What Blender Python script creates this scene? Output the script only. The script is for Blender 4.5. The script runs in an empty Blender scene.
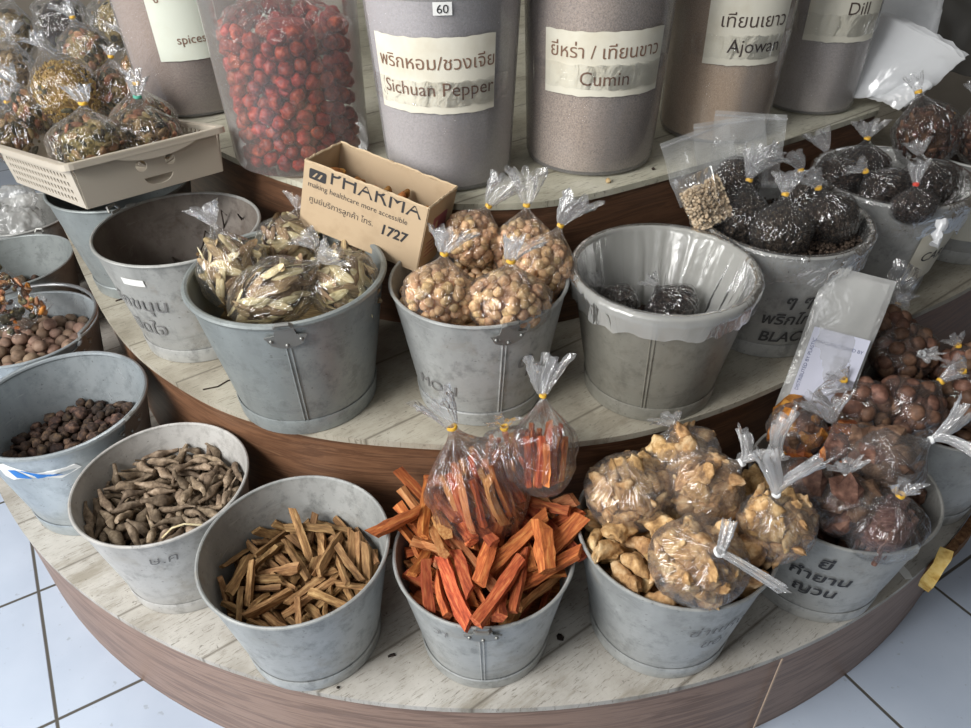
import bpy, bmesh, math, random
from mathutils import Vector, Matrix, Euler, noise
C = bpy.context.scene.collection
SCN = bpy.context.scene
# ------------------------------------------------------------------ camera, daylight, exposure
CAM_Z, PITCH, ROLL, FPX = 1.41, 0.6521, -0.0163, 744.46
cam = bpy.data.cameras.new('camera'); cam.sensor_width = 36; cam.lens = FPX/971*36; cam.clip_start = .02
camo = bpy.data.objects.new('camera', cam); C.objects.link(camo)
camo.matrix_world = Matrix.Translation((0, 0, CAM_Z)) @ Matrix.Rotation(math.pi/2-PITCH, 4, 'X') @ Matrix.Rotation(ROLL, 4, 'Z')
SCN.camera = camo
w = bpy.data.worlds.new('world'); SCN.world = w; w.use_nodes = True
bg = w.node_tree.nodes['Background']
_t = w.node_tree.nodes.new('ShaderNodeTexCoord'); _s = w.node_tree.nodes.new('ShaderNodeVectorMath'); _s.operation = 'DOT_PRODUCT'; _s.inputs[1].default_value = (-.78, -.55, .30)
_m = w.node_tree.nodes.new('ShaderNodeMath'); _m.operation = 'MULTIPLY_ADD'
_r = w.node_tree.nodes.new('ShaderNodeValToRGB')
w.node_tree.links.new(_t.outputs['Generated'], _s.inputs[0])
_m.inputs[1].default_value = .5; _m.inputs[2].default_value = .5          # the open shop front (left, behind the viewer) is bright, the interior dark
w.node_tree.links.new(_s.outputs['Value'], _m.inputs[0]); w.node_tree.links.new(_m.outputs[0], _r.inputs[0])
_r.color_ramp.elements[0].color = (.05, .048, .045, 1); _r.color_ramp.elements[0].position = .3
_r.color_ramp.elements[1].color = (.66, .68, .71, 1); _r.color_ramp.elements[1].position = .95
w.node_tree.links.new(_r.outputs[0], bg.inputs[0]); bg.inputs[1].default_value = .33

def area(name, loc, target, sx, sy, power, col):
    l = bpy.data.lights.new(name, 'AREA'); l.shape = 'RECTANGLE'; l.size = sx; l.size_y = sy; l.energy = power; l.color = col
    o = bpy.data.objects.new(name, l); C.objects.link(o); o.location = loc
    o.rotation_euler = (Vector(target)-Vector(loc)).to_track_quat('-Z', 'Y').to_euler()
    return o
area('daylight_shopfront', (-2.3, -.35, 2.15), (-.2, 1.0, .5), 1.3, 1.7, 108, (1.0, .99, .97))
area('film_glint_lamp', (-1.5, -.65, 2.45), (-.1, 1.1, .6), .5, .8, 32, (1.0, .99, .98))  # small bright lamp added to draw sharp glints on the plastic film
area('daylight_street', (-1.0, -1.9, 2.4), (.1, 1.2, .6), 1.6, .9, 14, (.97, .98, 1.0))
area('ceiling_tube', (-.5, 1.3, 3.1), (-.4, 1.3, .5), 1.3, .25, 12, (1, .96, .9))
VS = SCN.view_settings
SCN.display_settings.display_device = 'sRGB'
VS.view_transform = 'Standard'; VS.look = 'None'; VS.gamma = 1; VS.use_curve_mapping = False; VS.exposure = 0.0
SCN.cycles.transparent_max_bounces = 24
SCN.cycles.max_bounces = 8
# ------------------------------------------------------------------ helpers
def at(px, py, z):
    """the point at height z (above the floor) that the photograph shows at pixel px, py"""
    c, s = math.cos(ROLL), math.sin(ROLL)
    a, b = (px-485.5)/FPX, (py-364)/FPX
    u, v = c*a+s*b, -s*a+c*b
    D = Vector((u, math.cos(PITCH)-v*math.sin(PITCH), -math.sin(PITCH)-v*math.cos(PITCH)))
    return Vector((0, 0, CAM_Z)) + D*((CAM_Z-z)/-D.z)

def view(a, b, c):
    """a world direction from its look in the photo: a right, b up, c towards the viewer"""
    return (Vector((a, 0, 0))+b*Vector((0, math.sin(PITCH), math.cos(PITCH)))+c*Vector((0, -math.cos(PITCH), math.sin(PITCH)))).normalized()

def frame(z, x=(1, 0, 0)):
    z = Vector(z).normalized(); x = Vector(x); x = (x-z*x.dot(z))
    if x.length < 1e-3: x = Vector((0, 1, 0)); x = x-z*x.dot(z)
    x.normalize(); y = z.cross(x)
    return Matrix((x, y, z)).transposed().to_4x4()

class MB:
    def __init__(s): s.v = []; s.f = []; s.uv = {}; s.mi = []
    def add(s, v, f, M=None, mi=0):
        o = len(s.v)
        s.v += [tuple(M @ Vector(p)) for p in v] if M is not None else [tuple(p) for p in v]
        s.f += [tuple(i+o for i in q) for q in f]; s.mi += [mi]*len(f)
        return s
    def box(s, x0, x1, y0, y1, z0, z1, M=None, mi=0):
        v = [(x, y, z) for x in (x0, x1) for y in (y0, y1) for z in (z0, z1)]
        return s.add(v, [(0, 1, 3, 2), (4, 6, 7, 5), (0, 4, 5, 1), (2, 3, 7, 6), (0, 2, 6, 4), (1, 5, 7, 3)], M, mi)
    def lathe(s, prof, n=64, M=None, closed=False, mi=0):
        v = []; f = []; m = len(prof)
        for (r, z) in prof:
            for i in range(n):
                a = 2*math.pi*i/n; v.append((r*math.cos(a), r*math.sin(a), z))
        for j in range(m if closed else m-1):
            for i in range(n):
                a, b = j*n+i, j*n+(i+1) % n; c, d = ((j+1) % m)*n+(i+1) % n, ((j+1) % m)*n+i
                f.append((a, b, c, d))
        return s.add(v, f, M, mi)
    def tube(s, pts, r, n=8, M=None, closed=False, mi=0):
        pts = [Vector(p) for p in pts]; v = []; f = []; m = len(pts); px = None
        for j, p in enumerate(pts):
            t = (pts[(j+1) % m]-pts[j-1]) if closed else (pts[min(j+1, m-1)]-pts[max(j-1, 0)])
            F = frame(t, px if px is not None else ((0, 0, 1) if abs(t.normalized().z) < .9 else (1, 0, 0))); px = F.to_3x3().col[0]
            rr = r[j] if isinstance(r, (list, tuple)) else r
            for i in range(n):
                a = 2*math.pi*i/n; v.append(p+F.to_3x3() @ Vector((rr*math.cos(a), rr*math.sin(a), 0)))
        for j in range(m if closed else m-1):
            for i in range(n):
                a, b = j*n+i, j*n+(i+1) % n; c, d = ((j+1) % m)*n+(i+1) % n, ((j+1) % m)*n+i
                f.append((a, b, c, d))
        if not closed:
            f.append(tuple(reversed(range(n)))); f.append(tuple((m-1)*n+i for i in range(n)))
        return s.add(v, f, M, mi)
    def sphere(s, c, r, n=8, m=6, M=None, mi=0):
        v, f = blob_pts(r, r, r, n, m, 0)
        return s.add([(x+c[0], y+c[1], z+c[2]) for x, y, z in v], f, M, mi)
    def mesh(s, name, mats, smooth=True, angle=40):
        me = bpy.data.meshes.new(name); me.from_pydata(s.v, [], s.f)
        for m in (mats if isinstance(mats, (list, tuple)) else [mats]): me.materials.append(m)
        me.polygons.foreach_set('material_index', s.mi)
        if smooth:
            me.polygons.foreach_set('use_smooth', [True]*len(s.f))
            if angle < 180: me.set_sharp_from_angle(angle=math.radians(angle))
        me.update(); return me

def put(name, me, parent=None, M=None):
    o = bpy.data.objects.new(name, me); C.objects.link(o)
    if parent is not None: o.parent = parent
    if M is not None: o.matrix_local = M
    return o
def obj(name, mb, mat, parent=None, M=None, smooth=True, angle=40):
    return put(name, mb.mesh(name, mat, smooth, angle), parent, M)
def tag(o, label, cat, group=None, kind=None):
    if label: o['label'] = label
    if cat: o['category'] = cat
    if group: o['group'] = group
    if kind: o['kind'] = kind
    return o
def thing(name, M, label, cat, group=None):
    o = bpy.data.objects.new(name, None); C.objects.link(o); o.empty_display_size = .05
    o.matrix_world = M if isinstance(M, Matrix) else Matrix.Translation(M)
    return tag(o, label, cat, group)

# ------------------------------------------------------------------ materials
def lin(h):
    h = h.lstrip('#'); c = [int(h[i:i+2], 16)/255 for i in (0, 2, 4)]
    return tuple((x/12.92 if x <= .04045 else ((x+.055)/1.055)**2.4) for x in c)+(1,)
class NT:
    def __init__(s, name):
        s.m = bpy.data.materials.new(name); s.m.use_nodes = True; s.t = s.m.node_tree; s.p = s.t.nodes['Principled BSDF']; s.out = s.t.nodes['Material Output']
    def n(s, typ, **kw):
        x = s.t.nodes.new(typ)
        for k, v in kw.items():
            if k in x.inputs.keys(): x.inputs[k].default_value = v
            else: setattr(x, k, v)
        return x
    def l(s, a, b): s.t.links.new(a, b)
    def noise(s, scale, detail=4, rough=.55, vec=None, stretch=None, coord='Object', dist=0):
        tc = s.n('ShaderNodeTexCoord'); src = tc.outputs[coord]
        if stretch and len(stretch) > 3:
            vr = s.n('ShaderNodeVectorRotate', rotation_type='Z_AXIS'); vr.inputs['Angle'].default_value = stretch[3]; s.l(src, vr.inputs[0]); src = vr.outputs[0]
        if stretch:
            mp = s.n('ShaderNodeMapping'); mp.inputs['Scale'].default_value = stretch[:3]
            s.l(src, mp.inputs[0]); src = mp.outputs[0]
        x = s.n('ShaderNodeTexNoise'); x.inputs['Scale'].default_value = scale; x.inputs['Detail'].default_value = detail; x.inputs['Roughness'].default_value = rough
        x.inputs['Distortion'].default_value = dist
        s.l(src, x.inputs['Vector']); return x.outputs[0]
    def ramp(s, fac, stops):
        r = s.n('ShaderNodeValToRGB'); e = r.color_ramp.elements
        while len(e) < len(stops): e.new(.5)
        for q, (p, c) in zip(e, stops): q.position = p; q.color = lin(c) if isinstance(c, str) else (c, c, c, 1)
        s.l(fac, r.inputs[0]); return r.outputs[0]
    def mix(s, fac, a, b, mode='MIX'):
        x = s.n('ShaderNodeMix', data_type='RGBA', blend_type=mode)
        for sock, val in ((x.inputs['Factor'], fac), (x.inputs[6], a), (x.inputs[7], b)):
            if hasattr(val, 'links') or isinstance(val, bpy.types.NodeSocket): s.l(val, sock)
            elif isinstance(val, str): sock.default_value = lin(val)
            else: sock.default_value = val
        return x.outputs[2]
    def bump(s, h, strength=.3, dist=.002):
        b = s.n('ShaderNodeBump'); b.inputs['Strength'].default_value = strength; b.inputs['Distance'].default_value = dist
        s.l(h, b.inputs['Height']); s.l(b.outputs[0], s.p.inputs['Normal']); return b
    def fin(s, col=None, rough=.5, metal=0, spec=.5):
        if col is not None:
            if isinstance(col, str): s.p.inputs['Base Color'].default_value = lin(col)
            else: s.l(col, s.p.inputs['Base Color'])
        s.p.inputs['Roughness'].default_value = rough; s.p.inputs['Metallic'].default_value = metal
        s.p.inputs['Specular IOR Level'].default_value = spec
        return s.m

def natural(name, cols, scale=60, rough=.75, bump=.5, dist=.002, stretch=None, var=.35, spec=.3, detail=4, hue=.014):
    """mottled natural matter; every piece a little different"""
    t = NT(name); nz = t.noise(scale, detail, .6, stretch=stretch)
    k = len(cols); c = t.ramp(nz, [(.3+.4*i/max(1, k-1), q) for i, q in enumerate(cols)])
    oi = t.n('ShaderNodeObjectInfo'); h = t.n('ShaderNodeHueSaturation')
    ma = t.n('ShaderNodeMath', operation='MULTIPLY_ADD'); t.l(oi.outputs['Random'], ma.inputs[0]); ma.inputs[1].default_value = var*2; ma.inputs[2].default_value = 1-var
    t.l(ma.outputs[0], h.inputs['Value']); t.l(c, h.inputs['Color'])
    m2 = t.n('ShaderNodeMath', operation='MULTIPLY_ADD'); m3 = t.n('ShaderNodeMath', operation='FRACT'); m4 = t.n('ShaderNodeMath', operation='MULTIPLY'); m4.inputs[1].default_value = 17.3
    t.l(oi.outputs['Random'], m4.inputs[0]); t.l(m4.outputs[0], m3.inputs[0]); t.l(m3.outputs[0], m2.inputs[0]); m2.inputs[1].default_value = hue*2; m2.inputs[2].default_value = .5-hue
    t.l(m2.outputs[0], h.inputs['Hue'])
    if bump: t.bump(nz, bump, dist)
    return t.fin(h.outputs[0], rough, 0, spec)

def galvanised(name, base, dark, light, rust=None, rough=.45, metal=.35):
    t = NT(name)
    a = t.noise(5, 5, .6, stretch=(1, 1, .55)); b = t.noise(34, 6, .7, stretch=(1, 1, .8)); d = t.noise(90, 3, .6, stretch=(.25, .25, 3))
    c = t.ramp(a, [(.3, dark), (.5, base), (.72, light)])
    c = t.mix(t.ramp(b, [(.50, 0.), (.68, .75)]), c, dark)
    e = t.noise(16, 7, .75, stretch=(1, 1, 1.6), dist=.6); c = t.mix(t.ramp(e, [(.55, 0.), (.66, .5)]), c, dark); c = t.mix(t.ramp(e, [(.30, .45), (.42, 0.)]), c, light)
    g = t.noise(150, 2, .6); c = t.mix(t.ramp(g, [(.66, 0.), (.74, .5)]), c, '#56534e')
    c = t.mix(t.ramp(d, [(.62, 0.), (.75, .4)]), c, light)
    if rust: c = t.mix(t.ramp(t.noise(11, 6, .7), [(.56, 0.), (.75, .7)]), c, rust)
    rr = t.ramp(a, [(.3, rough+.1), (.7, rough-.1)]); t.l(rr, t.p.inputs['Roughness'])
    t.bump(b, .12, .002)
    m = t.fin(c, rough, metal); t.l(rr, t.p.inputs['Roughness']); return m

def plain(name, col, rough=.5, metal=0, spec=.5): return NT(name).fin(col, rough, metal, spec)

def film(name, haze=.05, col=(1, 1, 1), gloss=1.0, bumps=.5, rough=.07, scale=55, edge=.45, stretch=(1, 1, .32), radial=False):
    """thin clear plastic: see-through, a sharp sheen, a little haze that thickens towards its edges"""
    t = NT(name)
    tr = t.n('ShaderNodeBsdfTransparent'); tr.inputs[0].default_value = (.97, .97, .97, 1)
    gl = t.n('ShaderNodeBsdfGlossy'); gl.inputs['Roughness'].default_value = rough; gl.inputs['Color'].default_value = (gloss, gloss, gloss, 1)
    df = t.n('ShaderNodeBsdfTranslucent'); df2 = t.n('ShaderNodeBsdfDiffuse')
    df.inputs['Color'].default_value = col+(1,); df2.inputs['Color'].default_value = col+(1,)
    dm = t.n('ShaderNodeMixShader'); dm.inputs[0].default_value = .65; t.l(df.outputs[0], dm.inputs[1]); t.l(df2.outputs[0], dm.inputs[2])
    b = t.n('ShaderNodeBump'); b.inputs['Strength'].default_value = bumps; b.inputs['Distance'].default_value = .004
    if radial:       # creases run along the bag and gather at its tie
        tc = t.n('ShaderNodeTexCoord'); sp = t.n('ShaderNodeSeparateXYZ'); t.l(tc.outputs['Object'], sp.inputs[0])
        an = t.n('ShaderNodeMath', operation='ARCTAN2'); t.l(sp.outputs['Y'], an.inputs[0]); t.l(sp.outputs['X'], an.inputs[1])
        cb = t.n('ShaderNodeCombineXYZ'); mu = t.n('ShaderNodeMath', operation='MULTIPLY'); mu.inputs[1].default_value = 3.2; t.l(an.outputs[0], mu.inputs[0])
        mz = t.n('ShaderNodeMath', operation='MULTIPLY'); mz.inputs[1].default_value = 16; t.l(sp.outputs['Z'], mz.inputs[0])
        t.l(mu.outputs[0], cb.inputs[0]); t.l(mz.outputs[0], cb.inputs[1])
        x = t.n('ShaderNodeTexNoise'); x.inputs['Scale'].default_value = 1.6; x.inputs['Detail'].default_value = 3; x.inputs['Distortion'].default_value = .7; t.l(cb.outputs[0], x.inputs['Vector'])
        t.l(x.outputs[0], b.inputs['Height']); b.inputs['Distance'].default_value = .012
    else:
        nz = t.noise(scale, 3, .55, stretch=stretch, dist=1.1); t.l(nz, b.inputs['Height'])
    t.l(b.outputs[0], gl.inputs['Normal'])
    lw = t.n('ShaderNodeLayerWeight'); lw.inputs['Blend'].default_value = .18; t.l(b.outputs[0], lw.inputs['Normal'])
    lw2 = t.n('ShaderNodeLayerWeight'); lw2.inputs['Blend'].default_value = .3
    f1 = t.n('ShaderNodeMath', operation='MULTIPLY_ADD'); t.l(lw2.outputs['Facing'], f1.inputs[0]); f1.inputs[1].default_value = edge*.5; f1.inputs[2].default_value = haze
    m1 = t.n('ShaderNodeMixShader'); t.l(f1.outputs[0], m1.inputs[0]); t.l(tr.outputs[0], m1.inputs[1]); t.l(dm.outputs[0], m1.inputs[2])
    f2 = t.n('ShaderNodeMath', operation='MULTIPLY_ADD'); t.l(lw.outputs['Fresnel'], f2.inputs[0]); f2.inputs[1].default_value = .8; f2.inputs[2].default_value = .06
    f2.use_clamp = True
    m2 = t.n('ShaderNodeMixShader'); t.l(f2.outputs[0], m2.inputs[0]); t.l(m1.outputs[0], m2.inputs[1]); t.l(gl.outputs[0], m2.inputs[2])
    t.l(m2.outputs[0], t.out.inputs[0]); return t.m

M = {}
M['galv_blue'] = galvanised('galvanised_bluish', '#8f9594', '#797e7d', '#a8adac')
M['galv_pale'] = galvanised('galvanised_pale', '#b5b3af', '#918f8b', '#cac9c5', '#9c9384', .55, .15)
M['galv_grey'] = galvanised('galvanised_grey', '#a5a7a5', '#808280', '#bdbfbd', '#8f8778', .5, .25)
M['galv_olive'] = galvanised('galvanised_dull', '#8b897f', '#706e65', '#9d9b91', '#8a8478', .45, .3)
M['galv_worn'] = galvanised('galvanised_worn', '#a6a6a2', '#7f807d', '#bdbdb9', '#998f80', .5, .25)
M['galv_bright'] = galvanised('galvanised_bright', '#a8b0b4', '#8e969b', '#c0c7ca', None, .35, .5)
M['galv_rusty'] = galvanised('galvanised_rusty', '#7a726a', '#5a5049', '#948c84', '#5d4838', .65, .1)
M['rivet'] = plain('bracket_steel', '#8e8e8a', .4, .6)
M['wire'] = plain('wire_steel', '#a7a9aa', .35, .8)
M['film'] = film('clear_film', .006, bumps=1, edge=.16, rough=.05, radial=True)
M['film_hazy'] = film('hazy_film', .04, bumps=1, rough=.07, edge=.26, scale=45, radial=True)
M['film_milky'] = film('milky_film', .30, (.90, .90, .87), .9, .6, .15, 40, .5)
M['film_stack'] = film('stacked_film', .62, (.93, .95, .97), 1, .7, .14, 25, .3)
M['film_white'] = film('gathered_film', .13, (.97, .98, 1), 1, 1, .09, 80, .42)
M['film_ribbon'] = film('white_ribbon_film', .24, (.96, .97, .98), 1, 1, .1, 80, .5)
M['film_zip'] = film('zip_bag_film', .12, (.93, .95, .94), 1, 1, .1, 24, .35)
M['liner'] = film('liner_film', .30, (.93, .94, .92), .8, 1, .2, 24, .45)
M['tie_yellow'] = plain('yellow_rubber_band', '#d6a838', .45)
M['tie_red'] = plain('red_rubber_band', '#c8402f', .45)
M['tie_white'] = plain('white_twist', '#e6e8e8', .35)
M['tie_green'] = plain('green_rubber_band', '#4fa08a', .45)
M['root'] = natural('dried_root', ['#4a3e34', '#7b6a57', '#a69480'], 80, .85, .8, .002, None, .3, .3, 4, .005)
M['stick'] = natural('split_wood', ['#5e442b', '#8d6a45', '#b49366'], 30, .8, .5, .002, (1, 7, 7), .3, .3, 4, .006)
M['redstick'] = natural('red_split_wood', ['#733720', '#a4562f', '#c07c48'], 30, .8, .6, .002, (1, 8, 8), .34, .3, 4, .012)
M['redstick_pale'] = natural('pale_red_split_wood', ['#8f5635', '#b57a4c', '#c99a6a'], 30, .75, .5, .002, (1, 8, 8), .25)
M['pod'] = natural('dark_pod', ['#1e1714', '#3f3029', '#66503f'], 90, .75, .6, .002, None, .5)
M['nutmeg'] = natural('brown_nutmeg', ['#58463a', '#7c6555', '#957f6d'], 40, .7, .3, .002, None, .25)
M['bignut'] = natural('red_brown_nut', ['#3a261d', '#634839', '#8d6c5a'], 35, .6, .3, .002, None, .25)
M['galangal'] = natural('dried_galangal', ['#6d5036', '#b08b5e', '#d8bc92'], 55, .85, .8, .004, None, .22, .3, 4, .006)
M['soapnut'] = natural('pale_nut', ['#94704e', '#cba77d', '#e6cda8'], 80, .65, .5, .002, None, .22)
M['chunk'] = natural('brown_resin_chunk', ['#38241a', '#62483a', '#8c6d59'], 45, .7, .6, .003, None, .3)
M['amber'] = natural('amber_chunk', ['#6b3c16', '#a8642a', '#cf9348'], 60, .6, .5, .003, None, .3)
M['slice_pale'] = natural('pale_root_slice', ['#bba87c', '#d3c59b', '#e3d9ba'], 50, .75, .3, .001, (1, 5, 1), .14, .3, 4, .006)
M['slice_brown'] = natural('brown_root_slice', ['#6f5b46', '#957e5e', '#b8a27d'], 50, .8, .4, .001, (1, 5, 1), .25)
M['quill'] = natural('bark_quill', ['#46302a', '#6f5148', '#94756a'], 40, .75, .5, .002, (1, 6, 6), .3)
M['shred'] = natural('shredded_bark', ['#2c1a13', '#523627', '#74503d'], 60, .85, .5, .002, None, .35)
M['pepper'] = natural('peppercorn', ['#120d0c', '#32271f', '#66564a'], 160, .7, .5, .001, None, .3)
M['darkseed'] = natural('dark_seed', ['#0e0b0a', '#2a211c', '#54453b'], 160, .6, .5, .001, None, .3)
M['whitepepper'] = natural('white_peppercorn', ['#b39d7a', '#d3c2a0', '#e5d9be'], 150, .7, .4, .001, None, .15)
M['mustard'] = natural('golden_seed', ['#6e5128', '#9b783f', '#c2a163'], 200, .7, .5, .001, None, .2)
M['herb'] = natural('mixed_herb_chip', ['#5d5138', '#8b7650', '#b8a57d'], 90, .85, .5, .002, None, .6)
M['herb_dark'] = natural('dark_herb_leaf', ['#2c2a22', '#4a4636', '#6f6850'], 90, .85, .5, .002, None, .5)
M['herb_red'] = natural('red_herb_chip', ['#6a432f', '#986b4a', '#c49f7a'], 90, .8, .5, .002, None, .45)
M['jujube'] = natural('red_date', ['#50130d', '#8d291c', '#b84f36'], 90, .45, .8, .003, None, .28, .4, 4, .008)
M['twig'] = natural('dark_twig', ['#15110e', '#2a221d', '#453930'], 60, .9, .4)
M['ink'] = plain('black_marker', '#2c2b2d', .6)
M['ink_faded'] = plain('faded_marker', '#767574', .7)
M['ink_brown'] = plain('brown_print', '#7d5f4c', .7)
M['ink_dark'] = plain('dark_brown_print', '#4d3f38', .7)
M['ink_blue'] = plain('navy_print', '#33406f', .7)
M['teal'] = plain('teal_plastic', '#1f9c9c', .4)
M['herb_core'] = natural('chopped_herb_mass', ['#2a251b', '#655638', '#a08a5c', '#574a33'], 150, .9, 1, .004, None, .2)
M['shadow_pile'] = natural('pile_shade', ['#1b1410', '#2a211a', '#3a2e24'], 60, .9, .5)  # near-black browns put the shade between the pieces into the colour
def paperish(name, base, stain, sc=9):
    t = NT(name); c = t.mix(t.ramp(t.noise(sc, 5, .6), [(.5, 0.), (.8, .55)]), base, stain)
    t.bump(t.noise(60, 3), .1, .001); return t.fin(c, .7, 0, .25)
M['label'] = paperish('old_paper_label', '#dcd8c8', '#b7a888')
M['label_new'] = paperish('paper_label', '#d8ddd0', '#c7c6b0')
M['sticker'] = plain('white_sticker', '#e2e2de', .5)
M['sticker_blue'] = plain('blue_print', '#2478c8', .5)
M['paper_header'] = paperish('lavender_paper', '#c6c8d6', '#b3b4c6')
M['card'] = paperish('corrugated_board', '#b8a285', '#a18a6d', 25)
M['card_in'] = paperish('board_inside', '#a68e72', '#8c745a', 18)
M['card_edge'] = paperish('torn_board_edge', '#c9b393', '#8c7252', 120)
M['basket'] = NT('beige_plastic').fin('#b7ae9f', .42)

# ------------------------------------------------------------------ the setting
def tile_mat():
    t = NT('white_floor_tile'); tc = t.n('ShaderNodeTexCoord')
    mp = t.n('ShaderNodeMapping'); mp.inputs['Location'].default_value = (.84, -.735, 0)
    t.l(tc.outputs['Object'], mp.inputs[0])
    r = t.n('ShaderNodeVectorRotate', rotation_type='Z_AXIS'); r.inputs['Angle'].default_value = math.radians(-30.4); t.l(mp.outputs[0], r.inputs[0])
    sp = t.n('ShaderNodeSeparateXYZ'); t.l(r.outputs[0], sp.inputs[0]); ds = []
    for ax in ('X', 'Y'):
        d = t.n('ShaderNodeMath', operation='DIVIDE'); t.l(sp.outputs[ax], d.inputs[0]); d.inputs[1].default_value = .343
        pp = t.n('ShaderNodeMath', operation='PINGPONG'); t.l(d.outputs[0], pp.inputs[0]); pp.inputs[1].default_value = .5; ds.append(pp)
    mn = t.n('ShaderNodeMath', operation='MINIMUM'); t.l(ds[0].outputs[0], mn.inputs[0]); t.l(ds[1].outputs[0], mn.inputs[1])
    tile = t.mix(t.ramp(t.noise(3, 4), [(.35, 0.), (.7, 1.)]), '#abb7c8', '#bcc7d6')
    tile = t.mix(t.ramp(t.noise(60, 2), [(.68, 0.), (.74, .5)]), tile, '#8f959d')
    g = t.ramp(mn.outputs[0], [(.0, 1.), (.0075, 1.), (.0105, 0.)])
    c = t.mix(g, tile, '#55524c')
    inv = t.n('ShaderNodeMath', operation='SUBTRACT'); inv.inputs[0].default_value = 1; t.l(g, inv.inputs[1]); t.bump(inv.outputs[0], .5, .003)
    return t.fin(c, .22, 0, .5)
f = MB(); f.add([(-4, -3, 0), (4, -3, 0), (4, 4, 0), (-4, 4, 0)], [(0, 1, 2, 3)])
tag(obj('floor', f, tile_mat(), None, None, False), 'white glazed floor tiles with dark grout', 'floor', kind='structure')
f = MB().box(-4, 4, 3.6, 3.7, 0, 3.2)
tag(obj('wall_back', f, paperish('dim_plaster', '#7f776b', '#5c554b', 3)), 'dim wall behind the stand', 'wall', kind='structure')
f = MB().box(3.0, 3.1, -.5, 3.6, 0, 3.2)
tag(obj('wall_right', f, paperish('dark_plaster', '#5f584f', '#463f38', 3)), 'dark wall to the right of the stand', 'wall', kind='structure')

# ---- the three-tier display stand
def top_mat(name, base, light, dark):
    t = NT(name)
    a = t.noise(6, 6, .65); sc = t.noise(30, 8, .75, stretch=(1.2, 8, 1, -.62)); st = t.noise(4.2, 7, .7, stretch=(1, 4, 1, -.62)); sp = t.noise(120, 3, .6)
    c = t.ramp(a, [(.32, dark), (.5, base), (.68, light)])
    c = t.mix(t.ramp(sc, [(.55, 0.), (.64, .75)]), c, '#6d675c')
    s2 = t.noise(70, 6, .7, stretch=(.6, 5, 1, -.62)); c = t.mix(t.ramp(s2, [(.6, 0.), (.68, .7)]), c, '#5d564b')
    c = t.mix(t.ramp(st, [(.54, 0.), (.68, .7)]), c, '#827a6a')
    c = t.mix(t.ramp(sp, [(.66, 0.), (.74, .6)]), c, '#4c463d')
    # board joints run obliquely across the top
    tc = t.n('ShaderNodeTexCoord'); r = t.n('ShaderNodeVectorRotate', rotation_type='Z_AXIS'); r.inputs['Angle'].default_value = -.62; t.l(tc.outputs['Object'], r.inputs[0])
    sep = t.n('ShaderNodeSeparateXYZ'); t.l(r.outputs[0], sep.inputs[0])
    d = t.n('ShaderNodeMath', operation='PINGPONG'); t.l(sep.outputs['Y'], d.inputs[0]); d.inputs[1].default_value = .085
    c = t.mix(t.ramp(d.outputs[0], [(0., .8), (.0015, .8), (.0035, 0.)]), c, '#5a5246')
    t.bump(sc, .25, .002); return t.fin(c, .55, 0, .35)
def wood_mat(name, cols):
    t = NT(name); u = t.noise(7, 7, .62, stretch=(.7, 9, 1), coord='UV', dist=.9); v = t.noise(40, 4, .6, stretch=(.25, 12, 1), coord='UV')
    c = t.ramp(u, [(.28, cols[0]), (.45, cols[1]), (.55, cols[0]), (.72, cols[2])])
    c = t.mix(t.ramp(v, [(.5, 0.), (.75, .5)]), c, cols[3])
    t.bump(v, .08, .001); return t.fin(c, .42, 0, .45)
def arc(cx, cy, r, a0, a1, n):
    return [(cx+r*math.cos(math.radians(a0+(a1-a0)*i/n)), cy+r*math.sin(math.radians(a0+(a1-a0)*i/n))) for i in range(n+1)]
def smooth(pts, n=6):
    out = []
    for i in range(len(pts)-1):
        p0, p1, p2, p3 = pts[max(i-1, 0)], pts[i], pts[i+1], pts[min(i+2, len(pts)-1)]
        for j in range(n):
            t = j/n
            out.append(tuple(.5*((2*b)+(-a+c)*t+(2*a-5*b+4*c-d)*t*t+(-a+3*b-3*c+d)*t**3) for a, b, c, d in zip(p0, p1, p2, p3)))
    return out+[pts[-1]]
Z1, Z2, Z3 = .263, .569, .838
K3 = 1.0692
OUT1 = [(-1.66, 3.0), (-1.56, 2.2), (-1.42, 1.76)]+arc(.015, 1.959, 1.355, 201, 362, 84)+[(1.4, 2.4), (1.4, 3.0)]
OUT2 = [(-1.33, 3.0)]+smooth([(-1.30, 2.4), (-1.16, 1.90), (-1.0, 1.62), (-.812, 1.33), (-.675, 1.16), (-.53, 1.036), (-.405, .963), (-.262, .914), (-.1, .889), (.02, .883), (.125, .886), (.245, .907), (.378, .955), (.525, 1.03), (.70, 1.14), (.86, 1.24), (1.04, 1.35), (1.3, 1.55)])+[(1.38, 1.8), (1.38, 3.0)]
OUT3 = [(-1.02, 3.0)]+smooth([(x*K3, y*K3) for x, y in ((-.93, 2.2), (-.80, 1.80), (-.64, 1.545), (-.497, 1.382), (-.341, 1.25), (-.20, 1.172), (-.05, 1.139), (.07, 1.137), (.165, 1.161), (.277, 1.217), (.40, 1.287), (.586, 1.396), (.834, 1.557))])+[(1.06, 1.98), (1.07, 3.0)]
stand = thing('display_stand', Matrix.Identity(4), 'curved three-tier wooden display stand with worn cream tops and brown wood-grain fronts', 'display stand')
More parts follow.
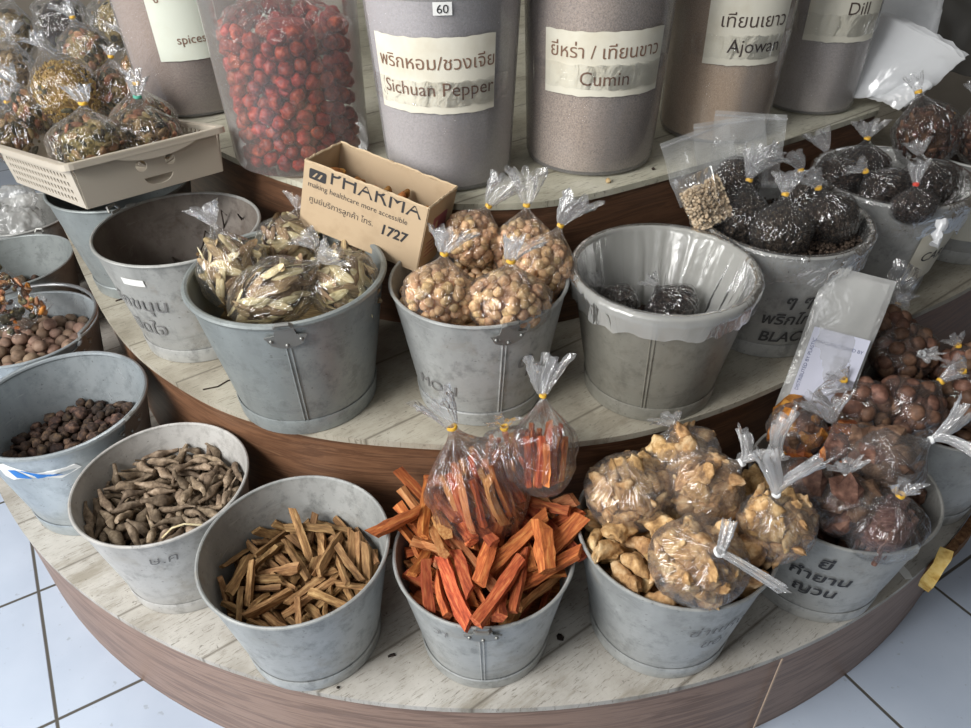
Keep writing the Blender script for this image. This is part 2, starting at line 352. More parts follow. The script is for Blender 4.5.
def tier(out, z0, z1, tm, wm, over=.022):
    n = len(out); th = .012
    # slab with a slightly overhanging edge
    b = MB(); c = Vector((0, 2.2, 0))
    o2 = []
    for x, y in out:
        d = (Vector((x, y, 0))-c).normalized()*over; o2.append((x-d.x, y-d.y))
    out_, o2 = out, out; v = [(x, y, z1) for x, y in out]+[(x, y, z1-.002) for x, y in o2]+[(x, y, z1-th) for x, y in o2]
    fs = [tuple(range(n))]+[(i, i+n, i+n+1, i+1) for i in range(n-1)]+[(i+n, i+2*n, i+2*n+1, i+n+1) for i in range(n-1)]
    obj('tier_top', b.add(v, fs), tm, stand, angle=30)
    b = MB(); v = []; fs = []; us = []; L = 0
    rec = []
    for x, y in out:
        d = (Vector((x, y, 0))-c).normalized()*over; rec.append((x-d.x, y-d.y))
    obj('under_edge', MB().add([(x, y, z1-th) for x, y in out]+[(x, y, z1-th) for x, y in rec], [(i, i+n, i+n+1, i+1) for i in range(n-1)]), wm, stand); out = rec
    for i, (x, y) in enumerate(out):
        if i: L += math.hypot(x-out[i-1][0], y-out[i-1][1])
        v += [(x, y, z0), (x, y, z1-th)]; us.append(L)
    fs = [(2*i, 2*i+1, 2*i+3, 2*i+2) for i in range(n-1)]
    me = b.add(v, fs).mesh('riser', wm); uv = me.uv_layers.new(name='UVMap')
    for lo in me.loops:
        k = lo.vertex_index; uv.data[lo.index].uv = (us[k//2], (z1-z0)*(k % 2))
    put('riser', me, stand)
tier(OUT1, 0, Z1, top_mat('worn_cream_top_low', '#b0aca4', '#c0bdb6', '#948e84'), wood_mat('wood_grain_front', ['#755b4b', '#8f7463', '#644d40', '#a58c7c']), .004)
tier(OUT2, Z1, Z2, top_mat('worn_cream_top_mid', '#a7a192', '#b8b3a5', '#8b8475'), wood_mat('wood_grain_mid', ['#5f4230', '#7d5a42', '#916d52', '#483022']))
tier(OUT3, Z2, Z3, top_mat('worn_cream_top_high', '#b9b6a4', '#c6c3b4', '#a7a390'), wood_mat('wood_grain_high', ['#523a2b', '#6c4d39', '#7c5d46', '#3e2a1f']), .004)
# seam strip in the front laminate and the broken laminate edge at the right
def rim1(deg, r=1.355): return Vector((.015+r*math.cos(math.radians(deg)), 1.959+r*math.sin(math.radians(deg)), 0))
p = rim1(290.5, 1.357); obj('laminate_seam', MB().box(-.0016, .0016, -.001, .001, 0, Z1-.012, Matrix.Translation(p) @ Matrix.Rotation(math.radians(20), 4, 'Z')), plain('seam_filler', '#b09a86', .7), stand)
b = MB(); R = random.Random(3); v = []; n = 40
for i in range(n+1):
    q = rim1(306+22*i/n, 1.357); q2 = rim1(306+22*i/n, 1.372+.004*R.random())
    h = Z1+.002+.006*R.random(); v += [(q.x, q.y, h), (q2.x, q2.y, h-.003), (q2.x, q2.y, Z1-.032-.008*R.random()), (q.x, q.y, Z1-.034)]
fs = [(4*i+j, 4*i+(j+1) % 4, 4*i+4+(j+1) % 4, 4*i+4+j) for i in range(n) for j in range(4)]+[(3, 2, 1, 0), (4*n, 4*n+1, 4*n+2, 4*n+3)]
obj('broken_edge', b.add(v, fs), natural('raw_chipboard', ['#4d3424', '#6e4d36', '#8c6a4c'], 130, .95, 1, .004, None, 0), stand, smooth=False)

def strip(name, label, cat, pts, wd, nrm, mat, th=.0008):
    """a narrow ribbon through pts"""
    b = MB(); nrm = Vector(nrm); v = []; pts = [Vector(p) for p in pts]
    for i, p in enumerate(pts):
        t = (pts[min(i+1, len(pts)-1)]-pts[max(i-1, 0)]).normalized(); s = t.cross(nrm).normalized()*wd*(.5+.06*math.sin(i*2.1))
        v += [p-s, p+s, p+s+nrm*th, p-s+nrm*th]
    n = len(pts)
    fs = [(4*i+j, 4*i+(j+1) % 4, 4*i+4+(j+1) % 4, 4*i+4+j) for i in range(n-1) for j in range(4)]+[(3, 2, 1, 0), (4*n-4, 4*n-3, 4*n-2, 4*n-1)]
    return tag(obj(name, b.add(v, fs), mat), label, cat)
def on_front(px, py, r):
    d = at(px, py, 0)-Vector((0, 0, CAM_Z)); o = Vector((0-.015, 0-1.959, 0)); A = d.x**2+d.y**2; B = o.x*d.x+o.y*d.y; D = o.x**2+o.y**2-r*r
    k = (-B-math.sqrt(max(0, B*B-A*D)))/A
    return Vector((0, 0, CAM_Z))+d*k
q = [on_front(px, py, 1.380+.006*math.sin(.7*i)) for i, (px, py) in enumerate(((947, 549), (944, 557), (939, 566), (933, 575), (927, 583), (923, 589)))]
strip('yellow_strip', 'torn yellow strip hanging off the broken chipboard edge', 'tape', q, .021, (-.45, -.45, .77), natural('yellowed_tape', ['#a8813a', '#cfae62', '#dcc483'], 60, .6, .4, .002, None, 0))
q = [at(899, 566, Z1+.001), at(905, 573, Z1+.001), at(909, 579, Z1+.001)]
strip('paper_scrap', 'small torn white paper scrap by the broken chipboard edge', 'paper', q, .016, (0, 0, 1), M['sticker'])
# ---------------------------------------------------------------- natural pieces (roots, sticks, nuts ...)
def n3(p, s, k=0.0):
    return noise.noise(Vector((p[0]*s+k*7.3, p[1]*s+k*3.1, p[2]*s-k*5.7)))

def tube_pts(cs, rads, sides, rnd=None, jit=0.0, flat=1.0, power=2.0):
    """closed tube through centres cs (along x) with radii rads"""
    v, f = [], []
    for c, r in zip(cs, rads):
        for i in range(sides):
            a = 2*math.pi*(i+.5)/sides
            ca, sa = math.cos(a), math.sin(a)
            k = 1.0/((abs(ca)**power+abs(sa)**power)**(1.0/power))
            q = 1.0+(rnd.uniform(-jit, jit) if rnd else 0)
            v.append((c[0], c[1]+r*k*ca*q, c[2]+r*k*sa*q*flat))
    m = len(cs)
    for j in range(m-1):
        for i in range(sides):
            a, b = j*sides+i, j*sides+(i+1) % sides
            f.append((a, a+sides, b+sides, b))
    f.append(tuple(range(sides)))
    f.append(tuple((m-1)*sides+i for i in reversed(range(sides))))
    return v, f

def blob_pts(sx, sy, sz, nu=12, nv=8, amp=0.12, fr=60.0, k=0.0, crease=0.0):
    v, f = [(0, 0, -sz)], []
    for j in range(1, nv):
        ph = math.pi*j/nv-math.pi/2
        for i in range(nu):
            a = 2*math.pi*i/nu
            d = (math.cos(ph)*math.cos(a), math.cos(ph)*math.sin(a), math.sin(ph))
            q = 1+amp*n3((d[0]*sx, d[1]*sy, d[2]*sz), fr, k)-crease*max(0, math.cos(2*a))**6
            v.append((d[0]*sx*q, d[1]*sy*q, d[2]*sz*q))
    v.append((0, 0, sz))
    t = len(v)-1
    for i in range(nu):
        i2 = (i+1) % nu
        f.append((0, 1+i2, 1+i)); b = 1+(nv-2)*nu
        f.append((t, b+i, b+i2))
        for j in range(nv-2):
            a = 1+j*nu
            f.append((a+i, a+i2, a+nu+i2, a+nu+i))
    return v, f

def piece(kind, k):
    """(verts, faces, smooth) of variant k of one kind of piece"""
    R = random.Random(sum(ord(c) for c in kind)*131+k*17)
    if kind in ('stick', 'redstick', 'shortstick'):
        L = {'stick': R.uniform(.04, .098), 'redstick': R.uniform(.06, .135), 'shortstick': R.uniform(.05, .08)}[kind]
        w = R.uniform(.0055, .0108) if kind != 'redstick' else R.uniform(.008, .0165)
        fl = R.uniform(.35, .8)
        cs, rs = [], []
        b1, b2, ph = R.uniform(-.006, .006), R.uniform(-.004, .004), R.uniform(0, 6)
        for j in range(7):
            t = j/6
            cs.append((L*(t-.5), b1*math.sin(3*t+ph), b2*math.sin(4*t+ph)))
            rs.append(w*(1+.12*R.uniform(-1, 1))*(1-.25*abs(t-.5)*R.random()))
        v, f = tube_pts(cs, rs, 5 if k % 3 else 4, R, .12, fl, 2.0)
        s1, s2 = R.uniform(-.8, .8), R.uniform(-.8, .8)
        nn = len(v)//7
        v = [(x+(y*s1 if i < nn else (y*s2 if i >= 6*nn else 0)), y, z) for i, (x, y, z) in enumerate(v)]
        return v, f, False
    if kind == 'root':
        L = R.uniform(.045, .085); r = R.uniform(.0055, .0098); bend = R.uniform(-.012, .012)
        fat = R.uniform(.3, .6)
        cs, rs = [], []
        for j in range(11):
            t = j/10
            cs.append((L*(t-.5), bend*math.sin(math.pi*t)+.002*math.sin(9*t+k), .003*math.sin(5*t+k)))
            e = math.exp(-((t-fat)/.36)**2)
            rs.append(r*(.28+.8*e)*(1+.16*math.sin(13*t+k*2)))
        v, f = tube_pts(cs, rs, 9, R, .1)
        return v, f, True
    if kind == 'pod':
        s = R.uniform(.0075, .0135)
        v, f = blob_pts(s*R.uniform(1.05, 1.5), s, s*R.uniform(.7, 1), 14, 10, .38, 140, k)
        return v, f, True
    if kind in ('nutmeg', 'bignut'):
        s = R.uniform(.0122, .0152)
        v, f = blob_pts(s*R.uniform(1.15, 1.35), s, s*R.uniform(.92, 1), 14, 10, .10, 90, k)
        return v, f, True
    if kind == 'soapnut':
        s = R.uniform(.0072, .0098)
        v, f = blob_pts(s*R.uniform(1, 1.15), s, s*R.uniform(.85, 1), 10, 8, .22, 160, k, .07)
        return v, f, True
    if kind == 'jujube':
        s = R.uniform(.0108, .0135)
        v, f = blob_pts(s*R.uniform(1.1, 1.3), s, s, 18, 12, .30, 150, k)
        return v, f, True
    if kind == 'galangal':
        L = R.uniform(.024, .042); v, f = blob_pts(L, L*R.uniform(.5, .75), L*R.uniform(.3, .5), 26, 18, .68, 36, k)
        v = [tuple(q*(1+.24*n3(p, 125, k+1)) for q in p) for p in v]
        c = R.uniform(4, 12)
        return [(x+8*y*y, y, z+c*x*x-c*L*L*.3) for x, y, z in v], f, True
    if kind == 'chunk':
        L = R.uniform(.018, .034); v, f = blob_pts(L, L*R.uniform(.6, .85), L*R.uniform(.5, .75), 7, 5, .7, 45, k)
        return v, f, False
    if kind == 'slice':
        L = R.uniform(.022, .036); w = R.uniform(.008, .0115); bend = R.uniform(-6, 6)
        v, f = blob_pts(L, w, .0019, 18, 6, .12, 60, k)
        return [(x, y+1.5*x*x*R.choice((1, 1)), z+bend*x*x) for x, y, z in v], f, True
    if kind == 'chip':
        L = R.uniform(.007, .014); v, f = blob_pts(L, L*R.uniform(.35, .8), L*R.uniform(.15, .4), 7, 5, .5, 120, k)
        return v, f, False
    if kind == 'quill':      # a piece of bark stick
        L = R.uniform(.07, .11); r = R.uniform(.004, .0062)
        cs = [(L*(j/6-.5), .003*math.sin(j+k), .002*math.sin(2*j+k)) for j in range(7)]
        v, f = tube_pts(cs, [r*R.uniform(.85, 1.1) for _ in cs], 7, R, .1)
        return v, f, False
    raise KeyError(kind)
PILE = {
'A': '1 -63 19 120 15 12 97 9 -28 -52 121 63 0 169 8 -16 70 121 -169 21 48 0 -31 79 120 -171 -28 -32 1 34 -81 120 16 12 97 8 16 -51 121 -169 21 -75 4 58 -18 119 -5 10 60 2 87 -85 124 40 155 -12 2 -91 52 123 58 -165 -18 1 7 -103 120 17 -3 -65 9 9 -27 120 14 163 44 3 36 47 124 -149 2 -28 6 107 21 120 8 -173 -75 6 52 -43 121 1 17 -110 5 -26 27 119 -9 -14 0 6 -61 45 121 1 -10 -13 9 -104 -64 123 -86 -32 29 9 38 117 120 -15 9 24 7 10 23 122 139 -1 63 4 12 -70 119 135 -10 -1 7 -18 -123 122 -40 178 1 4 -92 -11 119 -14 12 128 2 -45 -69 124 -115 -26 80 5 -105 71 120 -93 -2 92 2 69 -102 124 19 -36 -2 0 80 51 119 -1 5 75 7 -7 -88 122 139 -1 -128 7 58 34 122 -61 -5 44 9 74 -30 120 14 163 78 1 -46 28 122 61 34 4 2 -50 66 125 72 -28 -168 9 -85 12 120 12 -3 -99 2 67 8 123 129 17 99 5 25 -107 120 25 -144 -72 7 -20 -18 122 53 -7 -128 6 64 86 120 -11 -179 14 3 75 -56 124 -51 -40 -62 3 -29 119 124 35 -167 53 7 27 68 123 -33 18 156 3 30 -101 139 -36 145 15 1 -102 -27 121 -2 32 127 6 45 -115 125 -32 45 -131 3 118 -32 125 103 -6 -129 0 -9 -66 118 146 12 79 8 38 85 122 -88 -3 -51 4 -74 101 120 23 4 51 9 -59 -50 120 -12 -1 -15 3 9 88 125 -126 -19 5 0 -83 -32 119 4 178 -5 2 -31 48 123 -49 -5 18 2 -5 -109 136 91 -1 10 7 -92 -78 122 -40 -179 13 2 28 89 142 -148 -25 82 7 -4 42 122 -77 -8 -73 0 49 68 119 15 -30 24 6 102 -17 120 8 -172 8 7 -84 -52 124 95 38 -72 5 25 5 119 -6 -17 165 3 -44 -113 124 -10 41 22 3 94 -41 127 -106 -78 -70 6 -7 -48 123 36 -40 175 8 -71 51 136 3 44 -180 6 63 108 123 -48 -177 -33 0 -89 71 120 48 -48 44 2 1 -7 131 149 -81 -10 6 -22 -73 130 11 -9 -97 1 -125 5 120 8 15 62 7 55 73 135 29 -13 83 4 34 -55 121 -53 14 -96 6 -21 6 121 160 -1 -19 1 5 66 121 35 -177 -48 8 38 22 121 -22 -13 94 8 -8 113 121 11 159 88 6 32 -31 122 44 169 40 9 -31 62 138 72 -29 -168 2 -112 39 124 50 172 -22 0 22 101 118 -29 166 -71 2 -66 -86 124 -50 20 -124 4 22 -12 120 126 -14 128 1 88 90 120 18 11 -61 6 52 39 139 20 168 72 1 94 2 121 -70 -177 6 0 -89 87 118 156 16 -74 5 -13 -41 142 72 -78 47 9 -25 -100 131 0 129 80 1 -45 9 121 -20 -5 116 4 -52 -12 119 -45 -170 51 3 13 122 124 -35 -9 105 2 106 -63 123 -48 -4 -112 4 -39 -93 120 26 8 2 4 52 -82 119 10 8 -56 8 -37 96 122 131 -20 2 1 -8 58 133 -5 -175 29 8 13 50 132 130 -2 2 6 43 -2 121 27 -20 61 5 64 -29 133 -118 -37 -96 1 65 -73 129 -22 -53 107 4 -69 -67 120 -73 -162 19 1 -103 -46 121 -55 -16 144 3 -10 18 135 -78 -4 19 0 82 100 136 57 -137 -24 8 -7 -28 132 19 -96 124 7 -38 82 137 112 12 -34 3 26 -75 139 -104 -34 -61 7 -118 -13 121 9 -15 6 8 80 70 122 146 -16 -34 7 68 24 142 -46 -79 -114 9 79 -11 132 -159 30 28 1 44 -97 123 25 -121 -109 0 117 41 119 -1 5 -60 5 -56 100 120 143 23 43 0 47 -65 120 -63 175 -14 7 83 9 139 -41 -123 30 7 -43 -29 123 -83 11 -113 7 -73 -5 124 -146 27 32 2 119 42 139 1 137 -39 4 104 -75 141 28 131 100 2 -91 2 138 -42 -54 23 1 15 -86 121 105 -7 149 9 -66 -108 125 -53 63 31 5 77 -80 142 12 57 135 5 51 15 134 19 21 122 7 125 2 123 34 -129 102 3 0 -76 142 134 -16 78 8 -105 16 121 -84 -2 54 5 -71 67 119 -6 -17 -169 3 -99 -75 143 44 174 40 4 7 -123 120 -150 -12 31 5 -14 40 137 67 -52 -38 2 84 28 124 -131 16 -90 8 45 101 130 -25 -105 -98 0 61 -112 139 11 -27 -177 7 28 29 136 -22 -30 57 1 -48 -46 133 -18 -164 -25 1 -51 13 137 -50 -27 -36 9 -96 84 135 135 7 -126 9 -79 34 127 -21 -41 133 0 7 -60 132 164 -8 77 2 16 -114 153 -168 17 -41 4 -32 -58 141 -2 -11 -146 6 79 -99 146 46 -18 -2 9 41 63 142 -120 -25 -24 4 57 -11 133 30 -34 -53 2 -71 -61 141 101 8 63 2 53 -54 139 -99 -15 -40 6 123 20 135 89 10 -25 6 76 -45 143 77 158 -21 6 39 120 138 19 18 164 6 27 -123 132 -96 -73 -23 1 -56 -3 136 134 42 30 5 -86 -92 130 -33 23 -92 0 15 10 132 -32 -25 -127 0 30 9 133 -163 8 94 8 -72 14 135 -34 16 153 4 11 -36 135 98 -7 -148 9 58 54 124 -93 -145 -12 4 -69 -37 127 -71 13 37 6 93 25 146 -43 -178 -31 2 63 102 143 49 159 53 6 -44 -89 136 11 2 -131 5 17 -88 151 114 -138 -9 2 -15 95 133 17 9 -128 7 98 50 124 77 -36 130 3 -123 21 135 -146 -71 -34 6 -86 -28 134 5 -19 -107 6 25 -52 140 -45 6 -27 5 -128 -5 135 15 132 14 9 5 -128 138 40 -143 62 3 -31 -122 143 -47 27 -69 5 -117 -51 130 83 25 -46 3 119 -13 143 -21 160 81 0 -96 38 138 -21 -113 64 0 -69 -22 121 -50 57 -157 1 -78 -84 142 -34 -161 -47 6 -60 112 131 83 -143 29 1 -28 -39 131 170 36 43 3 60 3 149 59 42 -84 6 71 -108 158 20 -49 26 7 -77 -75 159 -15 -2 26 5 -36 -8 127 -146 37 -20 2 -33 21 141 161 -40 -57 9 38 -10 135 -29 31 -136 4 32 -38 144 70 -24 -24 2 -26 -76 150 -35 -2 -24 1 99 -24 140 -103 -26 -20 4 100 36 136 -130 25 -73 3 -57 -111 147 152 50 -42 7 -28 45 146 61 31 -150 0 -112 2 133 176 -14 -23 9 74 61 136 -56 36 162 2 -28 -25 146 35 162 16 9 -94 23 138 -82 -140 -12 5 76 -63 143 7 150 -12 5 97 -7 134 36 -8 82 2 -119 -32 137 58 -151 29 7 75 83 137 32 -144 82 4 -6 126 136 30 12 42 4 56 -85 135 -139 38 -71 5 -81 -103 141 -86 19 -23 0 -11 -129 144 -69 12 67 1 108 8 135 25 -114 -120 8 11 70 139 123 -69 -9 2 6 -27 151 86 31 55 6 -68 -34 145 45 -18 149 8 48 -27 138 -104 -7 63 9 -53 -23 136 18 31 -142 0 97 87 136 -44 -69 81 7 -101 -48 140 -94 24 -48 9 75 43 142 -26 -98 129 2 6 94 148 -46 -7 95 0 80 -27 138 -113 128 22 9 0 -94 156 36 59 -150 4 -5 76 138 -68 -65 14 0 120 -50 135 -63 48 -80 2 62 58 153 73 -11 -109 7 -57 -79 148 -24 -13 52 7 -21 -2 142 -43 66 -52 1 99 4 149 52 38 -88 1 -77 93 136 -149 -24 -54 1 -66 85 121 17 -147 -25 3 -15 26 158 112 16 6 3 7 34 147 -63 -19 -5 1 38 14 146 105 -20 -120 7 -73 -11 146 75 -104 -82 3 -45 -123 166 29 -124 48 7 -79 72 135 -105 -8 12 9 -62 8 152 -166 10 -84 9 -114 -59 147 -5 -49 39 1 -13 -58 144 117 42 -67 0 -50 -59 142 -127 40 -71 9 -113 57 134 30 50 173 2 93 -36 155 -169 16 -13 9 44 -119 146 14 -146 -39 8 15 -70 159 -38 110 61 5 1 54 145 -13 -46 158 0 -121 -33 118 5 158 -75 5 95 -88 143 12 18 -118 8 27 49 146 -2 -146 14 6 35 -54 156 172 9 -19 5 -50 72 145 -15 -166 -30 8 -43 121 144 77 -7 160 1 -39 -3 144 -145 -11 104 2 -10 -116 159 -85 29 154 7 104 69 123 131 -8 128 0 48 86 147 -17 142 2 1 50 21 157 70 -43 -101 0 42 37 151 -58 145 -17 6 -115 0 149 156 -7 -26 8 -71 -95 156 -146 10 54 1 -59 84 137 -41 -34 87 5 125 -33 145 13 -35 107 5 1 111 137 -42 15 -68 1 20 -7 139 92 30 -100 7 46 -76 151 30 -14 -144 8 50 -96 151 18 -144 12 4 -32 99 143 52 45 62 1 93 54 146 -70 -1 62 6 73 -18 151 149 -17 29 9 95 -59 140 44 -22 31 8 -36 -99 152 -2 132 -77 9 -106 -16 140 64 -23 176 3 51 -117 164 5 169 -46 6 -65 31 140 29 -75 -160 7 3 -53 148 -83 -44 -57 3 54 -38 157 -2 -161 -21 9 -48 101 137 108 -125 31 1 -21 115 144 -22 126 53 8 25 70 153 -125 21 83 9 -50 44 137 10 161 -55 4 22 107 136 72 35 -20 4 90 73 140 56 39 -98 0 27 -23 137 -106 124 -16 5 -17 -97 148 0 131 -105 3 -22 78 152 -48 24 -79 2 70 -78 159 -53 143 13 7 -50 -36 153 71 -36 104 9 110 64 140 -7 159 -1 9 -91 -21 151 -123 -8 91 1 -85 -47 150 -64 11 -94 9 44 73 160 -145 -20 -70 2 81 21 161 -83 8 -85 4 -9 -13 150 -24 114 69 3 41 -6 159 157 -46 16 7 11 11 150 105 -27 70 9 26 27 156 12 42 -34 6 -34 -6 160 3 172 -30 0 -23 -132 158 -104 116 -22',
'B': '5 26 -84 136 102 1 -79 3 19 52 134 -51 3 3 11 98 -58 144 55 -6 -126 0 73 12 140 23 -6 39 13 90 -38 140 2 -7 86 2 20 -9 138 14 176 -4 4 -70 21 137 138 -1 73 6 -22 -35 134 108 4 -10 3 69 57 139 -36 -4 36 1 -32 -121 138 -97 13 -10 0 -2 28 140 -45 3 -162 8 122 10 142 112 9 -85 8 79 94 143 -52 -15 132 4 -86 55 137 135 -1 -96 9 82 -83 135 41 5 -140 7 -32 -10 136 -49 -2 -151 0 107 19 139 -9 -1 -72 7 -98 -59 136 -36 -4 -50 1 -55 -106 135 -58 2 173 12 53 -80 137 -53 0 74 10 -91 82 151 -56 -9 -135 1 -13 88 135 -45 0 -61 9 -108 58 136 120 -2 -118 9 108 57 136 122 -2 117 2 42 72 142 17 13 140 0 -60 -57 141 78 -4 -130 10 -11 -31 150 57 14 162 6 2 96 135 117 2 115 8 -17 -111 138 0 177 -35 4 -10 -47 137 34 6 -169 7 63 29 136 -113 3 -142 10 -62 -87 140 -53 -8 -180 13 -42 113 142 -50 -7 33 9 96 54 152 -94 38 -118 11 -117 -40 175 5 -164 -70 9 -101 28 136 25 7 95 12 -78 91 165 52 -19 -160 2 -86 -55 147 -44 23 126 3 95 19 160 -73 -36 56 2 -11 105 156 -22 -31 114 13 15 111 143 -128 17 -33 12 68 -83 147 121 23 73 3 -100 -58 150 -72 22 103 12 9 7 138 13 2 176 11 59 98 147 -33 8 137 5 -120 -28 150 -92 -11 -79 2 83 -93 166 -14 -3 -138 10 -40 86 140 32 175 61 0 116 -19 153 23 -29 39 8 -91 -31 138 102 2 -49 5 -103 -23 150 94 0 -45 7 104 -2 136 -80 1 -50 1 12 -70 137 -166 8 68 1 -9 -12 148 -89 4 11 6 97 39 150 -70 169 -4 0 110 25 160 9 154 -12 1 17 -106 140 -99 18 -60 12 -70 -98 166 -106 30 127 11 -11 -88 137 83 4 132 5 -83 17 136 92 2 -111 7 -75 -9 142 6 5 13 6 -41 21 134 108 4 44 10 -28 60 144 79 -1 23 10 -118 54 173 -18 -59 83 12 -58 111 168 85 -21 -161 12 47 74 155 -80 18 148 7 -125 -12 155 -85 -8 -76 5 -54 -97 154 97 -7 -73 1 14 103 156 2 -3 113 13 7 -25 139 -65 178 -26 9 112 -5 155 84 0 -129 9 60 -29 137 -3 -179 31 2 59 -98 169 11 -179 49 11 -27 105 167 136 -27 56 2 9 85 153 81 -5 105 0 42 -70 146 59 27 47 6 -84 45 156 38 -169 -19 4 -67 83 149 -72 -16 -150 6 32 -104 151 -11 149 -97 3 -98 16 164 -176 16 23 10 -119 23 157 41 -133 -80 3 70 -24 152 173 5 -83 6 105 -2 163 -30 153 41 9 -2 -121 159 -92 -2 13 11 -40 -22 152 77 0 95 2 -58 56 159 -3 -21 -145 0 61 -52 152 28 138 -22 1 42 -29 146 -51 -8 82 1 -59 -22 143 -42 -20 67 4 -46 34 146 132 21 42 1 6 123 169 -77 62 44 10 54 -82 157 44 -174 32 12 51 12 155 51 -25 -43 7 6 -56 160 75 -180 10 2 13 -128 169 124 75 25 3 0 -60 150 31 -172 5 7 -6 12 145 31 165 -10 9 78 46 157 32 -23 -55 6 113 -39 171 37 126 11 1 6 115 162 -47 -7 -35 2 94 58 175 56 14 93 2 86 -54 178 -173 -14 -29 6 -103 15 147 93 10 131 4 25 126 160 129 114 -6 13 -124 -44 185 114 -17 110 4 -61 77 157 91 -8 58 5 44 117 171 46 81 -26 7 -30 44 162 -84 -9 -136 4 -28 71 172 127 6 -20 9 -13 38 150 -3 -5 48 12 14 68 167 -161 16 -13 12 64 95 160 52 -7 160 8 32 -20 155 28 -1 96 0 119 -20 175 -48 137 29 2 -82 -72 174 68 19 99 1 0 -116 165 -76 31 64 8 -90 67 174 5 34 43 8 -52 101 171 -174 3 39 1 -23 78 154 -23 -1 88 6 -47 -92 155 27 165 -70 6 -89 -14 161 -4 24 -56 0 43 51 150 50 -16 -32 5 -110 34 164 121 54 70 0 12 -33 169 86 -39 -76 4 68 82 159 56 9 164 6 -52 46 160 54 1 -135 12 50 100 171 -92 5 -19 8 -23 -65 177 -175 35 -20 4 63 -64 166 101 -30 -13 11 -14 4 175 153 33 55 9 10 -92 156 27 -20 -51 3 111 59 174 -88 0 -63 10 55 83 176 -63 36 152 10 -67 -19 159 61 -11 -65 9 -72 14 159 86 27 -31 8 -25 -105 159 -111 26 114 13 33 34 161 -23 157 66 13 87 -46 166 -10 155 -19 12 -92 -23 164 -94 18 -38 12 80 6 166 -2 13 125 1 -72 3 160 -84 14 -23 2 -23 -81 160 86 29 152 0 -63 -57 159 -23 2 158 6 -78 60 173 -160 -1 25 10 -105 -15 185 -118 17 -56 10 48 22 187 -106 -6 -55 13 -59 -36 176 56 31 75 11 33 -93 170 111 11 84 11 -53 -104 179 58 21 -44 2 -26 -18 169 139 25 -63 13 46 6 171 -6 149 -106 10 71 -60 189 -8 -180 -27 11 74 -14 172 -179 -28 -19 10 -18 37 161 -70 0 36 10 -53 113 181 163 4 35 7 -66 2 180 -125 4 49 5 -86 -54 183 110 -3 131 13 88 -41 186 70 -2 145 13 -36 86 185 70 -6 -11 5 20 -84 170 86 -2 -104 7 -28 -60 158 -71 -29 -114 10 12 47 171 -2 65 -28 6 20 -13 161 75 11 110 6 104 -12 178 70 0 -85 10 69 22 175 31 -169 66 4 51 49 174 99 10 -117 13 56 -37 179 77 -30 -43 1 36 5 162 -64 -7 -98 12 -18 -97 178 -40 47 -48 6 -99 -88 177 66 29 -50 6 61 41 167 -23 143 22 4 17 11 171 84 13 119 12 26 79 179 60 21 157 7 -55 -70 173 -156 -6 44 9 -9 26 164 -89 -17 -129 2 -61 -11 177 169 19 43 3 22 -24 179 -73 -16 -12 10 -38 33 181 62 -167 -7 7 63 44 183 -101 26 -101 2 27 -57 182 -16 -153 38 7 3 66 179 -129 -5 65 4 -73 81 180 54 11 153 2 31 10 185 -146 23 100 5 -27 20 173 51 12 -171 6 13 97 170 -101 158 -6 0 -81 31 179 5 22 22 12 -8 -71 185 67 12 113 0 -5 -41 168 59 43 -48',
